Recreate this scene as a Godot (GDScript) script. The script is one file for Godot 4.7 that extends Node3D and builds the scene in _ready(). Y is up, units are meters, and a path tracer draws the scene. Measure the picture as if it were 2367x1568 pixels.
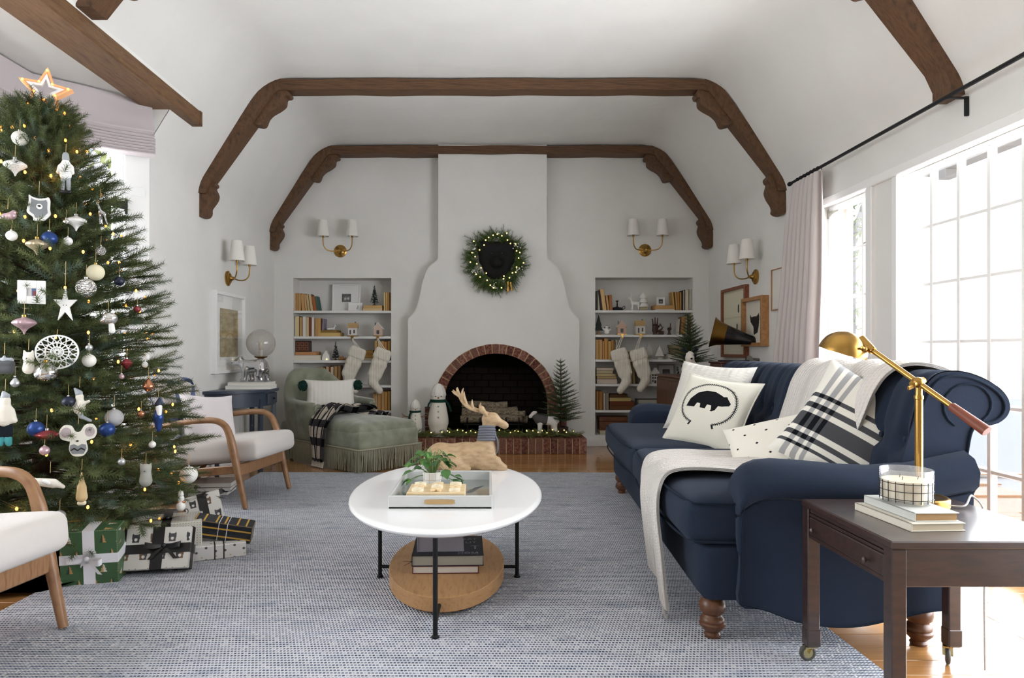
extends Node3D
# Living room with a Christmas tree. World: x right, y up, the room runs along -z; pt() turns (pixel, depth) into a point while laying things out.
const F := 1560.0
const CX := 1128.0
const CY := 812.0
const EYE := 1.1
var used := {}
var M := {}
var rng := RandomNumberGenerator.new()


class MB:
	var v := PackedVector3Array()
	var n := PackedVector3Array()
	var uv := PackedVector2Array()
	var idx := PackedInt32Array()
	var t := Transform3D()

	func at(o: Vector3, e := Vector3.ZERO) -> MB:
		t = Transform3D(Basis.from_euler(e * PI / 180.0), o)
		return self

	func quad(a: Vector3, b: Vector3, c: Vector3, d: Vector3, ua := Vector2(0, 0), ub := Vector2(1, 0), uc := Vector2(1, 1), ud := Vector2(0, 1)) -> void:
		a = t * a; b = t * b; c = t * c; d = t * d
		var nn := (c - a).cross(d - b)
		nn = nn.normalized() if nn.length_squared() > 1e-20 else Vector3.UP
		var k := v.size()
		v.append_array([a, b, c, d])
		n.append_array([nn, nn, nn, nn])
		uv.append_array([ua, ub, uc, ud])
		idx.append_array([k, k + 1, k + 2, k, k + 2, k + 3])

	func tri(a: Vector3, b: Vector3, c: Vector3) -> void:
		a = t * a; b = t * b; c = t * c
		var nn := (b - a).cross(c - a).normalized()
		var k := v.size()
		v.append_array([a, b, c])
		n.append_array([nn, nn, nn])
		uv.append_array([Vector2(0, 0), Vector2(1, 0), Vector2(0, 1)])
		idx.append_array([k, k + 1, k + 2])

	# smooth grid of (nu+1)*(nv+1) points, row by row in v; du x dv points outwards
	func grid(p: PackedVector3Array, nu: int, nv: int, wu := false, wv := false, us := 1.0, vs := 1.0) -> void:
		var k := v.size()
		var w := nu + 1
		var nr := PackedVector3Array()
		nr.resize(p.size())
		for j in nv:
			for i in nu:
				var a := j * w + i
				var c := a + w + 1
				var f := (p[c] - p[a]).cross(p[a + w] - p[a + 1])
				nr[a] += f; nr[a + 1] += f; nr[c] += f; nr[a + w] += f
				idx.append_array([k + a, k + a + 1, k + c, k + a, k + c, k + a + w])
		if wu:
			for j in nv + 1:
				var s := nr[j * w] + nr[j * w + nu]
				nr[j * w] = s; nr[j * w + nu] = s
		if wv:
			for i in w:
				var s := nr[i] + nr[nv * w + i]
				nr[i] = s; nr[nv * w + i] = s
		for j in [0, nv]:
			if p[j * w].is_equal_approx(p[j * w + nu / 2]):
				var s := Vector3.ZERO
				for i in w:
					s += nr[j * w + i]
				for i in w:
					nr[j * w + i] = s
		for j in nv + 1:
			for i in w:
				v.append(t * p[j * w + i])
				var q := t.basis * nr[j * w + i]
				n.append(q.normalized() if q.length_squared() > 1e-24 else Vector3.UP)
				uv.append(Vector2(us * i / nu, vs * j / nv))

	func fgrid(nu: int, nv: int, f: Callable, wu := false, wv := false, us := 1.0, vs := 1.0) -> void:
		var p := PackedVector3Array()
		for j in nv + 1:
			for i in nu + 1:
				p.append(f.call(float(i) / nu, float(j) / nv))
		grid(p, nu, nv, wu, wv, us, vs)

	func box(c: Vector3, s: Vector3, ch := 0.0) -> void:
		var h := s / 2
		ch = minf(ch, minf(h.x, minf(h.y, h.z)) * 0.9)
		var ax := [Vector3.RIGHT, Vector3.UP, Vector3.BACK]
		for a in 3:
			var b := (a + 1) % 3
			var d := (a + 2) % 3
			for sg in [1.0, -1.0]:
				var o: Vector3 = c + ax[a] * h[a] * sg
				var e1: Vector3 = ax[b] * (h[b] - ch)
				var e2: Vector3 = ax[d] * (h[d] - ch) * sg
				var w := 2 * h[b]
				var hh := 2 * h[d]
				if sg > 0:
					quad(o - e1 - e2, o + e1 - e2, o + e1 + e2, o - e1 + e2, Vector2(0, hh), Vector2(w, hh), Vector2(w, 0), Vector2(0, 0))
				else:
					quad(o - e1 - e2, o + e1 - e2, o + e1 + e2, o - e1 + e2, Vector2(0, 0), Vector2(w, 0), Vector2(w, hh), Vector2(0, hh))
		if ch <= 0.0:
			return
		for a in 3:
			var b := (a + 1) % 3
			var d := (a + 2) % 3
			for sb in [1.0, -1.0]:
				for sd in [1.0, -1.0]:
					var e: Vector3 = ax[a] * (h[a] - ch)
					var p: Vector3 = c + ax[b] * h[b] * sb + ax[d] * (h[d] - ch) * sd
					var q: Vector3 = c + ax[b] * (h[b] - ch) * sb + ax[d] * h[d] * sd
					if sb * sd > 0:
						quad(p - e, p + e, q + e, q - e) if false else quad(p + e, p - e, q - e, q + e) if (2 * e).cross(q - p).dot(p + q - 2 * c) < 0 else quad(p - e, p + e, q + e, q - e)
					else:
						quad(p + e, p - e, q - e, q + e) if (2 * e).cross(q - p).dot(p + q - 2 * c) < 0 else quad(p - e, p + e, q + e, q - e)
		for sx in [1.0, -1.0]:
			for sy in [1.0, -1.0]:
				for sz in [1.0, -1.0]:
					var s3 := Vector3(sx, sy, sz)
					var p := c + Vector3(h.x, h.y - ch, h.z - ch) * s3
					var q := c + Vector3(h.x - ch, h.y, h.z - ch) * s3
					var r := c + Vector3(h.x - ch, h.y - ch, h.z) * s3
					if sx * sy * sz > 0:
						tri(p, q, r)
					else:
						tri(p, r, q)

	func box2(a: Vector3, b: Vector3, ch := 0.0) -> void:
		box((a + b) / 2, (b - a).abs(), ch)

	# bar of rectangular section from a to b (w across, h along "up")
	func bar(a: Vector3, b: Vector3, w: float, h: float, ch := 0.0, up := Vector3.UP) -> void:
		var keep := t
		var y := (b - a).normalized()
		var x := up.cross(y)
		if x.length() < 0.01:
			x = Vector3.RIGHT.cross(y)
			if x.length() < 0.01: x = Vector3.FORWARD
		x = x.normalized()
		t = keep * Transform3D(Basis(x, y, x.cross(y)), (a + b) / 2)
		box(Vector3.ZERO, Vector3(w, (b - a).length(), h), ch)
		t = keep

	# profile of (radius, height), going up along the outside
	func lathe(pr: Array, seg := 24, sx := 1.0, sz := 1.0) -> void:
		var run := [pr[0]]
		for i in range(1, pr.size()):
			run.append(pr[i])
			var sharp := i == pr.size() - 1
			if not sharp:
				var d1: Vector2 = (pr[i] - pr[i - 1]).normalized()
				var d2: Vector2 = (pr[i + 1] - pr[i]).normalized()
				sharp = d1.dot(d2) < 0.72
			if sharp:
				var p := PackedVector3Array()
				for q: Vector2 in run:
					for k in seg + 1:
						var a := -TAU * k / seg
						p.append(Vector3(cos(a) * q.x * sx, q.y, sin(a) * q.x * sz))
				grid(p, seg, run.size() - 1, true)
				run = [pr[i]]

	func tube(path: PackedVector3Array, r, seg := 8, closed := false, flat := 1.0) -> void:
		var m := path.size()
		var p := PackedVector3Array()
		var up := Vector3.UP
		var last := Vector3.ZERO
		for j in m:
			var d: Vector3
			if closed:
				d = path[(j + 1) % m] - path[(j + m - 1) % m]
			else:
				d = path[mini(j + 1, m - 1)] - path[maxi(j - 1, 0)]
			d = d.normalized()
			if j == 0:
				up = Vector3.UP if absf(d.y) < 0.9 else Vector3.BACK
				last = up
			var x := last.cross(d)
			if x.length() < 1e-4: x = Vector3.RIGHT
			x = x.normalized()
			var y := d.cross(x)
			last = y
			var rr: float = r[j] if r is Array or r is PackedFloat32Array else r
			for k in seg + 1:
				var a := TAU * k / seg
				p.append(path[j] + (x * cos(a) + y * sin(a) * flat) * rr)
		if closed:
			for k in seg + 1:
				p.append(p[k])
			grid(p, seg, m, true, true)
		else:
			grid(p, seg, m - 1, true)
			for e in [0, m - 1]:
				var ring := PackedVector3Array()
				for k in seg + 1:
					ring.append(path[e])
				for k in seg + 1:
					ring.append(p[e * (seg + 1) + k])
				if e == 0:
					grid(ring, seg, 1, true)
				else:
					ring.reverse()
					var r2 := PackedVector3Array()
					for k in seg + 1: r2.append(ring[k])
					for k in seg + 1: r2.append(path[e])
					# outer ring first, reversed order keeps it facing outwards
					r2 = PackedVector3Array()
					for k in seg + 1: r2.append(p[e * (seg + 1) + k])
					for k in seg + 1: r2.append(path[e])
					grid(r2, seg, 1, true)

	# polygon in xy, extruded from z0 to z1
	func extrude(poly: PackedVector2Array, z0: float, z1: float, soft := 0.8) -> void:
		var area := 0.0
		var m := poly.size()
		for i in m:
			area += poly[i].cross(poly[(i + 1) % m])
		if area < 0:
			poly = poly.duplicate()
			poly.reverse()
		var tr := Geometry2D.triangulate_polygon(poly)
		for side in 2:
			var k := v.size()
			var nn := (t.basis * (Vector3.BACK if side else Vector3.FORWARD)).normalized()
			for q in poly:
				v.append(t * Vector3(q.x, q.y, z1 if side else z0))
				n.append(nn)
				uv.append(q)
			for i in range(0, tr.size(), 3):
				var a := poly[tr[i]]
				var ccw := (poly[tr[i + 1]] - a).cross(poly[tr[i + 2]] - a) > 0
				if ccw == (side == 1):
					idx.append_array([k + tr[i], k + tr[i + 1], k + tr[i + 2]])
				else:
					idx.append_array([k + tr[i], k + tr[i + 2], k + tr[i + 1]])
		var nm := []
		for i in m:
			var d := (poly[(i + 1) % m] - poly[i]).normalized()
			nm.append(Vector2(d.y, -d.x))
		for i in m:
			var a := poly[i]
			var b := poly[(i + 1) % m]
			var n0: Vector2 = nm[i]
			var na := n0
			var nb := n0
			var pn: Vector2 = nm[(i + m - 1) % m]
			var fn: Vector2 = nm[(i + 1) % m]
			if pn.dot(n0) > soft: na = (pn + n0).normalized()
			if fn.dot(n0) > soft: nb = (fn + n0).normalized()
			var k := v.size()
			v.append_array([t * Vector3(a.x, a.y, z0), t * Vector3(b.x, b.y, z0), t * Vector3(b.x, b.y, z1), t * Vector3(a.x, a.y, z1)])
			var wa := t.basis * Vector3(na.x, na.y, 0)
			var wb := t.basis * Vector3(nb.x, nb.y, 0)
			n.append_array([wa.normalized(), wb.normalized(), wb.normalized(), wa.normalized()])
			var l := a.distance_to(b)
			uv.append_array([Vector2(0, z0), Vector2(l, z0), Vector2(l, z1), Vector2(0, z1)])
			idx.append_array([k, k + 1, k + 2, k, k + 2, k + 3])

	func ball(c: Vector3, r: Vector3, seg := 16, rings := 10) -> void:
		var p := PackedVector3Array()
		for j in rings + 1:
			var b := -PI / 2 + PI * j / rings
			for i in seg + 1:
				var a := -TAU * i / seg
				p.append(c + Vector3(cos(a) * cos(b), sin(b), sin(a) * cos(b)) * r)
		grid(p, seg, rings, true)

	# a box with rounded edges whose faces swell by crown
	func soft(c: Vector3, s: Vector3, r: float, crown: Vector3, m := 12) -> void:
		var h := s / 2
		var ax := [Vector3.RIGHT, Vector3.UP, Vector3.BACK]
		r = minf(r, minf(h.x, minf(h.y, h.z)))
		var inner := h - Vector3(r, r, r)
		for a in 3:
			var b := (a + 1) % 3
			var d := (a + 2) % 3
			for sg in [1.0, -1.0]:
				var p := PackedVector3Array()
				for j in m + 1:
					for i in m + 1:
						var x := sin((2.0 * i / m - 1) * PI / 2)
						var y := sin((2.0 * j / m - 1) * PI / 2)
						var q: Vector3 = ax[a] * h[a] * sg + ax[b] * h[b] * x + ax[d] * h[d] * y * sg
						var k := q.clamp(-inner, inner)
						var o := (q - k)
						q = k + (o.normalized() * r if o.length() > 1e-9 else Vector3.ZERO)
						var e := q / h
						q += Vector3(signf(e.x) * pow(absf(e.x), 3) * crown.x * (1 - e.y * e.y) * (1 - e.z * e.z), signf(e.y) * pow(absf(e.y), 3) * crown.y * (1 - e.x * e.x) * (1 - e.z * e.z), signf(e.z) * pow(absf(e.z), 3) * crown.z * (1 - e.y * e.y) * (1 - e.x * e.x))
						p.append(c + q)
				var k0 := v.size()
				grid(p, m, m)
				# normals at the seams follow the rounded shape
				for j in m + 1:
					for i in m + 1:
						if i == 0 or j == 0 or i == m or j == m:
							var q2 := p[j * (m + 1) + i] - c
							var kk := q2.clamp(-inner, inner)
							var o2 := q2 - kk
							if o2.length() > 1e-6:
								n[k0 + j * (m + 1) + i] = (t.basis * o2).normalized()

	# cushion in the xy plane, thick along z, with pulled-out corners
	func pillow(w: float, h: float, th: float, m := 22, pull := 0.10, sag := 0.0) -> void:
		for sg in [1.0, -1.0]:
			var p := PackedVector3Array()
			for j in m + 1:
				for i in m + 1:
					var x := 2.0 * i / m - 1
					var y := 2.0 * j / m - 1
					var ex := 1.0 - pull * (1 - y * y) * x * x
					var ey := 1.0 - pull * (1 - x * x) * y * y
					var z := th / 2 * pow(maxf(0.0, (1 - x * x) * (1 - y * y)), 0.42)
					z += 0.012 * sin(x * 9 + y * 4) * (1 - x * x) * (1 - y * y) * absf(x * y) * 2.0
					p.append(Vector3(x * ex * w / 2 * sg, y * ey * h / 2 - sag * (1 - x * x) * (y + 1) * 0.5, z * sg))
			grid(p, m, m)
			for k in range(uv.size() - (m + 1) * (m + 1), uv.size()):
				uv[k].y = 1.0 - uv[k].y
			if sg < 0:
				for k in range(uv.size() - (m + 1) * (m + 1), uv.size()):
					uv[k].x = 1.0 - uv[k].x

	# surface nets round tapered capsules [a, b, ra, rb] joined with a smooth minimum; a fifth entry -1 carves
	func nets(bones: Array, cell: float, k: float) -> void:
		var lo := Vector3.INF
		var hi := -Vector3.INF
		for b in bones:
			if b.size() > 4: continue
			var r := maxf(b[2], b[3])
			for e in 2:
				lo = lo.min(b[e] - Vector3.ONE * r)
				hi = hi.max(b[e] + Vector3.ONE * r)
		lo -= Vector3.ONE * (cell * 2 + k * 0.3)
		hi += Vector3.ONE * (cell * 2 + k * 0.3)
		var nx := int((hi.x - lo.x) / cell) + 2
		var ny := int((hi.y - lo.y) / cell) + 2
		var nz := int((hi.z - lo.z) / cell) + 2
		var f := PackedFloat32Array()
		f.resize(nx * ny * nz)
		f.fill(1.0)
		for b in bones:
			var a: Vector3 = b[0]
			var ab: Vector3 = b[1] - a
			var ra: float = b[2]
			var dr: float = b[3] - ra
			var l2 := maxf(ab.length_squared(), 1e-12)
			var mr := maxf(ra, ra + dr) + k + cell * 2
			var l0 := (a.min(b[1]) - Vector3.ONE * mr - lo) / cell
			var h0 := (a.max(b[1]) + Vector3.ONE * mr - lo) / cell
			var carve: bool = b.size() > 4
			for z in range(maxi(0, int(l0.z)), mini(nz, int(h0.z) + 1)):
				for y in range(maxi(0, int(l0.y)), mini(ny, int(h0.y) + 1)):
					var at_i := (z * ny + y) * nx
					for x in range(maxi(0, int(l0.x)), mini(nx, int(h0.x) + 1)):
						var q := lo + Vector3(x, y, z) * cell - a
						var s := clampf(q.dot(ab) / l2, 0.0, 1.0)
						var d := (q - ab * s).length() - ra - dr * s
						var g := f[at_i + x]
						if carve:
							f[at_i + x] = maxf(g, -d)
						else:
							var hh := maxf(k - absf(g - d), 0.0) / k
							f[at_i + x] = minf(g, d) - hh * hh * k * 0.25
		var id := {}
		var pts := PackedVector3Array()
		var off := [0, 1, nx, nx + 1, nx * ny, nx * ny + 1, nx * ny + nx, nx * ny + nx + 1]
		var ed := [[0, 1], [2, 3], [4, 5], [6, 7], [0, 2], [1, 3], [4, 6], [5, 7], [0, 4], [1, 5], [2, 6], [3, 7]]
		for z in nz - 1:
			for y in ny - 1:
				for x in nx - 1:
					var o := (z * ny + y) * nx + x
					var s0 := f[o] < 0.0
					if (f[o + 1] < 0.0) == s0 and (f[o + nx] < 0.0) == s0 and (f[o + nx + 1] < 0.0) == s0 and (f[o + nx * ny] < 0.0) == s0 and (f[o + nx * ny + 1] < 0.0) == s0 and (f[o + nx * ny + nx] < 0.0) == s0 and (f[o + nx * ny + nx + 1] < 0.0) == s0:
						continue
					var sum := Vector3.ZERO
					var cnt := 0
					for e in ed:
						var fa := f[o + off[e[0]]]
						var fb := f[o + off[e[1]]]
						if (fa < 0.0) != (fb < 0.0):
							var tt := fa / (fa - fb)
							var pa := Vector3(e[0] & 1, (e[0] >> 1) & 1, e[0] >> 2)
							var pb := Vector3(e[1] & 1, (e[1] >> 1) & 1, e[1] >> 2)
							sum += pa.lerp(pb, tt)
							cnt += 1
					id[o] = pts.size()
					pts.append(lo + (Vector3(x, y, z) + sum / cnt) * cell)
		var nr := PackedVector3Array()
		nr.resize(pts.size())
		var k0 := v.size()
		var st := [1, nx, nx * ny]
		for o: int in id.keys():
			for a in 3:
				var b: int = st[(a + 1) % 3]
				var c: int = st[(a + 2) % 3]
				var f0 := f[o] < 0.0
				if f0 == (f[o + st[a]] < 0.0): continue
				if not (id.has(o - b) and id.has(o - c) and id.has(o - b - c)): continue
				var q := [id[o], id[o - b], id[o - b - c], id[o - c]]
				if not f0: q.reverse()
				var fn := (pts[q[2]] - pts[q[0]]).cross(pts[q[3]] - pts[q[1]])
				for e in q: nr[e] += fn
				idx.append_array([k0 + q[0], k0 + q[1], k0 + q[2], k0 + q[0], k0 + q[2], k0 + q[3]])
		for i in pts.size():
			v.append(t * pts[i])
			n.append((t.basis * nr[i]).normalized())
			uv.append(Vector2(pts[i].x, pts[i].y))

	func mesh() -> ArrayMesh:
		var ix := PackedInt32Array()
		ix.resize(idx.size())
		for i in range(0, idx.size(), 3):
			ix[i] = idx[i]; ix[i + 1] = idx[i + 2]; ix[i + 2] = idx[i + 1]
		var arr := []
		arr.resize(Mesh.ARRAY_MAX)
		arr[Mesh.ARRAY_VERTEX] = v
		arr[Mesh.ARRAY_NORMAL] = n
		arr[Mesh.ARRAY_TEX_UV] = uv
		arr[Mesh.ARRAY_INDEX] = ix
		var m := ArrayMesh.new()
		m.add_surface_from_arrays(Mesh.PRIMITIVE_TRIANGLES, arr)
		return m


func pt(px: float, py: float, d: float) -> Vector3:
	return Vector3((px - CX) / F * d, EYE - (py - CY) / F * d, -d)

func V(x: float, y: float, z: float) -> Vector3:
	return Vector3(x, y, z)

func P2(a: Array) -> PackedVector2Array:
	var r := PackedVector2Array()
	for i in range(0, a.size(), 2):
		r.append(Vector2(a[i], a[i + 1]))
	return r

func P3(a: Array) -> PackedVector3Array:
	var r := PackedVector3Array()
	for q: Vector3 in a: r.append(q)
	return r

func smooth_path(a: Array, sub := 6, closed := false) -> PackedVector3Array:
	var r := PackedVector3Array()
	var m := a.size()
	var last := m if closed else m - 1
	for i in last:
		var p0: Vector3 = a[(i - 1 + m) % m] if closed or i > 0 else a[0]
		var p1: Vector3 = a[i]
		var p2: Vector3 = a[(i + 1) % m]
		var p3: Vector3 = a[(i + 2) % m] if closed or i + 2 < m else a[m - 1]
		for k in sub:
			r.append(p1.cubic_interpolate(p2, p0, p3, float(k) / sub))
	if not closed: r.append(a[m - 1])
	return r

func smooth2(a: PackedVector2Array, sub := 4) -> PackedVector2Array:
	var r := PackedVector2Array()
	var m := a.size()
	for i in m:
		for k in sub:
			r.append(a[i].cubic_interpolate(a[(i + 1) % m], a[(i - 1 + m) % m], a[(i + 2) % m], float(k) / sub))
	return r

func circle2(c: Vector2, rx: float, ry: float, seg := 32) -> PackedVector2Array:
	var r := PackedVector2Array()
	for i in seg:
		r.append(c + Vector2(cos(TAU * i / seg) * rx, sin(TAU * i / seg) * ry))
	return r

func numbered(s: String) -> String:
	used[s] = used.get(s, -1) + 1
	return s if used[s] == 0 else "%s_%03d" % [s, used[s]]

func tag(o: Node, label: String, category: String, group := "") -> Node:
	o.set_meta("label", label)
	o.set_meta("category", category)
	if group: o.set_meta("group", group)
	return o

func thing(called: String, label: String, category: String, at := Vector3.ZERO, turn := 0.0, group := "") -> Node3D:
	var o := Node3D.new()
	o.name = numbered(called)
	add_child(o)
	o.position = at
	o.rotation_degrees.y = turn
	tag(o, label, category, group)
	return o

func put(called: String, mesh: Mesh, m: Material, parent: Node, at := Vector3.ZERO, e := Vector3.ZERO) -> MeshInstance3D:
	var o := MeshInstance3D.new()
	o.name = called
	o.mesh = mesh
	o.material_override = m
	o.position = at
	o.rotation_degrees = e
	parent.add_child(o, true)
	return o

func part(called: String, b: MB, m: Material, parent: Node) -> MeshInstance3D:
	return put(called, b.mesh(), m, parent)

func single(called: String, b: MB, m: Material, label: String, category: String, group := "", at := Vector3.ZERO, e := Vector3.ZERO) -> MeshInstance3D:
	var o := put(numbered(called), b.mesh(), m, self, at, e)
	tag(o, label, category, group)
	return o

func struct(called: String, b: MB, m: Material, parent: Node = null) -> MeshInstance3D:
	var o := put(called if parent else numbered(called), b.mesh(), m, parent if parent else self)
	if parent == null: o.set_meta("kind", "structure")
	return o

func copies(called: String, mesh: Mesh, m: Material, where: Array, parent: Node, colors := []) -> MultiMeshInstance3D:
	var mm := MultiMesh.new()
	mm.transform_format = MultiMesh.TRANSFORM_3D
	mm.use_colors = colors.size() > 0
	mm.mesh = mesh
	mm.instance_count = where.size()
	for i in where.size():
		mm.set_instance_transform(i, where[i])
		if colors.size(): mm.set_instance_color(i, colors[i])
	var o := MultiMeshInstance3D.new()
	o.name = called
	o.multimesh = mm
	o.material_override = m
	o.set_meta("kind", "stuff")
	parent.add_child(o, true)
	return o

func C(hex: String) -> Color:
	return Color(hex)

func mat(key: String, c: Color, rough := 0.6, metal := 0.0, spec := 0.5) -> StandardMaterial3D:
	if not M.has(key):
		var m := StandardMaterial3D.new()
		m.resource_name = key
		m.albedo_color = c
		m.roughness = rough
		m.metallic = metal
		m.metallic_specular = spec
		M[key] = m
	return M[key]

func noise_tex(sd: int, freq: float, ramp: Array, size := 256, kind := FastNoiseLite.TYPE_SIMPLEX_SMOOTH, oct := 4, normal := false, bump := 4.0) -> NoiseTexture2D:
	var fn := FastNoiseLite.new()
	fn.seed = sd
	fn.noise_type = kind
	fn.frequency = freq
	fn.fractal_octaves = oct
	var tx := NoiseTexture2D.new()
	tx.width = size
	tx.height = size
	tx.seamless = true
	tx.noise = fn
	if normal:
		tx.as_normal_map = true
		tx.bump_strength = bump
	if ramp.size():
		var g := Gradient.new()
		var off := PackedFloat32Array()
		var cs := PackedColorArray()
		for i in ramp.size():
			off.append(float(i) / maxi(1, ramp.size() - 1))
			cs.append(ramp[i])
		g.offsets = off
		g.colors = cs
		tx.color_ramp = g
	return tx

func tri_planar(m: StandardMaterial3D, scale: Vector3, world := false) -> StandardMaterial3D:
	m.uv1_triplanar = true
	m.uv1_world_triplanar = world
	m.uv1_scale = scale
	m.uv1_triplanar_sharpness = 4.0
	return m

# wood whose grain runs along the axis in which "scale" is small
func wood(key: String, ramp: Array, scale: Vector3, rough := 0.5, world := false, bump := 0.0) -> StandardMaterial3D:
	var m := mat(key, Color.WHITE, rough)
	if m.albedo_texture == null:
		m.albedo_texture = noise_tex(key.hash() % 1000, 0.02, ramp, 256)
		tri_planar(m, scale, world)
		if bump > 0.0:
			m.heightmap_enabled = true
			m.heightmap_texture = noise_tex(key.hash() % 1000 + 7, 0.03, [], 256)
			m.heightmap_scale = bump
	return m

func image_tex(w: int, h: int, f: Callable) -> ImageTexture:
	var im := Image.create(w, h, false, Image.FORMAT_RGBA8)
	for y in h:
		for x in w:
			im.set_pixel(x, y, f.call(x, y))
	return ImageTexture.create_from_image(im)

func bump_of(m: StandardMaterial3D, tx: Texture2D, cm: float) -> StandardMaterial3D:
	m.heightmap_enabled = true
	m.heightmap_texture = tx
	m.heightmap_scale = cm
	return m


func _ready() -> void:
	rng.seed = 11
	# --- camera, sky, exposure
	var cam := Camera3D.new()
	cam.name = "camera"
	cam.projection = Camera3D.PROJECTION_FRUSTUM
	cam.near = 0.05
	cam.far = 120.0
	cam.size = 1568.0 / F * cam.near
	cam.frustum_offset = Vector2((1183.5 - CX) / F, (CY - 784.0) / F) * cam.near
	add_child(cam)
	cam.position = Vector3(0, EYE, 0)
	var sky := ProceduralSkyMaterial.new()
	sky.sky_top_color = Color(0.80, 0.88, 1.0)
	sky.sky_horizon_color = Color(1.0, 0.99, 0.96)
	sky.sky_curve = 0.35
	sky.ground_bottom_color = Color(0.80, 0.79, 0.76)
	sky.ground_horizon_color = Color(0.97, 0.96, 0.93)
	sky.sky_energy_multiplier = 1.0
	var env := Environment.new()
	env.background_mode = Environment.BG_SKY
	env.sky = Sky.new()
	env.sky.sky_material = sky
	env.background_energy_multiplier = 1.9
	env.tonemap_mode = Environment.TONE_MAPPER_LINEAR
	env.tonemap_exposure = 0.98
	env.sdfgi_enabled = true
	env.ssao_enabled = true
	env.ssil_enabled = true
	var we := WorldEnvironment.new()
	we.name = "world_environment"
	we.environment = env
	add_child(we)
	# daylight coming in at each window: a soft light as large as the glass, just outside it
	for e in [[V(2.80, 1.12, -2.60), -90.0, 3.2, 2.1], [V(2.80, 1.12, -4.81), -90.0, 0.62, 2.05], [V(-3.13, 1.5, -2.77), 90.0, 2.1, 2.0], [V(-2.83, 1.5, -4.68), 45.0, 0.5, 2.0], [V(-2.83, 1.5, -1.35), 135.0, 0.5, 2.0]]:
		var al := AreaLight3D.new()
		al.name = "daylight"
		al.area_size = Vector2(e[2], e[3])
		al.light_color = Color(0.97, 0.985, 1.0)
		al.light_energy = 5.2 * e[2] * e[3]
		al.area_range = 14.0
		al.area_attenuation = 2.0
		al.shadow_enabled = true
		add_child(al, true)
		al.position = e[0]
		al.rotation_degrees.y = -e[1]
	materials()
	room()
	windows()
	beams()
	fireplace()
	outdoors()
	rug_and_floor()
	sofa()
	coffee_table()
	armchairs()
	chaise()
	side_table()
	console_table()
	corner_cabinet()
	wall_things()
	bookshelves()
	hearth_things()
	christmas_tree()
	presents()


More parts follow.
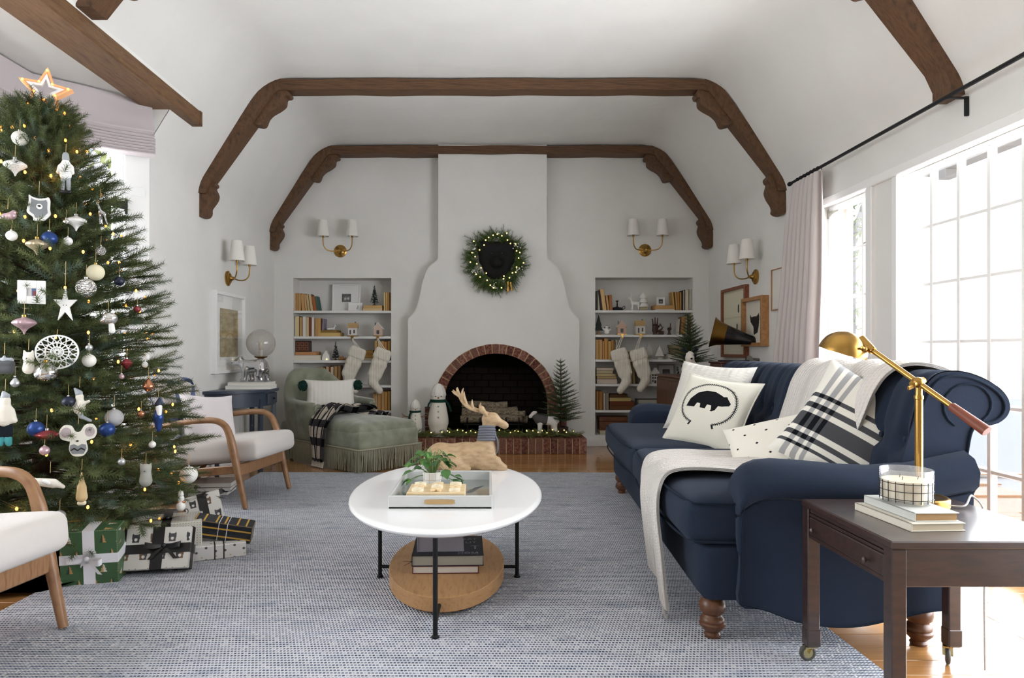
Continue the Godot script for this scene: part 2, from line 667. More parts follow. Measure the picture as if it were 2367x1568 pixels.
func materials() -> void:
	var w := mat("plaster", Color(0.905, 0.90, 0.885), 0.85, 0, 0.2)
	w.albedo_texture = noise_tex(3, 0.006, [Color(0.975, 0.975, 0.975), Color(1, 1, 1)], 256)
	w.heightmap_enabled = true
	w.heightmap_texture = noise_tex(4, 0.012, [], 256, FastNoiseLite.TYPE_SIMPLEX_SMOOTH, 3)
	w.heightmap_scale = 0.5
	tri_planar(w, Vector3.ONE * 0.8, true)
	mat("paint", Color(0.93, 0.93, 0.925), 0.45, 0, 0.4)
	mat("shelf_paint", Color(0.90, 0.90, 0.895), 0.5, 0, 0.4)
	wood("oak_beam", [C("3f2a1a"), C("583d26"), C("65472d"), C("4a3220")], Vector3(0.7, 6, 6), 0.6, true, 0.25)
	wood("oak_diag", [C("3f2a1a"), C("583d26"), C("65472d"), C("4a3220")], Vector3(3.2, 2.2, 7), 0.6, true, 0.25)
	wood("oak_header", [C("4c3522"), C("674a31"), C("735538"), C("583e29")], Vector3(6, 6, 0.7), 0.6, true, 0.25)
	for k in 4:
		var tone: float = [0.92, 1.0, 1.06, 0.96][k]
		var fm := wood("oak_floor_%d" % k, [Color(0.60, 0.42, 0.24) * tone, Color(0.70, 0.51, 0.31) * tone, Color(0.66, 0.46, 0.27) * tone], Vector3(0.5, 6, 9), 0.22)
		fm.clearcoat_enabled = true
		fm.clearcoat = 0.5
		fm.clearcoat_roughness = 0.12
		fm.uv1_offset = Vector3(k * 0.37, 0, k * 0.21)
	wood("chair_wood", [C("735034"), C("8d6748"), C("9b7554"), C("82603f")], Vector3(1.5, 1.5, 9), 0.38)
	wood("shelf_disc", [C("8d6440"), C("a67c51"), C("ae865a"), C("97704a")], Vector3(9, 9, 1.2), 0.45)
	wood("mahogany", [C("1d0f0b"), C("2d1811"), C("381f16"), C("24130e")], Vector3(1.2, 5, 5), 0.2, false)
	mat("mahogany", Color.WHITE).clearcoat_enabled = true
	wood("turned_wood", [C("45291a"), C("5d3a25"), C("68432b"), C("4f311f")], Vector3(6, 1.5, 6), 0.35)
	var bw := [C("6a4034"), C("7d5146"), C("88604f"), C("5c3a33")]
	for k in 4:
		var b := mat("brick_%d" % k, Color.WHITE, 0.9, 0, 0.2)
		b.albedo_texture = noise_tex(40 + k, 0.05, [bw[k].darkened(0.25), bw[k], bw[(k + 1) % 4].lightened(0.08), bw[k].lightened(0.25)], 128)
		tri_planar(b, Vector3.ONE * 4.0)
		bump_of(b, noise_tex(50 + k, 0.06, [], 128), 0.4)
	mat("mortar", C("b9a07c"), 0.95, 0, 0.1)
	mat("soot", C("1c1917"), 0.95, 0, 0.1)
	mat("soot_brick", C("2a2421"), 0.92, 0, 0.15)
	mat("black_metal", C("1d1e20"), 0.45, 0.6)
	mat("iron", C("17171a"), 0.6, 0.3)
	mat("brass", C("b08a4a"), 0.28, 1.0)
	mat("old_brass", C("8f6f37"), 0.35, 1.0)
	mat("silver", C("c9c9cb"), 0.16, 1.0)
	mat("chrome", C("d8d8da"), 0.08, 1.0)
	mat("white_gloss", C("f2f2f3"), 0.12, 0, 0.5)
	mat("ceramic", C("eeece6"), 0.35)
	mat("paper", C("e9e3d6"), 0.85, 0, 0.2)
	mat("white_paper", C("efeeea"), 0.7, 0, 0.3)
	mat("black", C("151517"), 0.5)
	var glass := mat("window_glass", Color(1, 1, 1, 0.03), 0.02)
	glass.transparency = BaseMaterial3D.TRANSPARENCY_ALPHA
	var sm := mat("smoked_glass", Color(0.72, 0.69, 0.67, 0.42), 0.02)
	sm.transparency = BaseMaterial3D.TRANSPARENCY_ALPHA
	var pg := mat("picture_glass", Color(1, 1, 1, 0.02), 0.02)
	pg.transparency = BaseMaterial3D.TRANSPARENCY_ALPHA
	var jar := mat("jar_glass", Color(1, 1, 1, 0.10), 0.02)
	jar.transparency = BaseMaterial3D.TRANSPARENCY_ALPHA
	# cloths share one fine weave
	var weave := image_tex(64, 64, func(x, y): var q := 0.5 + 0.5 * (sin(x * TAU / 4.0) if ((x / 4 + y / 4) % 2 == 0) else sin(y * TAU / 4.0)); return Color(q, q, q))
	M["weave_tex"] = weave
	for e in [["navy", C("28303f"), 0.7], ["navy_trim", C("212936"), 0.3], ["chair_cloth", C("d0cac6"), 0.3], ["linen", C("d9d3d4"), 0.3], ["cream_cloth", C("e9e5da"), 0.3], ["dark_cloth", C("20262c"), 0.3], ["scarf_green", C("1f3d35"), 0.3], ["grey_cloth", C("6e7079"), 0.3]]:
		var c := mat(e[0], e[1], 0.92, 0, 0.15)
		c.rim_enabled = true
		c.rim = e[2]
		c.rim_tint = 0.6
		bump_of(c, weave, 0.05)
		tri_planar(c, Vector3.ONE * 22.0)
	var vel := mat("velvet", Color.WHITE, 0.8, 0, 0.2)
	vel.albedo_texture = noise_tex(60, 0.012, [C("757a68"), C("8a8e7b"), C("9c9f8c")], 256)
	tri_planar(vel, Vector3.ONE * 1.6)
	vel.rim_enabled = true
	vel.rim = 0.9
	vel.rim_tint = 0.4
	mat("fringe_thread", C("a09d88"), 0.9, 0, 0.2)
	var knit := image_tex(64, 64, func(x, y):
		var q := 0.5 + 0.5 * sin(x * TAU / 16.0)
		q *= 0.72 + 0.28 * sin((y + (x / 16) * 5) * TAU / 8.0)
		return Color(q, q, q))
	M["knit_tex"] = knit
	var kn := mat("knit", Color.WHITE, 0.95, 0, 0.1)
	kn.albedo_texture = noise_tex(77, 0.22, [C("b4aca6"), C("dcd6d1"), C("e6e1dc"), C("ebe7e3")], 256)
	kn.uv1_scale = Vector3(1, 1, 1)
	bump_of(kn, knit, 0.6)
	var kw := mat("white_knit", C("e3e0d9"), 0.95, 0, 0.1)
	bump_of(kw, knit, 0.25)
	kw.uv1_scale = Vector3(3, 3, 1)
	var cable := mat("stocking_knit", C("e2dccf"), 0.95, 0, 0.1)
	bump_of(cable, knit, 0.25)
	tri_planar(cable, Vector3(9, 9, 9))
	# evergreen
	for e in [["needles", Color(1, 1, 1)], ["leaf", Color(1, 1, 1)]]:
		var g := mat(e[0], e[1], 0.6, 0, 0.3)
		g.vertex_color_use_as_albedo = true
		g.backlight_enabled = true
		g.backlight = Color(0.25, 0.3, 0.1) if e[0] == "needles" else Color(0.5, 0.55, 0.2)
	mat("bark", C("4a3626"), 0.9)
	var bulb := mat("fairy_bulb", C("ffcf8a"), 0.4)
	bulb.emission_enabled = true
	bulb.emission = C("ffa040")
	bulb.emission_energy_multiplier = 5.0
	var bulb2 := mat("warm_bulb", C("fff0b0"), 0.4)
	bulb2.emission_enabled = true
	bulb2.emission = C("ffe08a")
	bulb2.emission_energy_multiplier = 2.2


func profile() -> Array:
	# inner outline of the room across the arches: left wall, slope, ceiling, slope, right wall
	var a := [Vector2(-2.47, 2.41), Vector2(-2.47, 2.52), Vector2(-1.90, 3.44), Vector2(1.97, 3.44), Vector2(2.55, 2.52), Vector2(2.55, 2.41)]
	var rad := [0.0, 0.10, 0.26, 0.26, 0.10, 0.0]
	var r := []
	for i in a.size():
		if rad[i] <= 0.0:
			r.append(a[i])
			continue
		var p: Vector2 = a[i] + (a[i - 1] - a[i]).normalized() * rad[i]
		var q: Vector2 = a[i] + (a[i + 1] - a[i]).normalized() * rad[i]
		for k in 9:
			var s := k / 8.0
			r.append(p.lerp(a[i], s).lerp(a[i].lerp(q, s), s))
		if i == 1:
			r.append(Vector2(-2.247, 2.88))
	return r


func vault(called: String, pr: Array, d0: float, d1: float) -> void:
	var m := MB.new()
	var inn := PackedVector3Array()
	var cnt := pr.size()
	for d in [d1, d0]:
		for q: Vector2 in pr:
			inn.append(Vector3(q.x, q.y, -d))
	m.grid(inn, cnt - 1, 1)
	var out := []
	for i in cnt:
		var e: Vector2 = (pr[mini(i + 1, cnt - 1)] - pr[maxi(i - 1, 0)]).normalized()
		out.append(pr[i] + Vector2(-e.y, e.x) * 0.14)
	for i in cnt - 1:
		m.quad(Vector3(out[i].x, out[i].y, -d0), Vector3(out[i + 1].x, out[i + 1].y, -d0), Vector3(out[i + 1].x, out[i + 1].y, -d1), Vector3(out[i].x, out[i].y, -d1))
	for i in [0, cnt - 1]:
		m.quad(Vector3(pr[i].x, pr[i].y, -d0), Vector3(pr[i].x, pr[i].y, -d1), Vector3(out[i].x, out[i].y, -d1), Vector3(out[i].x, out[i].y, -d0))
	struct(called, m, M.plaster)


const BACK := -7.8
const BAY0 := 4.83
const BAY1 := 1.2

func room() -> void:
	var m := MB.new()
	m.box2(V(-4.2, -0.25, 1.8), V(4.2, -0.012, -8.4))
	struct("floor", m, M.oak_floor_1)
	var pr := profile()
	var cut := pr.find(Vector2(-2.247, 2.88))
	vault("ceiling", pr.slice(cut), -1.6, 8.0)
	vault("ceiling", pr.slice(0, cut + 1), BAY0, 8.0)
	vault("ceiling", pr.slice(0, cut + 1), -1.6, BAY1)
	# left wall on both sides of the bay
	m = MB.new()
	m.box2(V(-2.61, 0, -BAY0), V(-2.47, 2.41, -8.0))
	m.box2(V(-2.61, 0, 1.6), V(-2.47, 2.41, -BAY1))
	m.extrude(P2([-2.62, 2.41, -2.48, 2.41, -2.48, 2.52, -2.255, 2.88, -2.62, 2.88]), -BAY0 - 0.14, -BAY0 + 0.002)
	m.extrude(P2([-2.62, 2.41, -2.48, 2.41, -2.48, 2.52, -2.255, 2.88, -2.62, 2.88]), -BAY1, -BAY1 + 0.14)
	struct("wall_left", m, M.plaster)
	m = MB.new()
	m.box2(V(-3.3, 2.88, -0.9), V(-2.2, 3.02, -5.0))
	struct("ceiling", m, M.plaster)
	# right wall: pier by the curtain, the doors' header, the post between door and window
	m = MB.new()
	m.box2(V(2.55, 0, -5.17), V(2.72, 2.41, -8.0))
	m.box2(V(2.55, 2.2, -1.0), V(2.72, 2.41, -5.17))
	m.box2(V(2.55, 0, -4.235), V(2.72, 2.2, -4.45))
	m.box2(V(2.55, 0, 1.6), V(2.72, 2.41, -1.0))
	struct("wall_right", m, M.plaster)
	# wall behind the camera
	m = MB.new()
	m.box2(V(-2.7, 0, 1.55), V(2.8, 3.7, 1.7))
	struct("wall_front", m, M.plaster)
	# back wall with its two alcoves and the firebox opening
	m = MB.new()
	var z0 := BACK - 0.1
	m.box2(V(-2.7, 0, z0), V(-2.25, 3.7, BACK))
	m.box2(V(-2.25, 1.945, z0), V(-1.12, 3.7, BACK))
	m.box2(V(-2.25, 0, z0), V(-1.12, 0.13, BACK))
	m.box2(V(-1.12, 0, z0), V(-0.72, 3.7, BACK))
	m.box2(V(-0.72, 1.25, z0), V(0.9, 3.7, BACK))
	m.box2(V(0.9, 0, z0), V(1.24, 3.7, BACK))
	m.box2(V(1.24, 1.95, z0), V(2.37, 3.7, BACK))
	m.box2(V(1.24, 0, z0), V(2.37, 0.13, BACK))
	m.box2(V(2.37, 0, z0), V(2.8, 3.7, BACK))
	struct("wall_back", m, M.plaster)
	for e in [[-2.25, -1.12, 1.945], [1.24, 2.37, 1.95]]:
		m = MB.new()
		m.box2(V(e[0] - 0.06, 0.07, BACK - 0.33), V(e[1] + 0.06, e[2] + 0.06, BACK - 0.27))
		m.box2(V(e[0] - 0.06, 0.07, BACK - 0.27), V(e[0], e[2] + 0.06, z0))
		m.box2(V(e[1], 0.07, BACK - 0.27), V(e[1] + 0.06, e[2] + 0.06, z0))
		m.box2(V(e[0], e[2], BACK - 0.27), V(e[1], e[2] + 0.06, z0))
		m.box2(V(e[0], 0.07, BACK - 0.27), V(e[1], 0.13, z0))
		struct("wall_alcove", m, M.plaster)
	var names := ["highest", "second highest", "third highest", "second lowest", "lowest"]
	for side in 2:
		var x0: float = [-2.25, 1.24][side]
		var ys: Array = [[1.5675, 1.271, 0.992, 0.705, 0.41], [1.573, 1.29, 1.003, 0.72, 0.416]][side]
		for k in 5:
			m = MB.new()
			m.box2(V(x0 + 0.001, ys[k] - 0.028, BACK - 0.268), V(x0 + 1.129, ys[k], BACK - 0.004), 0.003)
			single("shelf", m, M.shelf_paint, "%s white board shelf in the alcove %s of the fireplace" % [names[k], ["left", "right"][side]], "shelf", "built-in alcove shelves")
	for e in [["left", -2.47, -2.45, -4.9, -7.8], ["right", 2.53, 2.55, -5.25, -7.8]]:
		m = MB.new()
		m.box2(V(e[1], 0, e[3]), V(e[2], 0.13, e[4]), 0.006)
		struct("baseboard_" + e[0], m, M.paint)
	m = MB.new()
	for e in [[-2.45, -0.83], [1.0, 2.53]]:
		m.box2(V(e[0], 0, BACK), V(e[1], 0.12, BACK + 0.02), 0.006)
	struct("baseboard_back", m, M.paint)


# a glazed frame in the local xy plane (x along, y up, glass in z = 0): separate bars and panes
func glazing(parent: Node3D, xs: Array, ys: Array, stile: float, bar: float, x0: float, x1: float, y0: float, y1: float, depth := 0.045) -> void:
	var m := MB.new()
	m.box2(V(x0, y0, -depth / 2), V(x0 + stile, y1, depth / 2), 0.004)
	m.box2(V(x1 - stile, y0, -depth / 2), V(x1, y1, depth / 2), 0.004)
	m.box2(V(x0 + stile, y0, -depth / 2), V(x1 - stile, ys[0], depth / 2), 0.004)
	m.box2(V(x0 + stile, ys[-1], -depth / 2), V(x1 - stile, y1, depth / 2), 0.004)
	struct("window_frame", m, M.paint, parent)
	for i in range(1, xs.size() - 1):
		m = MB.new()
		m.box2(V(xs[i] - bar / 2, ys[0], -depth * 0.4), V(xs[i] + bar / 2, ys[-1], depth * 0.4), 0.006)
		struct("glazing_bar", m, M.paint, parent)
	for j in range(1, ys.size() - 1):
		m = MB.new()
		m.box2(V(xs[0], ys[j] - bar * 0.4, -depth * 0.36), V(xs[-1], ys[j] + bar * 0.4, depth * 0.36), 0.006)
		struct("glazing_bar", m, M.paint, parent)
	for i in xs.size() - 1:
		for j in ys.size() - 1:
			m = MB.new()
			var a := V(xs[i], ys[j], 0)
			var b := V(xs[i + 1], ys[j + 1], 0)
			m.quad(V(a.x, a.y, 0.002), V(b.x, a.y, 0.002), V(b.x, b.y, 0.002), V(a.x, b.y, 0.002))
			m.quad(V(b.x, a.y, -0.002), V(a.x, a.y, -0.002), V(a.x, b.y, -0.002), V(b.x, b.y, -0.002))
			struct("pane", m, M.window_glass, parent)


func win(called: String, at: Vector3, turn: float) -> Node3D:
	var o := Node3D.new()
	o.name = called
	add_child(o)
	o.position = at
	o.rotation_degrees.y = turn
	o.set_meta("kind", "structure")
	return o


func windows() -> void:
	var ys := [0.13, 0.47, 0.81, 1.155, 1.497, 1.84, 2.175]
	# tall fixed window: local x runs towards the camera from depth 4.22
	var o := win("window_1", V(2.63, 0, -4.22), -90)
	var xs := []
	for k in 15:
		xs.append(0.012 + k * 0.229)
	glazing(o, xs, ys, 0.03, 0.034, -0.018, 3.24, 0.0, 2.2)
	# glazed door: hinge at the curtain, three columns
	o = win("door_1", V(2.63, 0, -5.17), -90)
	glazing(o, [0.055, 0.263, 0.462, 0.665], [0.16, 0.48, 0.82, 1.163, 1.497, 1.837, 2.155], 0.055, 0.03, 0.0, 0.72, 0.0, 2.2)
	var m := MB.new()
	m.box2(V(0.64, 1.81, 0.022), V(0.70, 1.90, 0.055), 0.008)
	m.bar(V(0.67, 1.845, 0.06), V(0.56, 1.835, 0.06), 0.018, 0.016, 0.004)
	struct("door_latch", m, mat("latch", C("b9b6ae"), 0.3, 1.0), o)
	m = MB.new()
	m.extrude(P2([0.0, 2.11, 0.012, 2.11, 0.012, 2.125, 0.17, 2.14, 0.17, 2.15, 0.012, 2.165, 0.012, 2.18, 0.0, 2.18]), 0.022, 0.035)
	struct("strap_hinge", m, mat("latch", C("b9b6ae"), 0.3, 1.0), o)
	# trim round the openings
	m = MB.new()
	m.box2(V(2.525, 2.19, -1.0), V(2.56, 2.25, -5.2), 0.006)
	m.box2(V(2.525, 0, -4.45), V(2.56, 2.19, -4.52), 0.006)
	m.box2(V(2.53, 0, -4.18), V(2.56, 2.19, -4.235), 0.006)
	m.box2(V(2.525, 0, -5.13), V(2.56, 2.19, -5.2), 0.006)
	struct("trim_1", m, M.paint)
	# the bay: a short canted window, the long window parallel to the wall, and the other canted one
	var p0 := V(-2.47, 0, -BAY0)
	var cant := 0.72
	var xb := p0.x - cant * sqrt(0.5)
	var db := BAY0 - cant * sqrt(0.5)
	var n1 := BAY1 + cant * sqrt(0.5)
	var spans := [[p0, 135.0, cant, [0.20, 0.372, 0.392, 0.56, 0.60], 2], [V(xb, 0, -db), 90.0, db - n1, [], 3], [V(xb, 0, -n1), 45.0, cant, [0.14, 0.33, 0.35, 0.54, 0.58], 4]]
	for sp in spans:
		o = win("window_%d" % sp[4], sp[0], 0)
		# local x along the span, local z to the outside of the room
		var ang: float = {135.0: 225.0, 90.0: -90.0, 45.0: -45.0}[sp[1]]
		o.rotation_degrees.y = ang
		var w: float = sp[2]
		var units := [[0.135, w - 0.02]] if sp[4] != 3 else [[0.06, w * 0.33], [w * 0.345, w * 0.655], [w * 0.67, w - 0.06]]
		m = MB.new()
		m.box2(V(0, 0, -0.04), V(w, 0.52, 0.10), 0.0)
		m.box2(V(0, 2.56, -0.04), V(w, 2.92, 0.10), 0.0)
		m.box2(V(-0.03, 0.5, -0.05), V(units[0][0], 2.58, 0.10), 0.004)
		m.box2(V(units[-1][1], 0.5, -0.05), V(w + 0.02, 2.58, 0.10), 0.004)
		for k in range(1, units.size()):
			m.box2(V(units[k - 1][1], 0.5, -0.05), V(units[k][0], 2.58, 0.10), 0.004)
		m.box2(V(0, 2.19, -0.055), V(w, 2.26, 0.10), 0.004)
		struct("window_casing", m, M.paint, o)
		for u in units:
			var a: float = u[0]
			var b: float = u[1]
			var n := maxi(2, int(round((b - a - 0.12) / 0.19)))
			xs = []
			for k in n + 1:
				xs.append(a + 0.065 + (b - a - 0.13) * k / n)
			var low := [0.59]
			for k in range(1, 6):
				low.append(0.59 + (2.125 - 0.59) * k / 5.0)
			glazing(o, xs, low, 0.065, 0.022, a, b, 0.52, 2.19)
			glazing(o, xs, [2.31, 2.50], 0.065, 0.022, a, b, 2.26, 2.56)
		if sp[4] == 2:
			m = MB.new()
			m.box2(V(0.118, 2.055, -0.062), V(0.136, 2.16, -0.05), 0.002)
			m.extrude(P2([0.13, 2.085, 0.30, 2.11, 0.30, 2.125, 0.13, 2.145]), -0.066, -0.052)
			struct("strap_hinge", m, M.iron, o)
	# white boards that case the corner of the bay
	m = MB.new()
	m.box2(V(-2.52, 0, -BAY0 + 0.03), V(-2.462, 2.5, -BAY0 - 0.012), 0.004)
	struct("trim_2", m, M.paint)
	roman_shade(p0, V(xb, 0, -db), V(xb, 0, -n1))


func roman_shade(p0: Vector3, p1: Vector3, p2: Vector3) -> void:
	# linen blind gathered into folds, following the two sides of the bay
	var t := thing("roman_shade", "pale grey-pink linen roman shade gathered across the bay window behind the tree", "blind")
	var cloth := mat("shade_linen", C("cdc4c6"), 0.9, 0, 0.1)
	bump_of(cloth, M.weave_tex, 0.06)
	tri_planar(cloth, Vector3.ONE * 14.0)
	cloth.backlight_enabled = true
	cloth.backlight = Color(0.35, 0.32, 0.32)
	var prof := [[0.0, 2.87], [0.012, 2.80], [0.03, 2.70], [0.055, 2.655], [0.06, 2.64], [0.02, 2.632], [0.05, 2.625], [0.07, 2.612], [0.03, 2.604]]
	for k in 6:
		prof.append_array([[0.075, 2.595 - k * 0.02], [0.078, 2.583 - k * 0.02], [0.04, 2.577 - k * 0.02]])
	prof.append([0.03, 2.47])
	for seg in 2:
		var a: Vector3 = [p0, p1][seg]
		var b: Vector3 = [p1, p2][seg]
		var dir := (b - a).normalized()
		var nrm := Vector3(-dir.z, 0, dir.x) * (1.0 if Vector3(-dir.z, 0, dir.x).x > 0 else -1.0)
		var m := MB.new()
		var w := (b - a).length()
		var front := PackedVector3Array()
		var nu := 24
		for j in prof.size():
			for i in nu + 1:
				var s := 1.0 - float(i) / nu
				var q: Array = prof[prof.size() - 1 - j]
				var wob := 0.006 * sin(s * 9 + q[1] * 12) * float(q[1] > 2.6)
				front.append(a + dir * (s * (w + (0.06 if seg == 0 else 0.0)) - (0.035 if seg == 0 else 0.0)) + nrm * (0.075 + q[0] + wob) + Vector3.UP * (q[1] - 0.018 * sin(s * PI) * float(q[1] < 2.75)))
		m.grid(front, nu, prof.size() - 1)
		var back := PackedVector3Array()
		for j in prof.size():
			for i in nu + 1:
				back.append(front[j * (nu + 1) + nu - i] - nrm * 0.012)
		m.grid(back, nu, prof.size() - 1)
		part("shade_panel", m, cloth, t)
	var e := MB.new()
	e.bar(p0 + V(-0.02, 2.47, 0.02), p0 + V(-0.02, 2.80, 0.02), 0.10, 0.02)
	part("shade_return", e, cloth, t)


func arch(d: float, z_thick: float, called: String, label: String, drop := true) -> void:
	# tie beam and rafters in one bent timber, with scrolled brackets at the corners and feet
	var s := 5.75 / F
	var o := thing(called, label, "beam", V(0, 0, -d), 0, "dark oak arch timbers")
	o.set_meta("kind", "structure")
	var cv := func(a: Array) -> PackedVector2Array:
		var r := PackedVector2Array()
		for q in a:
			r.append(Vector2((q[0] - CX) * s, EYE - (q[1] - CY) * s))
		return r
	# three timbers, a hair of wobble along the lower edge
	var sets := [[[450, 432], [456, 412], [604, 199], [622, 186], [648, 181], [652, 207], [640, 209], [632, 216], [486, 418], [476, 440], [474, 446], [450, 446]], [], [[1821, 430], [1815, 404], [1668, 197], [1655, 186], [1630, 182], [1626, 207], [1640, 211], [1786, 398], [1798, 424], [1798, 440], [1821, 440]]]
	var top := []
	for k in 13:
		top.append([648 + (1630 - 648) * k / 12.0, 182.0 + 1.5 * sin(k * 1.7)])
	for k in 13:
		top.append([1626 + (652 - 1626) * k / 12.0, 206.5 + 1.2 * sin(k * 2.3)])
	sets[1] = top
	if not drop:
		# this arch lands on the header beam over the bay
		var yy := CY - (2.94 - EYE) / s
		sets[0] = [[CX + (-2.2 - 0.035) / s, yy], [604, 199], [622, 186], [648, 181], [652, 207], [640, 209], [632, 216], [CX + (-2.2 + 0.085) / s, yy]]
	for k in 3:
		var m := MB.new()
		m.extrude(cv.call(sets[k]), -z_thick, 0.0, 0.85)
		part(["rafter", "tie_beam", "rafter"][k], m, [M.oak_diag, M.oak_beam, M.oak_diag][k], o)
	var br := [[[632, 205], [650, 203], [668, 212], [665, 219], [656, 221], [653, 236], [640, 247], [623, 257], [613, 268], [606, 284], [593, 286], [577, 272]], [[454, 434], [474, 410], [492, 420], [492, 427], [488, 431], [494, 446], [492, 458], [484, 470], [478, 479], [477, 492], [468, 500], [454, 493]], [[1638, 205], [1622, 203], [1611, 212], [1613, 222], [1620, 224], [1622, 238], [1634, 248], [1652, 258], [1664, 270], [1672, 286], [1684, 287], [1696, 273]], [[1819, 434], [1796, 398], [1778, 408], [1779, 418], [1783, 423], [1779, 440], [1784, 456], [1793, 470], [1796, 480], [1795, 488], [1804, 494], [1819, 489]]]
	for k in 4:
		if (not drop) and (k == 1 or k == 3): continue
		var m := MB.new()
		var poly := smooth2(cv.call(br[k]), 3)
		m.extrude(poly, -z_thick * 0.86, -z_thick * 0.14, 0.6)
		part("bracket", m, M.oak_diag, o)


func beams() -> void:
	arch(7.62, 0.17, "roof_beam", "rearmost dark oak arch beam, flat against the fireplace wall")
	arch(5.75, 0.15, "roof_beam", "middle dark oak arch beam crossing the whole ceiling in full view")
	arch(3.60, 0.15, "roof_beam", "nearest dark oak arch beam, seen only at the top corners", false)
	var m := MB.new()
	m.box2(V(-2.46, 2.83, -1.0), V(-2.2, 2.94, -5.16), 0.008)
	m.at(Vector3.ZERO)
	m.extrude(P2([-2.46, 2.83, -2.2, 2.83, -2.2, 2.94, -2.46, 2.94]), -5.2, -5.16)
	var o := single("roof_beam", m, M.oak_header, "long oak header beam over the bay window above the Christmas tree", "beam")
	o.set_meta("kind", "structure")


func fireplace() -> void:
	var s := 7.65 / F
	var cv := func(a: Array) -> Array:
		var r := []
		for q in a:
			r.append(Vector2((q[0] - CX) * s, EYE - (q[1] - CY) * s))
		return r
	var cx := 0.088
	var cy := 0.475
	var ri := 0.60
	var ro := 0.702
	var hearth_y := 0.166
	# chimney breast with the arched opening cut from below
	var left: Array = cv.call([[1013, 300], [1013, 598], [1006, 606], [994, 614], [985, 628], [976, 655], [969, 690], [962, 715], [953, 728], [943, 737], [942, 1040]])
	var right: Array = cv.call([[1339, 1040], [1339, 738], [1329, 729], [1317, 716], [1311, 690], [1303, 655], [1296, 632], [1287, 616], [1274, 606], [1264, 599], [1264, 300]])
	var poly := PackedVector2Array()
	for q in left: poly.append(q)
	poly[10].y = 0
	poly.append(Vector2(cx - ro, 0))
	for k in 25:
		var a := PI - PI * k / 24.0
		poly.append(Vector2(cx + cos(a) * ro, cy + sin(a) * ro))
	poly.append(Vector2(cx + ro, 0))
	var r0 := poly.size()
	for q in right: poly.append(q)
	poly[r0].y = 0
	var m := MB.new()
	m.extrude(poly, BACK - 0.02, -7.65, 0.5)
	struct("wall_chimney", m, M.plaster)
	# arch bricks, jambs, mortar bed
	var o := thing("fireplace", "arched red brick fireplace surround with sooty firebox", "fireplace", V(0, 0, -7.65))
	m = MB.new()
	var bed := PackedVector2Array()
	bed.append(Vector2(cx - ro - 0.004, hearth_y - 0.1))
	for k in 25:
		var a := PI - PI * k / 24.0
		bed.append(Vector2(cx + cos(a) * (ro + 0.004), cy + sin(a) * (ro + 0.004)))
	bed.append(Vector2(cx + ro + 0.004, hearth_y - 0.1))
	bed.append(Vector2(cx + ri, hearth_y - 0.1))
	for k in 25:
		var a := PI * k / 24.0
		bed.append(Vector2(cx + cos(a) * ri, cy + sin(a) * ri))
	bed.append(Vector2(cx - ri, hearth_y - 0.1))
	m.extrude(bed, -0.16, 0.004, 0.7)
	part("mortar", m, M.mortar, o)
	var nb := 25
	for k in nb:
		var a0 := PI * (k + 0.07) / nb
		var a1 := PI * (k + 0.93) / nb
		var rj := rng.randf_range(-0.006, 0.004)
		var b := P2([cx + cos(a0) * (ri - 0.002), cy + sin(a0) * (ri - 0.002), cx + cos(a0) * (ro + rj), cy + sin(a0) * (ro + rj), cx + cos((a0 + a1) / 2) * (ro + rj + 0.002), cy + sin((a0 + a1) / 2) * (ro + rj + 0.002), cx + cos(a1) * (ro + rj), cy + sin(a1) * (ro + rj), cx + cos(a1) * (ri - 0.002), cy + sin(a1) * (ri - 0.002)])
		m = MB.new()
		m.extrude(b, -0.155, 0.012 + rng.randf_range(-0.003, 0.003), 2.0)
		part("brick", m, M["brick_%d" % rng.randi_range(0, 3)], o)
	for sd in [-1.0, 1.0]:
		for k in 4:
			m = MB.new()
			var y := hearth_y + 0.004 + k * 0.077
			m.box2(V(cx + sd * ri, y, -0.155), V(cx + sd * (ro + 0.10), y + 0.068, 0.012), 0.003)
			part("brick", m, M["brick_%d" % [3, 1, 3, 0][k]], o)
	# firebox: sooty liner with rows of blackened bricks
	var fb := MB.new()
	fb.box2(V(-0.72, 0.1, -0.72), V(0.92, 1.3, -0.66))
	fb.box2(V(-0.78, 0.1, -0.72), V(-0.52, 1.3, -0.15))
	fb.box2(V(0.70, 0.1, -0.72), V(0.96, 1.3, -0.15))
	fb.box2(V(-0.78, 1.12, -0.72), V(0.96, 1.3, -0.15))
	fb.box2(V(-0.78, 0.06, -0.72), V(0.96, hearth_y - 0.002, -0.01))
	part("firebox", fb, M.soot, o)
	for r in 9:
		for c in 7:
			m = MB.new()
			var x := -0.52 + c * 0.178 + (0.089 if r % 2 else 0.0)
			m.box2(V(x, hearth_y + 0.004 + r * 0.082, -0.665), V(minf(x + 0.168, 0.72), hearth_y + 0.076 + r * 0.082, -0.645), 0.003)
			if x < 0.66: part("firebox_brick", m, M.soot_brick, o)
	# raised hearth of soldier bricks
	o = thing("hearth", "raised red brick hearth in front of the fireplace", "hearth", V(0, 0, -7.65))
	m = MB.new()
	m.box2(V(-1.05, 0.0, 0.005), V(1.05, hearth_y - 0.008, 0.432), 0.002)
	part("mortar", m, M.mortar, o)
	for k in 27:
		m = MB.new()
		var x := -1.06 + k * 0.0785
		m.box2(V(x + 0.005, 0.001, 0.33), V(x + 0.0735, hearth_y + rng.randf_range(-0.003, 0.002), 0.44 + rng.randf_range(-0.004, 0.003)), 0.004)
		part("brick", m, M["brick_%d" % rng.randi_range(0, 3)], o)
		m = MB.new()
		m.box2(V(x + 0.005, 0.10, 0.008), V(x + 0.0735, hearth_y + rng.randf_range(-0.003, 0.002), 0.322), 0.004)
		part("brick", m, M["brick_%d" % rng.randi_range(0, 3)], o)


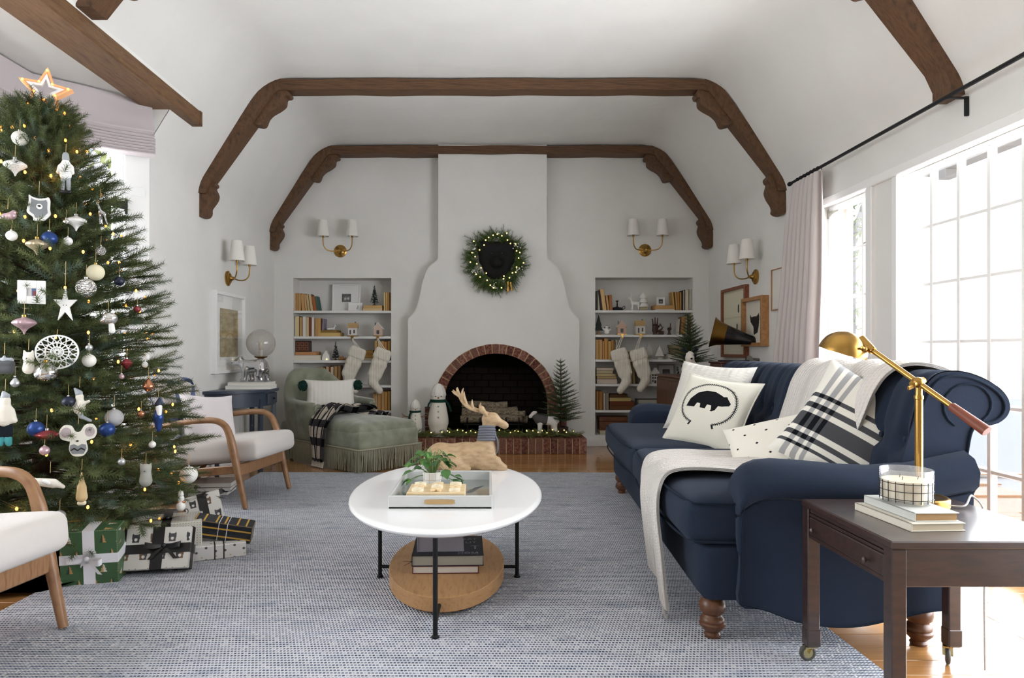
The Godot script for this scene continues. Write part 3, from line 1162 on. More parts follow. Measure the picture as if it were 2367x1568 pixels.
func outdoors() -> void:
	var m := MB.new()
	m.box2(V(2.72, -0.3, 3.0), V(14, -0.04, -16))
	struct("ground_terrace", m, mat("terrace", C("d8d2c8"), 0.8))
	m = MB.new()
	m.box2(V(-16, -0.3, 4.0), V(-2.7, -0.05, -16))
	struct("ground_lawn", m, mat("lawn", C("8f9a4e"), 0.95))
	m = MB.new()
	m.box2(V(4.0, 2.70, 1.0), V(4.14, 2.80, -6.2), 0.005)
	m.box2(V(4.0, 2.62, -5.9), V(4.1, 2.7, -6.0), 0.005)
	struct("porch_beam", m, mat("porch", C("9a9590"), 0.7))
	for e in [[3.16, 3.40], [2.76, 2.83]]:
		m = MB.new()
		m.box2(V(e[0], -0.05, -5.3), V(e[1], 2.9, -5.55), 0.01)
		struct("porch_pillar", m, mat("porch_brick", C("b88f7c"), 0.9))
	# leafy shrubs seen through the bay, and a creeper on a post seen through the glazed door
	var lf := MB.new()
	lf.fgrid(4, 6, func(u, v): var w := sin(v * PI) * 0.45; return Vector3((u - 0.5) * w, v, 0.12 * sin(v * PI) - absf(u - 0.5) * 0.25))
	var leaf := lf.mesh()
	var sp := [[-5.6, -6.6, 1.3, 3.6], [-6.8, -8.6, 1.5, 4.2], [-5.4, -4.2, 1.1, 3.0], [-8.0, -6.0, 1.6, 4.6], [-5.8, -9.6, 1.3, 4.0], [-6.3, -2.4, 1.3, 3.8]]
	for k in sp.size():
		var e: Array = sp[k]
		var o := thing("garden_bush", ["sunlit green bush beyond the bay, the one nearest the canted window", "taller pale bush beyond the bay, just behind the nearest one", "low garden bush close to the bay behind the tree", "tallest garden bush in the middle distance beyond the bay", "farthest garden bush beyond the bay towards the house corner", "garden bush beside the bay at its camera end"][k], "bush", V(e[0], -0.05, e[1]))
		var tr := MB.new()
		tr.tube(P3([V(0, 0, 0), V(0.05, e[3] * 0.4, 0), V(0, e[3] * 0.8, 0.1)]), [0.07, 0.05, 0.02], 7)
		part("trunk", tr, M.bark, o)
		var wh := []
		var cs := []
		for i in 900:
			var d := Vector3(rng.randfn(), rng.randfn(), rng.randfn()).normalized() * pow(rng.randf(), 0.4)
			var p := Vector3(d.x * e[2], e[3] * 0.55 + d.y * e[3] * 0.46, d.z * e[2])
			var b := Basis.from_euler(Vector3(rng.randf_range(-1.5, 1.5), rng.randf() * TAU, rng.randf_range(-1, 1))).scaled(Vector3.ONE * rng.randf_range(0.12, 0.24))
			wh.append(Transform3D(b, p))
			var g := rng.randf()
			cs.append(Color(0.35 + 0.25 * g, 0.42 + 0.2 * g, 0.10 + 0.10 * g))
		copies("foliage", leaf, M.leaf, wh, o, cs)
	var o := thing("garden_post", "grey garden post with hanging green creeper seen through the glazed door", "post", V(4.85, -0.05, -9.0))
	m = MB.new()
	m.box2(V(-0.04, 0, -0.04), V(0.04, 2.75, 0.04), 0.006)
	m.bar(V(0.02, 2.72, 0), V(0.22, 3.25, 0), 0.05, 0.05)
	part("post", m, mat("post_grey", C("8d8f92"), 0.7), o)
	m = MB.new()
	m.box2(V(-0.12, 2.72, -0.08), V(0.30, 2.78, 0.08), 0.01)
	part("bracket", m, mat("post_grey", C("8d8f92"), 0.7), o)
	var wh := []
	var cs := []
	for i in 220:
		var y := rng.randf_range(1.1, 3.5)
		var sw := 0.16 if y > 2.9 else 0.07
		wh.append(Transform3D(Basis.from_euler(Vector3(rng.randf_range(-2, 2), rng.randf() * TAU, 0)).scaled(Vector3.ONE * rng.randf_range(0.08, 0.15)), V(rng.randfn() * sw + (0.16 if y > 2.9 else 0.0), y, rng.randfn() * 0.06)))
		cs.append(Color(0.22, 0.36, 0.10))
	copies("foliage", leaf, M.leaf, wh, o, cs)


func rug_and_floor() -> void:
	# oak boards laid across the room, built where the photograph shows the floor
	var shared := []
	for k in 6:
		var m := MB.new()
		m.box(Vector3.ZERO, V([1.5, 1.9, 2.3, 1.2, 1.7, 2.1][k], 0.012, 0.1085), 0.0015)
		shared.append([m.mesh(), [1.5, 1.9, 2.3, 1.2, 1.7, 2.1][k]])
	var floor_node: Node = get_node("floor")
	for r in 63:
		var d := 7.79 - r * 0.11
		var x := -2.47 - rng.randf_range(0.0, 1.0)
		if d < 6.0: x = 0.75 - rng.randf_range(0.0, 0.5)
		while x < 2.6:
			var e: Array = shared[rng.randi_range(0, 5)]
			var l: float = e[1]
			put("floor_board", e[0], M["oak_floor_%d" % rng.randi_range(0, 3)], floor_node, V(x + l / 2, -0.006, -d + 0.055), V(0, 180 * rng.randi_range(0, 1), 0))
			x += l + 0.0015
		if d < 6.0 and d > 1.2:
			var e: Array = shared[rng.randi_range(0, 5)]
			put("floor_board", e[0], M["oak_floor_%d" % rng.randi_range(0, 3)], floor_node, V(-1.75 - float(e[1]) / 2, -0.006, -d + 0.055))
	var rm := mat("rug_wool", Color.WHITE, 0.97, 0, 0.1)
	var px := func(x, y):
		var row: int = y / 24
		var cell: int = (x + (8 if row % 2 else 0)) / 16 % 32
		var fx := float((x + (8 if row % 2 else 0)) % 16) / 16.0
		var fy := float(y % 24) / 24.0
		var h := fposmod(sin((cell * 12.9898 + row * 78.233)) * 43758.5453, 1.0)
		var in_dash: bool = fx > 0.16 and fx < 0.84 and fy > 0.26 and fy < 0.72
		var c := Color(0.86, 0.86, 0.87).lerp(Color(0.78, 0.79, 0.82), 0.5 + 0.5 * sin(fx * TAU))
		if in_dash:
			c = Color(0.26, 0.31, 0.40).lerp(Color(0.54, 0.57, 0.62), h)
			if h > 0.9: c = Color(0.68, 0.70, 0.74)
		return c
	rm.albedo_texture = image_tex(512, 384, px)
	rm.uv1_scale = Vector3(1 / 0.4064, 1 / 0.30, 1)
	rm.detail_enabled = true
	rm.detail_uv_layer = BaseMaterial3D.DETAIL_UV_2
	rm.detail_blend_mode = BaseMaterial3D.BLEND_MODE_MUL
	rm.detail_albedo = noise_tex(21, 0.02, [C("d3d8e0"), C("f6f6f6"), C("ffffff"), C("dde2ea")], 256)
	rm.uv2_triplanar = true
	rm.uv2_world_triplanar = true
	rm.uv2_scale = Vector3(0.55, 0.55, 1.6)
	bump_of(rm, image_tex(128, 96, func(x, y): var q := (0.6 + 0.4 * sin((x + (8 if (y / 24) % 2 else 0)) * TAU / 16.0)) * (0.5 + 0.5 * absf(sin(y * PI / 24.0))); return Color(q, q, q)), 0.4)
	# the height pattern repeats four times inside the colour pattern, so both share one scale of coordinates
	rm.heightmap_texture = image_tex(512, 384, func(x, y): var q: float = (0.6 + 0.4 * sin((x + (8 if (y / 24) % 2 else 0)) * TAU / 16.0)) * (0.5 + 0.5 * absf(sin(y * PI / 24.0))); return Color(q, q, q))
	var m := MB.new()
	var n := 40
	m.fgrid(n, 60, func(u, v):
		var x = -2.04 + u * 3.38
		var z = -0.6 - v * 5.46
		return Vector3(x + (0.006 * sin(z * 5.0) if u == 1.0 else 0.0), 0.011 + 0.002 * sin(x * 3 + z * 4), z), false, false, 3.38, 5.46)
	m.box2(V(-2.04, 0.001, -0.6), V(1.34, 0.009, -6.06))
	single("rug", m, rm, "large pale blue and grey woven wool rug under the seating", "rug")


const BACKP := [[0.60, 0.40], [0.63, 0.50], [0.665, 0.62], [0.70, 0.74], [0.725, 0.83], [0.75, 0.92], [0.785, 0.985], [0.83, 1.018], [0.90, 1.022], [0.975, 0.998], [1.04, 0.955], [1.07, 0.905], [1.06, 0.86], [1.02, 0.83], [0.97, 0.822], [0.94, 0.80], [0.92, 0.70], [0.89, 0.5], [0.85, 0.30], [0.825, 0.17]]

func back_profile(sub := 4) -> Array:
	var a := []
	for q in BACKP: a.append(Vector3(q[0], q[1], 0))
	return Array(smooth_path(a, sub))


func bun_foot(h: float, r: float) -> MB:
	var m := MB.new()
	var pr := [[0.0, 0.0], [0.55, 0.0], [0.62, 0.06], [0.5, 0.11], [0.72, 0.18], [0.95, 0.25], [0.98, 0.31], [0.86, 0.35], [0.9, 0.36], [0.93, 0.40], [0.86, 0.45], [0.72, 0.49], [0.7, 0.53], [0.92, 0.60], [1.0, 0.70], [0.94, 0.80], [0.74, 0.88], [0.66, 0.91], [0.8, 0.93], [0.8, 1.02], [0.0, 1.02]]
	var a := []
	for q in pr: a.append(Vector2(q[0] * r, q[1] * h))
	m.lathe(a, 22)
	return m


func sofa() -> void:
	var o := thing("sofa", "navy blue roll-arm sofa with tufted back and turned wooden feet", "sofa", V(0.856, 0, -2.577), -3.51)
	var navy: Material = M.navy
	var m := MB.new()
	m.soft(V(0.385, 0.265, -1.31), V(0.87, 0.21, 2.735), 0.025, V(0.012, 0, 0), 8)
	part("seat_base", m, navy, o)
	for k in 2:
		m = MB.new()
		var z: float = [0.058, -2.70][k]
		m.soft(V(0.26, 0.455, [-0.625, -1.99][k]), V(0.74, 0.185, [1.35, 1.36][k]), 0.06, V(0.02, 0.028, 0.0), 16)
		var c := part("seat_cushion", m, navy, o)
		var pp := []
		var z0: float = [0.04, -1.33][k]
		var z1: float = [-1.28, -2.655][k]
		for y in [0.528, 0.382]:
			m = MB.new()
			m.tube(smooth_path([V(0.5, y, z0 + 0.008), V(0.0, y, z0 + 0.008), V(-0.085, y, z0 - 0.03), V(-0.118, y, lerpf(z0, z1, 0.2)), V(-0.122, y, (z0 + z1) / 2), V(-0.118, y, lerpf(z0, z1, 0.8)), V(-0.085, y, z1 + 0.03), V(0.0, y, z1 - 0.004), V(0.5, y, z1 - 0.004)], 5), 0.005, 6)
			part("piping", m, M.navy_trim, c)
	# arms: an S-shaped roll on a flat side, lofted from the front to the back
	for k in 2:
		var zc: float = [0.015, -2.635][k]
		var sd: float = [1.0, -1.0][k]
		m = MB.new()
		var us := [[0.072, 0.0, 0.62], [0.072, 0.72, 0.625], [0.078, 0.90, 0.64], [0.095, 0.97, 0.66], [0.12, 1.0, 0.678], [0.16, 1.0, 0.694], [0.22, 1.0, 0.70], [0.32, 1.0, 0.694], [0.45, 1.0, 0.682], [0.58, 1.0, 0.678], [0.70, 1.0, 0.69], [0.80, 1.0, 0.712], [0.90, 1.0, 0.735]]
		var sec := func(yt: float) -> Array:
			var a := [Vector2(-0.10, 0.33), Vector2(-0.10, 0.45), Vector2(-0.10, yt - 0.10), Vector2(-0.095, yt - 0.055)]
			for q in 7:
				var an := PI * 0.85 - PI * 1.18 * q / 6.0
				a.append(Vector2(0.012 + cos(an) * 0.105, yt - 0.083 + sin(an) * 0.083))
			a.append_array([Vector2(0.088, yt - 0.135), Vector2(0.078, yt - 0.15), Vector2(0.076, 0.45), Vector2(0.076, 0.33)])
			return a
		var cnt: int = sec.call(0.7).size()
		var p := PackedVector3Array()
		for e in us:
			var a: Array = sec.call(e[2])
			var mid := Vector2(0, 0.50)
			for q: Vector2 in a:
				var w := mid + (q - mid) * Vector2(e[1], 0.35 + 0.65 * e[1] if e[1] > 0 else 0.0)
				p.append(V(e[0], w.y, zc + w.x * sd))
		if sd > 0:
			m.grid(p, cnt - 1, us.size() - 1)
		else:
			var p2 := PackedVector3Array()
			for j in us.size():
				for i in cnt: p2.append(p[j * cnt + cnt - 1 - i])
			m.grid(p2, cnt - 1, us.size() - 1)
		var arm := part("arm", m, navy, o)
		m = MB.new()
		m.extrude(smooth2(P2([0.075, 0.165, 0.16, 0.15, 0.27, 0.112, 0.38, 0.095, 0.5, 0.10, 0.62, 0.128, 0.74, 0.158, 0.83, 0.168, 0.835, 0.24, 0.86, 0.40, 0.90, 0.58, 0.88, 0.62, 0.6, 0.59, 0.3, 0.59, 0.11, 0.57, 0.085, 0.5, 0.08, 0.3]), 3), zc + sd * 0.055 - 0.02, zc + sd * 0.055 + 0.02, 0.5)
		part("side_panel", m, navy, o)
		m = MB.new()
		m.tube(smooth_path([V(0.10, 0.57, zc + sd * 0.082), V(0.14, 0.586, zc + sd * 0.10), V(0.3, 0.576, zc + sd * 0.098), V(0.5, 0.56, zc + sd * 0.096), V(0.7, 0.57, zc + sd * 0.096), V(0.88, 0.60, zc + sd * 0.092)], 5), 0.004, 6)
		m.tube(smooth_path([V(0.078, 0.17, zc + sd * 0.078), V(0.08, 0.35, zc + sd * 0.08), V(0.085, 0.5, zc + sd * 0.082), V(0.11, 0.575, zc + sd * 0.085)], 5), 0.004, 6)
		m.tube(smooth_path([V(0.078, 0.17, zc + sd * 0.078), V(0.17, 0.15, zc + sd * 0.078), V(0.27, 0.115, zc + sd * 0.078), V(0.38, 0.097, zc + sd * 0.078), V(0.5, 0.10, zc + sd * 0.078), V(0.62, 0.128, zc + sd * 0.078), V(0.74, 0.158, zc + sd * 0.078), V(0.83, 0.168, zc + sd * 0.078)], 5), 0.004, 6)
		part("piping", m, M.navy_trim, arm)
	# tufted back
	var pr := back_profile(4)
	var nb := 15
	var gap := 2.60 / nb
	var nv := 190
	var z_a := 0.02
	var p := PackedVector3Array()
	var np := pr.size()
	for j in nv + 1:
		var v := 2.66 * j / nv
		for i in np:
			var q: Vector3 = pr[i]
			var e: Vector3 = (pr[mini(i + 1, np - 1)] - pr[maxi(i - 1, 0)]).normalized()
			var nrm := Vector3(-e.y, e.x, 0)
			var s := 0.0
			if i < 44:
				var ph := fposmod(v - 0.04, gap)
				var dv := minf(ph, gap - ph)
				var pleat := exp(-pow(dv / 0.017, 2)) * 0.020 * smoothstep(0.72, 0.80, q.y if i < 28 else 1.0) * (1.0 - smoothstep(36, 44, i))
				var puff := -0.012 * (1.0 - pow(dv / gap * 2, 2)) * smoothstep(0.74, 0.84, q.y)
				var d1 := exp(-(pow(dv / 0.03, 2) + pow((q.y - 0.765) / 0.03, 2))) * 0.03
				var ph2 := fposmod(v - 0.04 - gap / 2, gap)
				var dv2 := minf(ph2, gap - ph2)
				var d2 := exp(-(pow(dv2 / 0.03, 2) + pow((q.y - 0.655) / 0.03, 2))) * 0.026
				var f := absf(dv / (gap / 2) - clampf((0.765 - q.y) / 0.11, 0, 1))
				var dia := exp(-pow(f / 0.14, 2)) * 0.008 * float(q.y < 0.765 and q.y > 0.655 and i < 28)
				s = pleat + puff * 0.5 + (d1 + d2 if i < 28 else 0.0) + dia
			p.append(V(q.x, q.y, z_a - v) - nrm * s)
	m = MB.new()
	m.grid(p, np - 1, nv)
	var back := part("backrest", m, navy, o)
	for z in [z_a, z_a - 2.66]:
		m = MB.new()
		var poly := PackedVector2Array()
		for q: Vector3 in pr: poly.append(Vector2(q.x, q.y))
		m.extrude(poly, z - 0.006, z + 0.006, 0.3)
		part("scroll_panel", m, navy, o)
		m = MB.new()
		var ring := []
		for i in range(16, np - 4, 3): ring.append(V(lerpf(pr[i].x, 0.90, 0.12), lerpf(pr[i].y, 0.90, 0.12), z + (0.01 if z > -1 else -0.01)))
		m.tube(smooth_path(ring, 2), 0.0045, 6)
		var sc := []
		for i in 15:
			var an := -0.9 + i * 0.36
			sc.append(V(0.925 + cos(an) * 0.075 * (1.0 + 0.02 * i), 0.90 + sin(an) * 0.07 * (1.0 + 0.02 * i), z + (0.008 if z > -1 else -0.008)))
		m.tube(P3(sc), 0.0045, 6)
		part("piping", m, M.navy_trim, back)
	var bt := MB.new()
	bt.ball(Vector3.ZERO, V(0.008, 0.013, 0.013), 12, 8)
	var bm := bt.mesh()
	for i in nb + 1:
		put("button", bm, navy, back, V(0.722, 0.765, z_a - 0.04 - i * gap if i < nb else z_a - 2.62))
		if i < nb: put("button", bm, navy, back, V(0.694, 0.655, z_a - 0.04 - (i + 0.5) * gap))
	var ft := bun_foot(0.165, 0.05).mesh()
	for e in [[0.0, 0.0], [0.02, -1.32], [0.01, -2.6], [0.76, 0.0], [0.76, -1.32], [0.76, -2.6]]:
		put("foot", ft, M.turned_wood, o, V(e[0], 0.012 if e[0] < 0.5 else 0.0, e[1]))
	sofa_cushions()
	throws(o.transform)


func cushion(label: String, m: Material, w: float, h: float, th: float, at: Vector3, e: Vector3, trim: Material = null) -> Node3D:
	var o := thing("throw_pillow", label, "pillow", at)
	o.rotation_degrees = e
	var b := MB.new()
	b.pillow(w, h, th, 26)
	part("cover", b, m, o)
	if trim:
		b = MB.new()
		var ring := []
		for k in 48:
			var s := k / 12.0
			var f := fposmod(s, 1.0) * 2 - 1
			var x: float = [f, 1.0, -f, -1.0][int(s)]
			var y: float = [-1.0, f, 1.0, -f][int(s)]
			ring.append(V(x * (1 - 0.1 * (1 - y * y) * x * x) * w / 2, y * (1 - 0.1 * (1 - x * x) * y * y) * h / 2, 0))
		b.tube(P3(ring), 0.005, 6, true)
		part("piping", b, trim, o)
	return o


func sofa_cushions() -> void:
	cushion("cream ribbed-knit throw pillow at the far end of the sofa behind the bear pillow", M.white_knit, 0.54, 0.50, 0.17, pt(1638, 922, 4.42), V(-24, -48, -4))
	# bear print
	var bear := P2([0.22, 0.50, 0.24, 0.60, 0.31, 0.70, 0.42, 0.745, 0.54, 0.745, 0.62, 0.715, 0.66, 0.695, 0.70, 0.705, 0.72, 0.68, 0.735, 0.665, 0.78, 0.62, 0.77, 0.59, 0.715, 0.575, 0.69, 0.565, 0.64, 0.56, 0.62, 0.50, 0.585, 0.475, 0.56, 0.48, 0.57, 0.50, 0.555, 0.55, 0.50, 0.555, 0.49, 0.50, 0.42, 0.50, 0.405, 0.555, 0.36, 0.56, 0.34, 0.50, 0.22, 0.495])
	var bm := mat("bear_print", Color.WHITE, 0.92, 0, 0.15)
	bm.albedo_texture = image_tex(384, 384, func(x, y):
		var q := Vector2(x / 384.0, 1.0 - y / 384.0)
		var d := Vector2((q.x - 0.5) / 0.36, (q.y - 0.57) / 0.29)
		var r := d.length()
		var an := d.angle()
		if Geometry2D.is_point_in_polygon(q, bear): return C("1e1f22")
		var gap := an < -1.15 and an > -1.95
		if not gap and absf(r - 1.0) < 0.018: return C("25262a")
		if not gap and absf(r - 1.0) < 0.065 and fposmod(an * 13.0 + absf(r - 1.0) * 12.0 * signf(cos(an)), 1.0) < 0.36: return C("25262a")
		if absf(r - 1.07) < 0.10 and (absf(an + 1.15) < 0.03 or absf(an + 1.95) < 0.03): return C("25262a")
		return C("e6e3d6"))
	cushion("cream throw pillow with a black bear inside a sprig wreath on the sofa", bm, 0.50, 0.49, 0.15, pt(1643, 957, 4.05), V(-30, -46, -7), M.cream_cloth)
	var dots := mat("dot_print", Color.WHITE, 0.92, 0, 0.15)
	dots.albedo_texture = image_tex(256, 256, func(x, y):
		var gx := fposmod(x / 256.0 * 5.0 + (0.5 if int(y / 256.0 * 6.0) % 2 else 0.0), 1.0) - 0.5
		var gy := fposmod(y / 256.0 * 6.0, 1.0) - 0.5
		return C("222326") if absf(gx) + absf(gy) * 0.8 < 0.075 else C("e8e4d9"))
	cushion("cream throw pillow with small scattered black dots on the knit throw", dots, 0.52, 0.38, 0.16, pt(1815, 1045, 3.08), V(-36, -40, 20))
	var pl := mat("plaid_print", Color.WHITE, 0.92, 0, 0.15)
	pl.albedo_texture = image_tex(256, 256, func(x, y):
		var u = x / 256.0
		var v = y / 256.0
		var hs := [[0.36, 0.40], [0.46, 0.51], [0.56, 0.70], [0.75, 0.80], [0.85, 0.88]]
		var vs := [[0.10, 0.15], [0.19, 0.24], [0.27, 0.31]]
		var a := false
		var b := false
		for e in hs: a = a or (v > e[0] and v < e[1])
		for e in vs: b = b or (u > e[0] and u < e[1])
		var c := C("e9e6dd")
		if a and b: return C("1b1c20")
		if a: return C("515256")
		if b: return C("a5a5a6")
		return c)
	cushion("cream throw pillow with black plaid stripes leaning on the near sofa arm", pl, 0.50, 0.50, 0.17, pt(1975, 1000, 2.86), V(-24, -30, -30))


# a cloth laid along a path: path points (local) with a width vector at each end, real thickness
func cloth_sheet(path: Array, wide: Callable, nu: int, th: float, us: float, vs: float, ripple: Callable) -> MB:
	var m := MB.new()
	var pp := smooth_path(path, 6)
	var nv := pp.size() - 1
	var top := PackedVector3Array()
	for j in nv + 1:
		for i in nu + 1:
			var s := float(i) / nu
			var w: Array = wide.call(float(j) / nv)
			top.append(pp[j] + w[0].lerp(w[1], s) + ripple.call(s, float(j) / nv))
	m.grid(top, nu, nv, false, false, us, vs)
	var n0 := m.n.duplicate()
	var low := PackedVector3Array()
	for j in nv + 1:
		for i in nu + 1:
			var k := j * (nu + 1) + nu - i
			low.append(top[k] - n0[k] * th)
	m.grid(low, nu, nv, false, false, us, vs)
	for e in [0, nu]:
		var rim := PackedVector3Array()
		for j in nv + 1:
			var a := top[j * (nu + 1) + e]
			var b := low[j * (nu + 1) + nu - e]
			if e == 0: rim.append_array([b, a])
			else: rim.append_array([a, b])
		m.grid(rim, 1, nv)
	for j in [0, nv]:
		var rim := PackedVector3Array()
		var lo_row := PackedVector3Array()
		for i in nu + 1:
			rim.append(top[j * (nu + 1) + i] if j == nv else low[j * (nu + 1) + nu - i])
			lo_row.append(low[j * (nu + 1) + nu - i] if j == nv else top[j * (nu + 1) + i])
		rim.append_array(lo_row)
		m.grid(rim, nu, 1)
	return m


func throws(sofa_at: Transform3D) -> void:
	var kn: StandardMaterial3D = M.knit
	var o := thing("knit_throw", "chunky cream knit throw draped over the top of the sofa back", "throw")
	o.transform = sofa_at
	var pr := back_profile(1)
	var path := []
	for i in range(12, 1, -1):
		var q: Vector3 = pr[i]
		var e: Vector3 = (pr[i + 1] - pr[i - 1]).normalized()
		path.append(q + Vector3(-e.y, e.x, 0) * 0.022)
	path.append(V(0.60, 0.56, 0))
	var m := cloth_sheet(path, func(v): return [V(0, 0, -0.14 - 0.10 * v), V(0, 0, -1.10 + 0.02 * v)], 40, 0.014, 12, 7, func(s, v): return V(-0.010 * (1 + sin(s * 21)) - 0.012 * (1 + sin(s * 9 + 1.0)), 0.010 * (1 + sin(s * 21)), 0.03 * sin(v * 5)))
	part("cloth", m, kn, o)
	m = MB.new()
	for k in 16:
		m.tube(P3([V(0.595, 0.565, -0.26 - k * 0.052), V(0.585, 0.53, -0.26 - k * 0.052), V(0.582, 0.552, -0.262 - k * 0.052)]), 0.007, 5)
	part("fringe", m, kn, o)
	o = thing("knit_throw", "chunky cream knit throw spilling over the sofa seat front to the rug", "throw")
	o.transform = sofa_at
	path = [V(0.47, 0.625, 0.03), V(0.36, 0.595, 0.02), V(0.22, 0.585, 0.0), V(0.08, 0.588, -0.02), V(-0.04, 0.583, -0.03), V(-0.115, 0.56, -0.03), V(-0.15, 0.50, -0.02), V(-0.155, 0.40, 0.0), V(-0.15, 0.30, 0.02), V(-0.145, 0.20, 0.04), V(-0.14, 0.115, 0.06)]
	m = cloth_sheet(path, func(v): return [V(0, 0, -0.16 - 0.08 * sin(v * PI)), V(0, 0, -0.80 + 0.16 * v)], 36, 0.014, 8, 11, func(s, v): return V(-0.012 * (1 + sin(s * 11)) * smoothstep(0.45, 0.7, v), (0.014 * (1 + sin(s * 13 + v * 3))) * (1 - smoothstep(0.5, 0.7, v)) - 0.10 * (s - 0.5) * smoothstep(0.8, 1.0, v) * -1.0, 0))
	part("cloth", m, kn, o)
	m = MB.new()
	for k in 5:
		m.tube(P3([V(-0.145, 0.075 + k * 0.004, -0.15 - k * 0.012), V(-0.15, 0.05, -0.145 - k * 0.012), V(-0.145, 0.02, -0.14 - k * 0.014)]), 0.005, 5)
	part("fringe", m, kn, o)


func coffee_table() -> void:
	var c := V(-0.195, 0.0, -3.25)
	var o := thing("coffee_table", "oval white-topped coffee table with black metal legs and round oak lower shelf", "coffee table", c)
	var m := MB.new()
	m.lathe([Vector2(0, 0.404), Vector2(0.93, 0.404), Vector2(0.975, 0.409), Vector2(0.995, 0.418), Vector2(1.0, 0.426), Vector2(0.996, 0.433), Vector2(0.985, 0.4385), Vector2(0.96, 0.44), Vector2(0, 0.44)], 96, 0.450, 0.775)
	part("tabletop", m, M.white_gloss, o)
	m = MB.new()
	m.lathe([Vector2(0, 0.028), Vector2(0.98, 0.028), Vector2(1.0, 0.034), Vector2(1.0, 0.09), Vector2(0.985, 0.096), Vector2(0, 0.096)], 72, 0.272, 0.495)
	part("lower_shelf", m, M.shelf_disc, o)
	for e in [[-0.325, 0.0], [0.335, 0.0], [-0.005, 0.69], [0.0, -0.69]]:
		m = MB.new()
		m.lathe([Vector2(0, 0), Vector2(0.016, 0), Vector2(0.016, 0.006), Vector2(0.0095, 0.012), Vector2(0.0095, 0.404), Vector2(0, 0.404)], 12)
		m.t = Transform3D()
		var leg := part("leg", m, M.black_metal, o)
		leg.position = V(e[0], 0.012, e[1])
		leg.scale = V(1, 0.97, 1)
		m = MB.new()
		var q := V(e[0], 0.062, e[1])
		m.tube(P3([q, q * V(0.7, 1, 0.65)]), 0.008, 8)
		part("crossbar", m, M.black_metal, o)
	# crack in the oak
	m = MB.new()
	m.tube(P3([V(-0.20, 0.0962, 0.10), V(-0.165, 0.0964, 0.03), V(-0.15, 0.0964, -0.03), V(-0.14, 0.0964, -0.10)]), [0.001, 0.003, 0.002, 0.001], 5, false, 0.3)
	m.tube(P3([V(-0.21, 0.0962, 0.03), V(-0.165, 0.0964, 0.03), V(-0.13, 0.0964, 0.025)]), [0.001, 0.003, 0.001], 5, false, 0.3)
	part("crack", m, mat("crack", C("3a2618"), 0.9), o)
	var ty := 0.44
	# books on the lower shelf
	book_flat("large book with red cover and white pages at the bottom of the coffee-table shelf", V(-0.195, 0.097, -3.19), V(0.30, 0.034, 0.30), C("5c1f24"), C("cfc7bd"), 1.5, "books on the coffee-table shelf")
	var bk := book_flat("big black book with grey letters on the coffee-table shelf", V(-0.187, 0.131, -3.20), V(0.325, 0.048, 0.32), C("1b1b20"), C("9b978c"), 2.0, "books on the coffee-table shelf")
	for e in [["EAT", 0.10, -0.10, 0.04], ["LIT", 0.105, -0.045, 0.04], ["T", 0.125, 0.035, 0.07], ["HOM", 0.092, 0.125, 0.04]]:
		var tm := TextMesh.new()
		tm.text = e[0]
		tm.font_size = 32
		tm.pixel_size = e[3] / 32.0
		tm.depth = 0.0006
		put("lettering", tm, mat("grey_print", C("6f7078"), 0.7), bk, V(e[1], 0.0488, e[2]), V(-90, 0, 0))
	bk = book_flat("thick grey-lilac book on top of the black book", V(-0.222, 0.179, -3.20), V(0.215, 0.07, 0.21), C("86828a"), C("8b868c"), 2.5, "books on the coffee-table shelf")
	var cv := MB.new()
	cv.box2(V(-0.107, 0.0702, -0.105), V(0.107, 0.0706, 0.03))
	part("printed_cover", cv, mat("sketch_cover", C("bdb9b0"), 0.7), bk)
	var sk := MB.new()
	for k in 4:
		sk.tube(smooth_path([V(-0.07 + k * 0.03, 0.071, 0.0), V(-0.06 + k * 0.035, 0.071, -0.03), V(-0.02 + k * 0.03, 0.071, -0.012 - k * 0.01), V(0.02 + k * 0.02, 0.071, -0.05)], 4), 0.0015, 4)
	part("drawing", sk, mat("grey_print", C("6f7078"), 0.7), bk)
	# tray
	var t := thing("tray", "rectangular pale grey serving tray with brass handle plate on the coffee table", "tray", V(-0.20, ty, -3.12))
	var tm2 := mat("tray_lacquer", C("c6c8c7"), 0.15)
	m = MB.new()
	m.box2(V(-0.216, 0, -0.30), V(0.216, 0.010, 0.30), 0.002)
	part("tray_floor", m, mat("tray_mirror", C("9da39f"), 0.12, 0.55), t)
	m = MB.new()
	m.box2(V(-0.218, 0.0, 0.288), V(0.218, 0.055, 0.30), 0.003)
	m.box2(V(-0.218, 0.0, -0.30), V(0.218, 0.055, -0.288), 0.003)
	m.box2(V(-0.218, 0.0, -0.288), V(-0.206, 0.055, 0.288), 0.003)
	m.box2(V(0.206, 0.0, -0.288), V(0.218, 0.055, 0.288), 0.003)
	part("rim", m, tm2, t)
	m = MB.new()
	m.extrude(smooth2(P2([-0.058, 0.021, 0.052, 0.021, 0.058, 0.03, 0.052, 0.039, -0.058, 0.039, -0.064, 0.03]), 2), 0.3005, 0.303)
	part("handle", m, mat("tray_brass", C("c3a476"), 0.4, 0.8), t)
	m = MB.new()
	for k in 9:
		m.bar(V(0.075 + k * 0.008, 0.0105, 0.05 - k * 0.018), V(0.125 + k * 0.007, 0.0105, 0.02 - k * 0.02), 0.0025, 0.0006)
	part("printed_drawing", m, mat("grey_print", C("6f7078"), 0.7), t)
	# noughts and crosses board
	var b := thing("game_board", "blond wood noughts-and-crosses board with loose pieces in the tray", "board game", V(-0.225, ty + 0.0105, -2.99))
	var bw := wood("blond_wood", [C("d6b98c"), C("e3cba2"), C("ead7b4")], V(2, 9, 9), 0.5)
	m = MB.new()
	m.box2(V(-0.125, 0, -0.10), V(0.125, 0.042, 0.10), 0.003)
	part("board", m, bw, b)
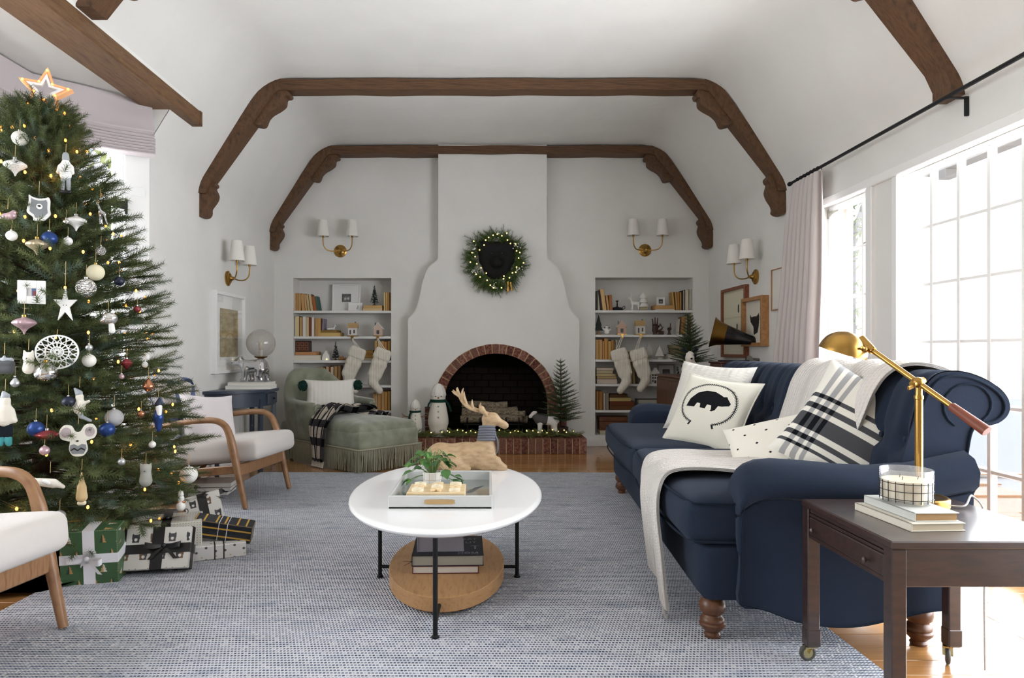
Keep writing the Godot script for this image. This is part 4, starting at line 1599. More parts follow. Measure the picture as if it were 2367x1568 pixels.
	for k in 9:
		var q := V(-0.08 + (k % 3) * 0.08, 0.0425, -0.062 + (k / 3) * 0.062)
		m = MB.new()
		if k in [0, 2, 4, 6]:
			m.lathe([Vector2(0.007, 0), Vector2(0.026, 0), Vector2(0.026, 0.012), Vector2(0.007, 0.012), Vector2(0.007, 0)], 20)
		elif k in [1, 3, 5, 7]:
			m.bar(V(-0.02, 0.005, -0.02), V(0.02, 0.005, 0.02), 0.012, 0.01, 0.001)
			m.bar(V(-0.02, 0.006, 0.02), V(0.02, 0.006, -0.02), 0.012, 0.01, 0.001)
		else:
			m.lathe([Vector2(0.007, 0), Vector2(0.024, 0), Vector2(0.024, 0.010), Vector2(0.007, 0.010), Vector2(0.007, 0)], 20)
		var pc := part("game_piece", m, bw if k % 2 else mat("pale_wood", C("efe3c8"), 0.5), b)
		pc.position = q
	m = MB.new()
	m.lathe([Vector2(0, 0), Vector2(0.026, 0), Vector2(0.026, 0.034), Vector2(0.02, 0.036), Vector2(0, 0.035)], 20)
	single("votive_candle", m, M.white_paper, "small white block candle behind the game board in the tray", "candle", "", V(-0.155, ty + 0.0105, -3.22))
	# pothos in a gridded pot
	var p := thing("potted_plant", "trailing green pothos in a small white gridded pot in the tray", "plant", V(-0.265, ty + 0.0105, -3.21))
	var pot := mat("grid_pot", Color.WHITE, 0.4)
	pot.albedo_texture = image_tex(128, 64, func(x, y): return C("c9b6a6") if x % 13 < 1 or y % 16 < 1 else C("efece6"))
	m = MB.new()
	m.lathe([Vector2(0, 0), Vector2(0.035, 0), Vector2(0.04, 0.005), Vector2(0.046, 0.075), Vector2(0.042, 0.077), Vector2(0.040, 0.062), Vector2(0, 0.062)], 28)
	part("pot", m, pot, p)
	var lm := MB.new()
	lm.fgrid(6, 8, func(u, v):
		var w := sin(pow(v, 0.7) * PI) * 0.42
		return V((0.5 - u) * w * 2.0, 0.06 * sin(v * PI) + absf(u - 0.5) * 0.16 - v * v * 0.2, v))
	var leaf := lm.mesh()
	var lg := []
	for k in 3:
		lg.append(mat("pothos_%d" % k, [C("3f6b34"), C("5d8a43"), C("2f5330")][k], 0.35))
		lg[k].backlight_enabled = true
		lg[k].backlight = Color(0.15, 0.25, 0.05)
	var st := MB.new()
	for k in 46:
		var an := k * 2.4
		var r := 0.03 + 0.075 * rng.randf()
		var hgt := 0.15 - r * 0.6 + rng.randf() * 0.05
		if k > 34:
			r = 0.10 + rng.randf() * 0.03
			hgt = 0.02 + rng.randf() * 0.06
			an = [3.0, 3.4, -0.1, 0.2, 2.7, 0.5][k % 6]
		var e := V(cos(an) * r, hgt, sin(an) * r * 0.8)
		st.tube(smooth_path([V(cos(an) * 0.01, 0.06, sin(an) * 0.01), V(cos(an) * r * 0.6, hgt + 0.02, sin(an) * r * 0.5), e], 3), 0.0013, 4)
		var lf := put("leaf", leaf, lg[k % 3], p, e, V(rng.randf_range(-10, 40), 90 - rad_to_deg(an) + rng.randf_range(-25, 25), rng.randf_range(-30, 30)))
		lf.scale = Vector3.ONE * rng.randf_range(0.035, 0.058)
	part("stems", st, mat("stem_green", C("6b8a4a"), 0.6), p)
	carved_deer(V(-0.075, ty, -3.78))


func book_flat(label: String, at: Vector3, s: Vector3, cover: Color, pages: Color, turn := 0.0, group := "") -> Node3D:
	var o := thing("book", label, "book", at, turn, group)
	var m := MB.new()
	m.box2(V(-s.x / 2, 0, -s.z / 2), V(s.x / 2, 0.003, s.z / 2), 0.0008)
	m.box2(V(-s.x / 2, s.y - 0.003, -s.z / 2), V(s.x / 2, s.y, s.z / 2), 0.0008)
	m.box2(V(-s.x / 2, 0, -s.z / 2), V(-s.x / 2 + 0.004, s.y, s.z / 2), 0.0008)
	part("cover", m, mat("cover_" + cover.to_html(false), cover, 0.6), o)
	m = MB.new()
	m.box2(V(-s.x / 2 + 0.004, 0.003, -s.z / 2 + 0.004), V(s.x / 2 - 0.005, s.y - 0.003, s.z / 2 - 0.004))
	part("pages", m, page_mat(pages), o)
	return o


func page_mat(c: Color) -> StandardMaterial3D:
	var key := "pages_" + c.to_html(false)
	if not M.has(key):
		var m := mat(key, c, 0.9, 0, 0.2)
		if not M.has("page_lines"):
			M["page_lines"] = image_tex(16, 64, func(_x, y): var q := 0.6 + 0.4 * fposmod(sin(y * 12.9898) * 43758.5453, 1.0); return Color(q, q, q))
		bump_of(m, M.page_lines, 0.04)
		tri_planar(m, V(5, 14, 5))
	return M[key]


func carved_deer(at: Vector3) -> void:
	# lying stag, facing right
	var o := thing("deer_figure", "carved pale wood stag lying on the coffee table with a grey knit scarf", "figurine", at)
	var dw := wood("carved_wood", [C("9c805f"), C("b19673"), C("bda382")], V(3, 7, 7), 0.6)
	var m := MB.new()
	m.nets([[V(-0.20, 0.075, 0), V(-0.05, 0.08, 0), 0.066, 0.064], [V(-0.05, 0.08, 0), V(0.06, 0.095, 0), 0.064, 0.06], [V(-0.24, 0.055, 0.01), V(-0.19, 0.09, 0), 0.045, 0.05],
		[V(0.06, 0.10, 0), V(0.072, 0.20, 0), 0.052, 0.036], [V(0.072, 0.20, 0), V(0.08, 0.27, 0), 0.034, 0.030], [V(0.075, 0.285, 0), V(0.105, 0.283, 0), 0.030, 0.026], [V(0.105, 0.283, 0), V(0.165, 0.245, 0), 0.026, 0.015], [V(0.165, 0.248, 0), V(0.174, 0.242, 0), 0.014, 0.013],
		[V(0.04, 0.05, 0.04), V(0.12, 0.05, 0.05), 0.026, 0.02], [V(0.12, 0.05, 0.05), V(0.155, 0.018, 0.045), 0.02, 0.016], [V(0.05, 0.018, 0.045), V(0.165, 0.014, 0.045), 0.015, 0.014], [V(0.05, 0.05, -0.04), V(0.13, 0.045, -0.045), 0.024, 0.018], [V(0.06, 0.016, -0.045), V(0.15, 0.014, -0.045), 0.015, 0.013],
		[V(-0.16, 0.06, 0.045), V(-0.10, 0.045, 0.06), 0.045, 0.026], [V(-0.10, 0.04, 0.06), V(-0.15, 0.014, 0.065), 0.022, 0.013], [V(-0.15, 0.015, 0.065), V(-0.03, 0.013, 0.07), 0.014, 0.012], [V(-0.2, 0.02, 0), V(0.06, 0.02, 0), 0.035, 0.035]], 0.0075, 0.03)
	m.nets([[V(0.068, 0.30, 0.025), V(0.04, 0.335, 0.05), 0.010, 0.013], [V(0.04, 0.335, 0.05), V(0.03, 0.35, 0.056), 0.012, 0.004]], 0.004, 0.01)
	m.nets([[V(0.068, 0.30, -0.025), V(0.04, 0.335, -0.05), 0.010, 0.013], [V(0.04, 0.335, -0.05), V(0.03, 0.35, -0.056), 0.012, 0.004]], 0.004, 0.01)
	part("body", m, dw, o)
	m = MB.new()
	for s in [1.0, -1.0]:
		var a := [V(0.075, 0.31, 0.012 * s), V(0.03, 0.325, 0.03 * s), V(-0.03, 0.345, 0.045 * s), V(-0.075, 0.39, 0.05 * s), V(-0.10, 0.455, 0.045 * s)]
		m.tube(smooth_path(a, 5), [0.009, 0.0092, 0.0094, 0.0094, 0.0093, 0.009, 0.009, 0.009, 0.0088, 0.0085, 0.0082, 0.008, 0.0078, 0.0075, 0.007, 0.0065, 0.006, 0.0055, 0.005, 0.0045, 0.003], 8)
		for e in [[V(0.03, 0.325, 0.03 * s), V(0.035, 0.37, 0.035 * s)], [V(-0.005, 0.335, 0.04 * s), V(-0.015, 0.385, 0.05 * s)], [V(-0.045, 0.36, 0.048 * s), V(-0.06, 0.43, 0.06 * s)], [V(-0.07, 0.385, 0.05 * s), V(-0.065, 0.45, 0.062 * s)], [V(-0.085, 0.41, 0.05 * s), V(-0.125, 0.44, 0.055 * s)]]:
			m.tube(P3([e[0], e[0].lerp(e[1], 0.6) + V(-0.004, 0, 0), e[1]]), [0.007, 0.0055, 0.002], 7)
	part("antlers", m, dw, o)
	m = MB.new()
	for k in 6:
		var y := 0.165 + k * 0.014
		var ring := []
		for i in 20:
			var an := TAU * i / 20
			ring.append(V(0.070 + cos(an) * (0.049 - k * 0.0018), y + 0.006 * sin(an), sin(an) * (0.049 - k * 0.0018)))
		m.tube(P3(ring), 0.008, 7, true)
	m.tube(smooth_path([V(0.108, 0.20, 0.02), V(0.125, 0.17, 0.022), V(0.13, 0.12, 0.02), V(0.118, 0.085, 0.02)], 4), 0.010, 6, false, 0.5)
	part("scarf", m, M.grey_cloth, o)


func armchairs() -> void:
	var o := thing("armchair", "bentwood armchair with grey cushions beside the console table, blue throw over its back", "armchair", V(-1.616, 0.0, -4.976), -8.2, "matching wooden armchairs")
	var wd: Material = M.chair_wood
	var m: MB
	for s in [1.0, -1.0]:
		m = MB.new()
		m.tube(smooth_path([V(0.0, 0.006, 0.345 * s), V(-0.045, 0.2, 0.345 * s), V(-0.085, 0.38, 0.345 * s), V(-0.115, 0.50, 0.345 * s), V(-0.155, 0.575, 0.345 * s), V(-0.23, 0.607, 0.345 * s), V(-0.36, 0.603, 0.345 * s), V(-0.52, 0.58, 0.345 * s), V(-0.72, 0.545, 0.345 * s)], 5), [0.018, 0.019, 0.02, 0.021, 0.022, 0.023, 0.024, 0.025, 0.026, 0.027, 0.028, 0.028, 0.028, 0.028, 0.027, 0.026, 0.025, 0.025, 0.024, 0.024, 0.023, 0.023, 0.023, 0.023, 0.023, 0.022, 0.022, 0.022, 0.022, 0.022, 0.022, 0.021, 0.021, 0.021, 0.021, 0.02, 0.02, 0.02, 0.02, 0.02, 0.02], 12)
		part("arm", m, wd, o)
		m = MB.new()
		m.bar(V(-0.06, 0.275, 0.34 * s), V(-0.70, 0.205, 0.34 * s), 0.026, 0.06, 0.006)
		part("side_rail", m, wd, o)
		m = MB.new()
		m.tube(smooth_path([V(-0.80, 0.006, 0.33 * s), V(-0.73, 0.15, 0.335 * s), V(-0.68, 0.25, 0.34 * s), V(-0.70, 0.40, 0.34 * s), V(-0.74, 0.55, 0.34 * s)], 4), 0.02, 10)
		part("rear_leg", m, wd, o)
	m = MB.new()
	m.box2(V(-0.075, 0.222, -0.33), V(-0.045, 0.305, 0.33), 0.006)
	part("front_rail", m, wd, o)
	m = MB.new()
	m.box2(V(-0.72, 0.18, -0.33), V(-0.69, 0.24, 0.33), 0.006)
	part("back_rail", m, wd, o)
	m = MB.new()
	m.t = Transform3D(Basis(Vector3.BACK, deg_to_rad(5)), V(-0.30, 0.375, 0))
	m.soft(Vector3.ZERO, V(0.74, 0.155, 0.635), 0.05, V(0.015, 0.012, 0.0), 16)
	part("seat_cushion", m, M.chair_cloth, o)
	m = MB.new()
	m.t = Transform3D(Basis(Vector3.BACK, deg_to_rad(20)), V(-0.74, 0.61, 0))
	m.soft(Vector3.ZERO, V(0.14, 0.50, 0.62), 0.06, V(0.015, 0.01, 0.0), 14)
	part("back_cushion", m, M.chair_cloth, o)
	m = MB.new()
	m.bar(V(-0.72, 0.42, 0.3), V(-0.72, 0.42, -0.3), 0.03, 0.06, 0.008)
	m.bar(V(-0.83, 0.70, 0.3), V(-0.83, 0.70, -0.3), 0.03, 0.06, 0.008)
	m.bar(V(-0.70, 0.30, 0.32), V(-0.84, 0.78, 0.32), 0.03, 0.04, 0.008)
	m.bar(V(-0.70, 0.30, -0.32), V(-0.84, 0.78, -0.32), 0.03, 0.04, 0.008)
	part("back_frame", m, wd, o)
	for ch in o.get_children(): ch.position.y += 0.012
	var b: Node3D = o.duplicate()
	b.name = numbered("armchair")
	add_child(b)
	b.position = o.position + V(-0.097, 0, 2.673)
	tag(b, "bentwood armchair with off-white seat in front of the gifts, cut off by the photo edge", "armchair", "matching wooden armchairs")
	cushion("plain off-white textured throw pillow on the armchair beside the console table", M.linen, 0.43, 0.43, 0.14, pt(484, 976, 4.96), V(-20, 56, -6))
	# blue plaid blanket over the near half of the back
	var t := thing("plaid_blanket", "blue and white plaid blanket hung over the armchair back near the tree", "blanket")
	t.transform = o.transform
	var bp := mat("blue_plaid", Color.WHITE, 0.95, 0, 0.1)
	bp.albedo_texture = image_tex(128, 128, func(x, y):
		var a: bool = x % 64 < 22
		var c: bool = y % 64 < 20
		var q := 0.9 + 0.1 * fposmod(sin(x * 3.1 + y * 7.7) * 4375.85, 1.0)
		if a and c: return Color(0.16, 0.21, 0.40) * q
		if a or c: return Color(0.42, 0.47, 0.62) * q
		return Color(0.86, 0.86, 0.87) * q)
	m = cloth_sheet([V(-0.86, 0.50, 0), V(-0.90, 0.70, 0), V(-0.91, 0.83, 0), V(-0.85, 0.875, 0), V(-0.78, 0.84, 0), V(-0.70, 0.70, 0), V(-0.64, 0.56, 0), V(-0.60, 0.48, 0), V(-0.52, 0.475, 0)], func(v): return [V(0, 0, 0.335), V(0, 0, -0.26 + 0.35 * smoothstep(0.45, 0.9, v))], 22, 0.012, 1.4, 2.2, func(s, v): return V(0.008 + 0.008 * sin(s * 14), 0.006 * sin(s * 14 + 1), 0))
	part("cloth", m, bp, t)


func plaid_bw() -> StandardMaterial3D:
	var m := mat("bw_plaid", Color.WHITE, 0.96, 0, 0.1)
	if m.albedo_texture == null:
		m.albedo_texture = image_tex(128, 128, func(x, y):
			var q := 0.8 + 0.3 * fposmod(sin(x * 12.1 + y * 78.7) * 4375.85, 1.0)
			var a: bool = x % 64 < 30
			var b: bool = y % 64 < 26
			var thin: bool = x % 64 > 44 and x % 64 < 50
			if a and b: return Color(0.07, 0.07, 0.075) * q
			if a or b: return Color(0.26, 0.25, 0.26) * q
			if thin: return Color(0.12, 0.11, 0.12) * q
			return Color(0.80, 0.76, 0.71) * q)
	return m


func chaise() -> void:
	# local x from the foot end to the back, local z across
	var o := thing("chaise_longue", "sage green velvet chaise longue with long fringe skirt in the back corner", "chaise longue", V(-1.15, 0, -6.02), 136.2)
	var m := MB.new()
	m.soft(V(0.70, 0.285, 0.355), V(1.40, 0.20, 0.71), 0.05, V(0.015, 0.0, 0.0), 14)
	part("frame", m, M.velvet, o)
	m = MB.new()
	m.soft(V(0.60, 0.365, 0.355), V(1.18, 0.15, 0.70), 0.07, V(0.0, 0.045, 0.0), 18)
	part("seat_cushion", m, M.velvet, o)
	# back and wings in one sweeping shell
	var path := smooth_path([V(0.74, 0, 0.035), V(0.95, 0, 0.02), V(1.18, 0, 0.03), V(1.33, 0, 0.14), V(1.37, 0, 0.355), V(1.33, 0, 0.57), V(1.18, 0, 0.68), V(0.95, 0, 0.69), V(0.74, 0, 0.675)], 6)
	var n := path.size() - 1
	var pts := PackedVector3Array()
	for j in n + 1:
		var s := float(j) / n
		var hgt := lerpf(0.60, 0.90, smoothstep(0.20, 0.44, s) * (1.0 - smoothstep(0.56, 0.80, s))) + 0.03 * sin(s * PI)
		var d := (path[mini(j + 1, n)] - path[maxi(j - 1, 0)]).normalized()
		var nr := V(d.z, 0, -d.x)
		var shrink := 1.0 - 0.75 * pow(absf(s * 2 - 1), 14)
		var sec := []
		for k in 15:
			var a := TAU * k / 14.0
			sec.append(Vector2(cos(a), sin(a)))
		for q: Vector2 in sec:
			var yy := (0.5 + 0.5 * q.y)
			var th := 0.062 * shrink * (1.0 + 0.35 * smoothstep(0.8, 1.0, yy))
			pts.append(path[j] + nr * (signf(q.x) * pow(absf(q.x), 0.5) * th + 0.05 * (yy - 0.3)) + Vector3.UP * (0.20 + (hgt - 0.20) * yy))
	m = MB.new()
	m.grid(pts, 14, n, true)
	for e in [0, n]:
		var ring := PackedVector3Array()
		for k in 15: ring.append(pts[e * 15 + k])
		var mid := path[e] + Vector3.UP * 0.42
		for k in 14:
			if e == 0: m.tri(mid, ring[k + 1], ring[k])
			else: m.tri(mid, ring[k], ring[k + 1])
	part("backrest", m, M.velvet, o)
	# pleated rosettes on the arm fronts
	for z in [0.035, 0.675]:
		m = MB.new()
		for k in 9:
			var a := PI * k / 8.0
			m.ball(V(0.725, 0.535 + sin(a) * 0.03, z + cos(a) * 0.035), V(0.012, 0.022, 0.010), 8, 6)
		part("rosette", m, M.velvet, o)
	# piping and hanging fringe
	m = MB.new()
	var ring := [V(-0.012, 0.212, -0.012), V(1.40, 0.212, -0.012), V(1.42, 0.212, 0.72), V(-0.012, 0.212, 0.722)]
	var rp := PackedVector3Array()
	for k in 4:
		for i in 20: rp.append(ring[k].lerp(ring[(k + 1) % 4], i / 20.0))
	m.tube(rp, 0.009, 6, true)
	part("braid", m, M.fringe_thread, o)
	m = MB.new()
	for k in 3:
		var a: Vector3 = [ring[1], ring[0], ring[3]][k]
		var b: Vector3 = [ring[0], ring[3], ring[2]][k]
		var cnt := int(a.distance_to(b) / 0.0072)
		for i in cnt:
			var q := a.lerp(b, (i + rng.randf() * 0.6) / cnt)
			var sw := V(rng.randfn(), 0, rng.randfn()) * 0.008
			m.tube(P3([q, V(q.x, 0.11, q.z) + sw * 0.5, V(q.x, 0.006 + rng.randf() * 0.012, q.z) + sw]), [0.0032, 0.0036, 0.003], 4)
	var fr := part("fringe", m, M.fringe_thread, o)
	fr.set_meta("kind", "stuff")
	for e in [[0.06, 0.06], [0.06, 0.65], [1.3, 0.08], [1.3, 0.63]]:
		m = MB.new()
		m.lathe([Vector2(0, 0), Vector2(0.018, 0), Vector2(0.026, 0.19), Vector2(0, 0.19)], 10)
		var leg := part("leg", m, M.mahogany, o)
		leg.position = V(e[0], 0, e[1])
	var pl := cushion("white cable-knit lumbar pillow with dark green pompoms on the chaise longue", M.white_knit, 0.50, 0.33, 0.15, pt(764, 914, 6.72), V(-16, 14, 0))
	for s in [-1.0, 1.0]:
		m = MB.new()
		for k in 130:
			var d := V(rng.randfn(), rng.randfn(), rng.randfn()).normalized()
			m.bar(V(s * 0.265, 0.10, 0.0) + d * 0.01, V(s * 0.265, 0.10, 0.0) + d * rng.randf_range(0.045, 0.056), 0.008, 0.008)
		m.ball(V(s * 0.265, 0.10, 0), Vector3.ONE * 0.042, 12, 8)
		part("pompom", m, M.scarf_green, pl)
	# black and cream plaid blanket: a bunched end on the seat and a tail down the side
	var t := thing("plaid_blanket", "black and cream plaid blanket tumbling off the side of the chaise longue", "blanket")
	t.transform = o.transform
	var bw := plaid_bw()
	m = cloth_sheet([V(0.62, 0.50, 0.52), V(0.61, 0.53, 0.40), V(0.60, 0.51, 0.27), V(0.60, 0.545, 0.15), V(0.60, 0.50, 0.04), V(0.59, 0.41, -0.035), V(0.585, 0.30, -0.05), V(0.58, 0.18, -0.05), V(0.58, 0.06, -0.055)], func(v): return [V(-0.20 + 0.08 * v, 0, 0), V(0.19 - 0.10 * v, 0, 0)], 34, 0.012, 1.3, 2.6, func(s, v): return V(0.02 * sin(v * 8 + s * 3), (0.03 * (1 + sin(s * 17 + v * 5))) * (1 - smoothstep(0.45, 0.6, v)), -0.016 * (1 + sin(s * 19)) * smoothstep(0.45, 0.6, v)))
	part("cloth", m, bw, t)
	m = MB.new()
	for k in 16:
		var x := 0.47 + k * 0.0125
		m.tube(P3([V(x, 0.065, -0.066), V(x + 0.004, 0.03, -0.07), V(x - 0.01, 0.010, -0.085)]), 0.0045, 5)
	part("fringe", m, mat("cream_thread", C("cfc6b8"), 0.95), t)
	m = cloth_sheet([V(0.84, 0.47, 0.50), V(0.72, 0.52, 0.42), V(0.60, 0.49, 0.46), V(0.46, 0.47, 0.50), V(0.36, 0.455, 0.56)], func(v): return [V(0.02, 0, -0.14 + 0.05 * v), V(0, 0, 0.12 - 0.05 * v)], 20, 0.012, 0.8, 1.2, func(s, v): return V(0, 0.02 * (1 + sin(s * 13 + v * 7)), 0))
	part("cloth", m, bw, t)


func side_table() -> void:
	var o := thing("side_table", "dark mahogany side table with drawer on brass castors in front of the sofa arm", "table", V(1.38, 0, -2.125))
	var w := 0.27
	var d := 0.268
	var m := MB.new()
	m.box2(V(-w, 0.553, -d), V(w, 0.576, d), 0.004)
	part("tabletop", m, M.mahogany, o)
	m = MB.new()
	m.box2(V(-w + 0.04, 0.447, d - 0.03), V(w - 0.04, 0.553, d - 0.008), 0.002)
	m.box2(V(-w + 0.04, 0.447, -d + 0.008), V(w - 0.04, 0.553, -d + 0.03), 0.002)
	m.box2(V(w - 0.03, 0.447, -d + 0.04), V(w - 0.008, 0.553, d - 0.04), 0.002)
	m.box2(V(-w + 0.012, 0.447, -d + 0.04), V(-w + 0.03, 0.46, d - 0.04), 0.001)
	m.box2(V(-w + 0.012, 0.538, -d + 0.04), V(-w + 0.03, 0.553, d - 0.04), 0.001)
	part("apron", m, M.mahogany, o)
	m = MB.new()
	m.box2(V(-w + 0.006, 0.463, -d + 0.048), V(-w + 0.026, 0.524, d - 0.048), 0.003)
	m.box2(V(-w + 0.008, 0.527, -d + 0.044), V(-w + 0.026, 0.536, d - 0.044), 0.001)
	var dr := part("drawer", m, M.mahogany, o)
	for z in [-0.17, 0.15]:
		m = MB.new()
		m.at(V(-w + 0.006, 0.49, z), V(0, 0, 90))
		m.lathe([Vector2(0, 0), Vector2(0.005, 0), Vector2(0.004, 0.008), Vector2(0.008, 0.012), Vector2(0.009, 0.018), Vector2(0.006, 0.022), Vector2(0, 0.023)], 14)
		part("knob", m, M.mahogany, dr)
	for e in [[-1, -1], [-1, 1], [1, -1], [1, 1]]:
		m = MB.new()
		m.box2(V(-0.021, 0.066, -0.021), V(0.021, 0.553, 0.021), 0.003)
		m.box2(V(-0.023, 0.068, -0.023), V(0.026, 0.13, 0.023), 0.004)
		var leg := part("leg", m, M.mahogany, o)
		leg.position = V(e[0] * (w - 0.024), 0, e[1] * (d - 0.024))
		var up := 0.012 if e[0] < 0 else 0.0
		m = MB.new()
		var yw := 0.03 + up
		m.at(V(-0.012, yw, 0), V(0, 0 if e[0] < 0 else 60, 0))
		var ring := []
		for k in 22: ring.append(V(cos(TAU * k / 22) * 0.022, sin(TAU * k / 22) * 0.022, 0))
		m.tube(P3(ring), 0.0075, 8, true)
		var ca := part("castor", m, mat("castor_tyre", C("4a4843"), 0.5), leg)
		m = MB.new()
		m.at(V(-0.012, yw, 0), V(0, 0 if e[0] < 0 else 60, 0))
		m.t = m.t * Transform3D(Basis(Vector3.RIGHT, PI / 2), Vector3.ZERO)
		m.lathe([Vector2(0, -0.006), Vector2(0.017, -0.006), Vector2(0.017, 0.006), Vector2(0, 0.006)], 20)
		m.t = Transform3D(Basis(Vector3.UP, 0.0 if e[0] < 0 else PI / 3), V(-0.012, yw, 0))
		for s in [-1.0, 1.0]:
			m.bar(V(0, 0, 0.011 * s), V(0.012, 0.036 - up, 0.011 * s), 0.010, 0.003)
		m.box2(V(-0.012, 0.03 - up, -0.015), V(0.026, 0.036 - up, 0.015), 0.001)
		part("castor_fork", m, mat("castor_brass", C("c9bb8c"), 0.25, 1.0), leg)
	book_flat("wide white book at the bottom of the pile under the candle", V(1.300, 0.5762, -2.095), V(0.165, 0.024, 0.275), C("d8d2c4"), C("c9bda6"), 3.0, "books under the candle")
	book_flat("grey-white book directly under the glass candle", V(1.310, 0.6003, -2.10), V(0.135, 0.026, 0.25), C("c8cac6"), C("a98a66"), 2.0, "books under the candle")
	# glass candle with a printed check
	var c := thing("candle", "three-wick candle in clear glass with black windowpane check on the books", "candle", V(1.311, 0.6266, -2.115))
	m = MB.new()
	m.lathe([Vector2(0, 0), Vector2(0.066, 0), Vector2(0.072, 0.006), Vector2(0.074, 0.105), Vector2(0.0705, 0.106), Vector2(0.069, 0.014), Vector2(0, 0.012)], 40)
	part("glass", m, M.jar_glass, c)
	m = MB.new()
	m.lathe([Vector2(0, 0.013), Vector2(0.067, 0.014), Vector2(0.0685, 0.072), Vector2(0, 0.074)], 36)
	var wax := mat("wax", C("e7dcc0"), 0.5)
	wax.subsurf_scatter_enabled = true
	wax.subsurf_scatter_strength = 0.2
	part("wax", m, wax, c)
	m = MB.new()
	for y in [0.018, 0.042, 0.066]:
		var ring := []
		for k in 40: ring.append(V(cos(TAU * k / 40) * 0.0737, y, sin(TAU * k / 40) * 0.0737))
		m.tube(P3(ring), 0.0011, 4, true)
	for k in 20:
		var a := TAU * k / 20
		m.bar(V(cos(a) * 0.0735, 0.008, sin(a) * 0.0735), V(cos(a) * 0.0742, 0.072, sin(a) * 0.0742), 0.0018, 0.0018)
	part("printed_check", m, M.black, c)
	m = MB.new()
	for a in [0.4, 2.5, 4.6]: m.tube(P3([V(cos(a) * 0.03, 0.072, sin(a) * 0.03), V(cos(a) * 0.031 + 0.002, 0.084, sin(a) * 0.03)]), 0.0012, 5)
	part("wick", m, M.black, c)
	# pharmacy lamp
	var lp := thing("desk_lamp", "brass counterweight desk lamp with domed shade and leather grip", "lamp", V(1.462, 0.576, -2.29))
	var br: Material = M.brass
	m = MB.new()
	m.lathe([Vector2(0, 0), Vector2(0.088, 0), Vector2(0.090, 0.004), Vector2(0.090, 0.030), Vector2(0.084, 0.034), Vector2(0.074, 0.034), Vector2(0.070, 0.031), Vector2(0.02, 0.032), Vector2(0.016, 0.04), Vector2(0, 0.04)], 44)
	part("base", m, br, lp)
	m = MB.new()
	m.lathe([Vector2(0, 0.03), Vector2(0.0125, 0.03), Vector2(0.0125, 0.36), Vector2(0.0145, 0.362), Vector2(0.0145, 0.372), Vector2(0.011, 0.376), Vector2(0.011, 0.40), Vector2(0, 0.40)], 20)
	part("pole", m, br, lp)
	var pv := V(-0.004, 0.418, 0)
	var dir := V(-0.068, 0.113, -0.16).normalized()
	m = MB.new()
	m.ball(pv, V(0.021, 0.018, 0.021), 16, 10)
	m.bar(pv - V(0.03, 0.008, -0.012), pv + V(0.03, 0.008, -0.012), 0.022, 0.022, 0.006)
	m.bar(pv + V(-0.02, -0.012, 0.01), pv + V(-0.048, -0.02, 0.024), 0.006, 0.014, 0.002)
	part("pivot", m, br, lp)
	m = MB.new()
	m.tube(P3([pv - dir * 0.17, pv + dir * 0.215]), 0.0095, 14)
	part("boom", m, br, lp)
	m = MB.new()
	m.tube(P3([pv - dir * 0.13, pv - dir * 0.135, pv - dir * 0.255, pv - dir * 0.262]), [0.010, 0.014, 0.0175, 0.0165], 16)
	part("grip", m, mat("leather", C("7b3f2c"), 0.5), lp)
	var hd := pv + dir * 0.225
	m = MB.new()
	m.tube(P3([hd - dir * 0.03, hd, hd + dir * 0.035]), [0.013, 0.019, 0.026], 16)
	m.ball(hd + V(-0.02, -0.01, 0.02), Vector3.ONE * 0.010, 10, 8)
	m.bar(hd + V(-0.015, -0.008, 0.016), hd + V(-0.04, -0.004, 0.035), 0.010, 0.010, 0.002)
	part("socket", m, br, lp)
	# dome: its mouth looks down and away to the left
	var axis := V(0.26, 0.95, 0.18).normalized()
	var bx := Vector3.BACK.cross(axis).normalized()
	m = MB.new()
	m.t = Transform3D(Basis(bx, axis, bx.cross(axis)), hd + V(-0.062, -0.024, -0.055))
	var dome := []
	for k in 14:
		var a := k / 13.0 * PI / 2
		dome.append(Vector2(cos(a) * 0.084, sin(a) * 0.082))
	for k in 14:
		var a := PI / 2 - k / 13.0 * PI / 2
		dome.append(Vector2(maxf(cos(a), 0.0) * 0.081, sin(a) * 0.079))
	dome.append(Vector2(0.084, 0.0))
	m.lathe(dome, 44)
	part("shade", m, br, lp)
	m = MB.new()
	m.tube(smooth_path([V(0.085, 0.006, 0.03), V(0.12, 0.010, 0.05), V(0.16, 0.035, 0.02), V(0.184, 0.03, 0.0), V(0.192, 0.006, 0.03), V(0.196, -0.05, 0.04), V(0.20, -0.3, 0.03), V(0.21, -0.55, 0.02)], 6), 0.003, 8)
	part("cord", m, mat("clear_cord", C("c9c9c9"), 0.3), lp)


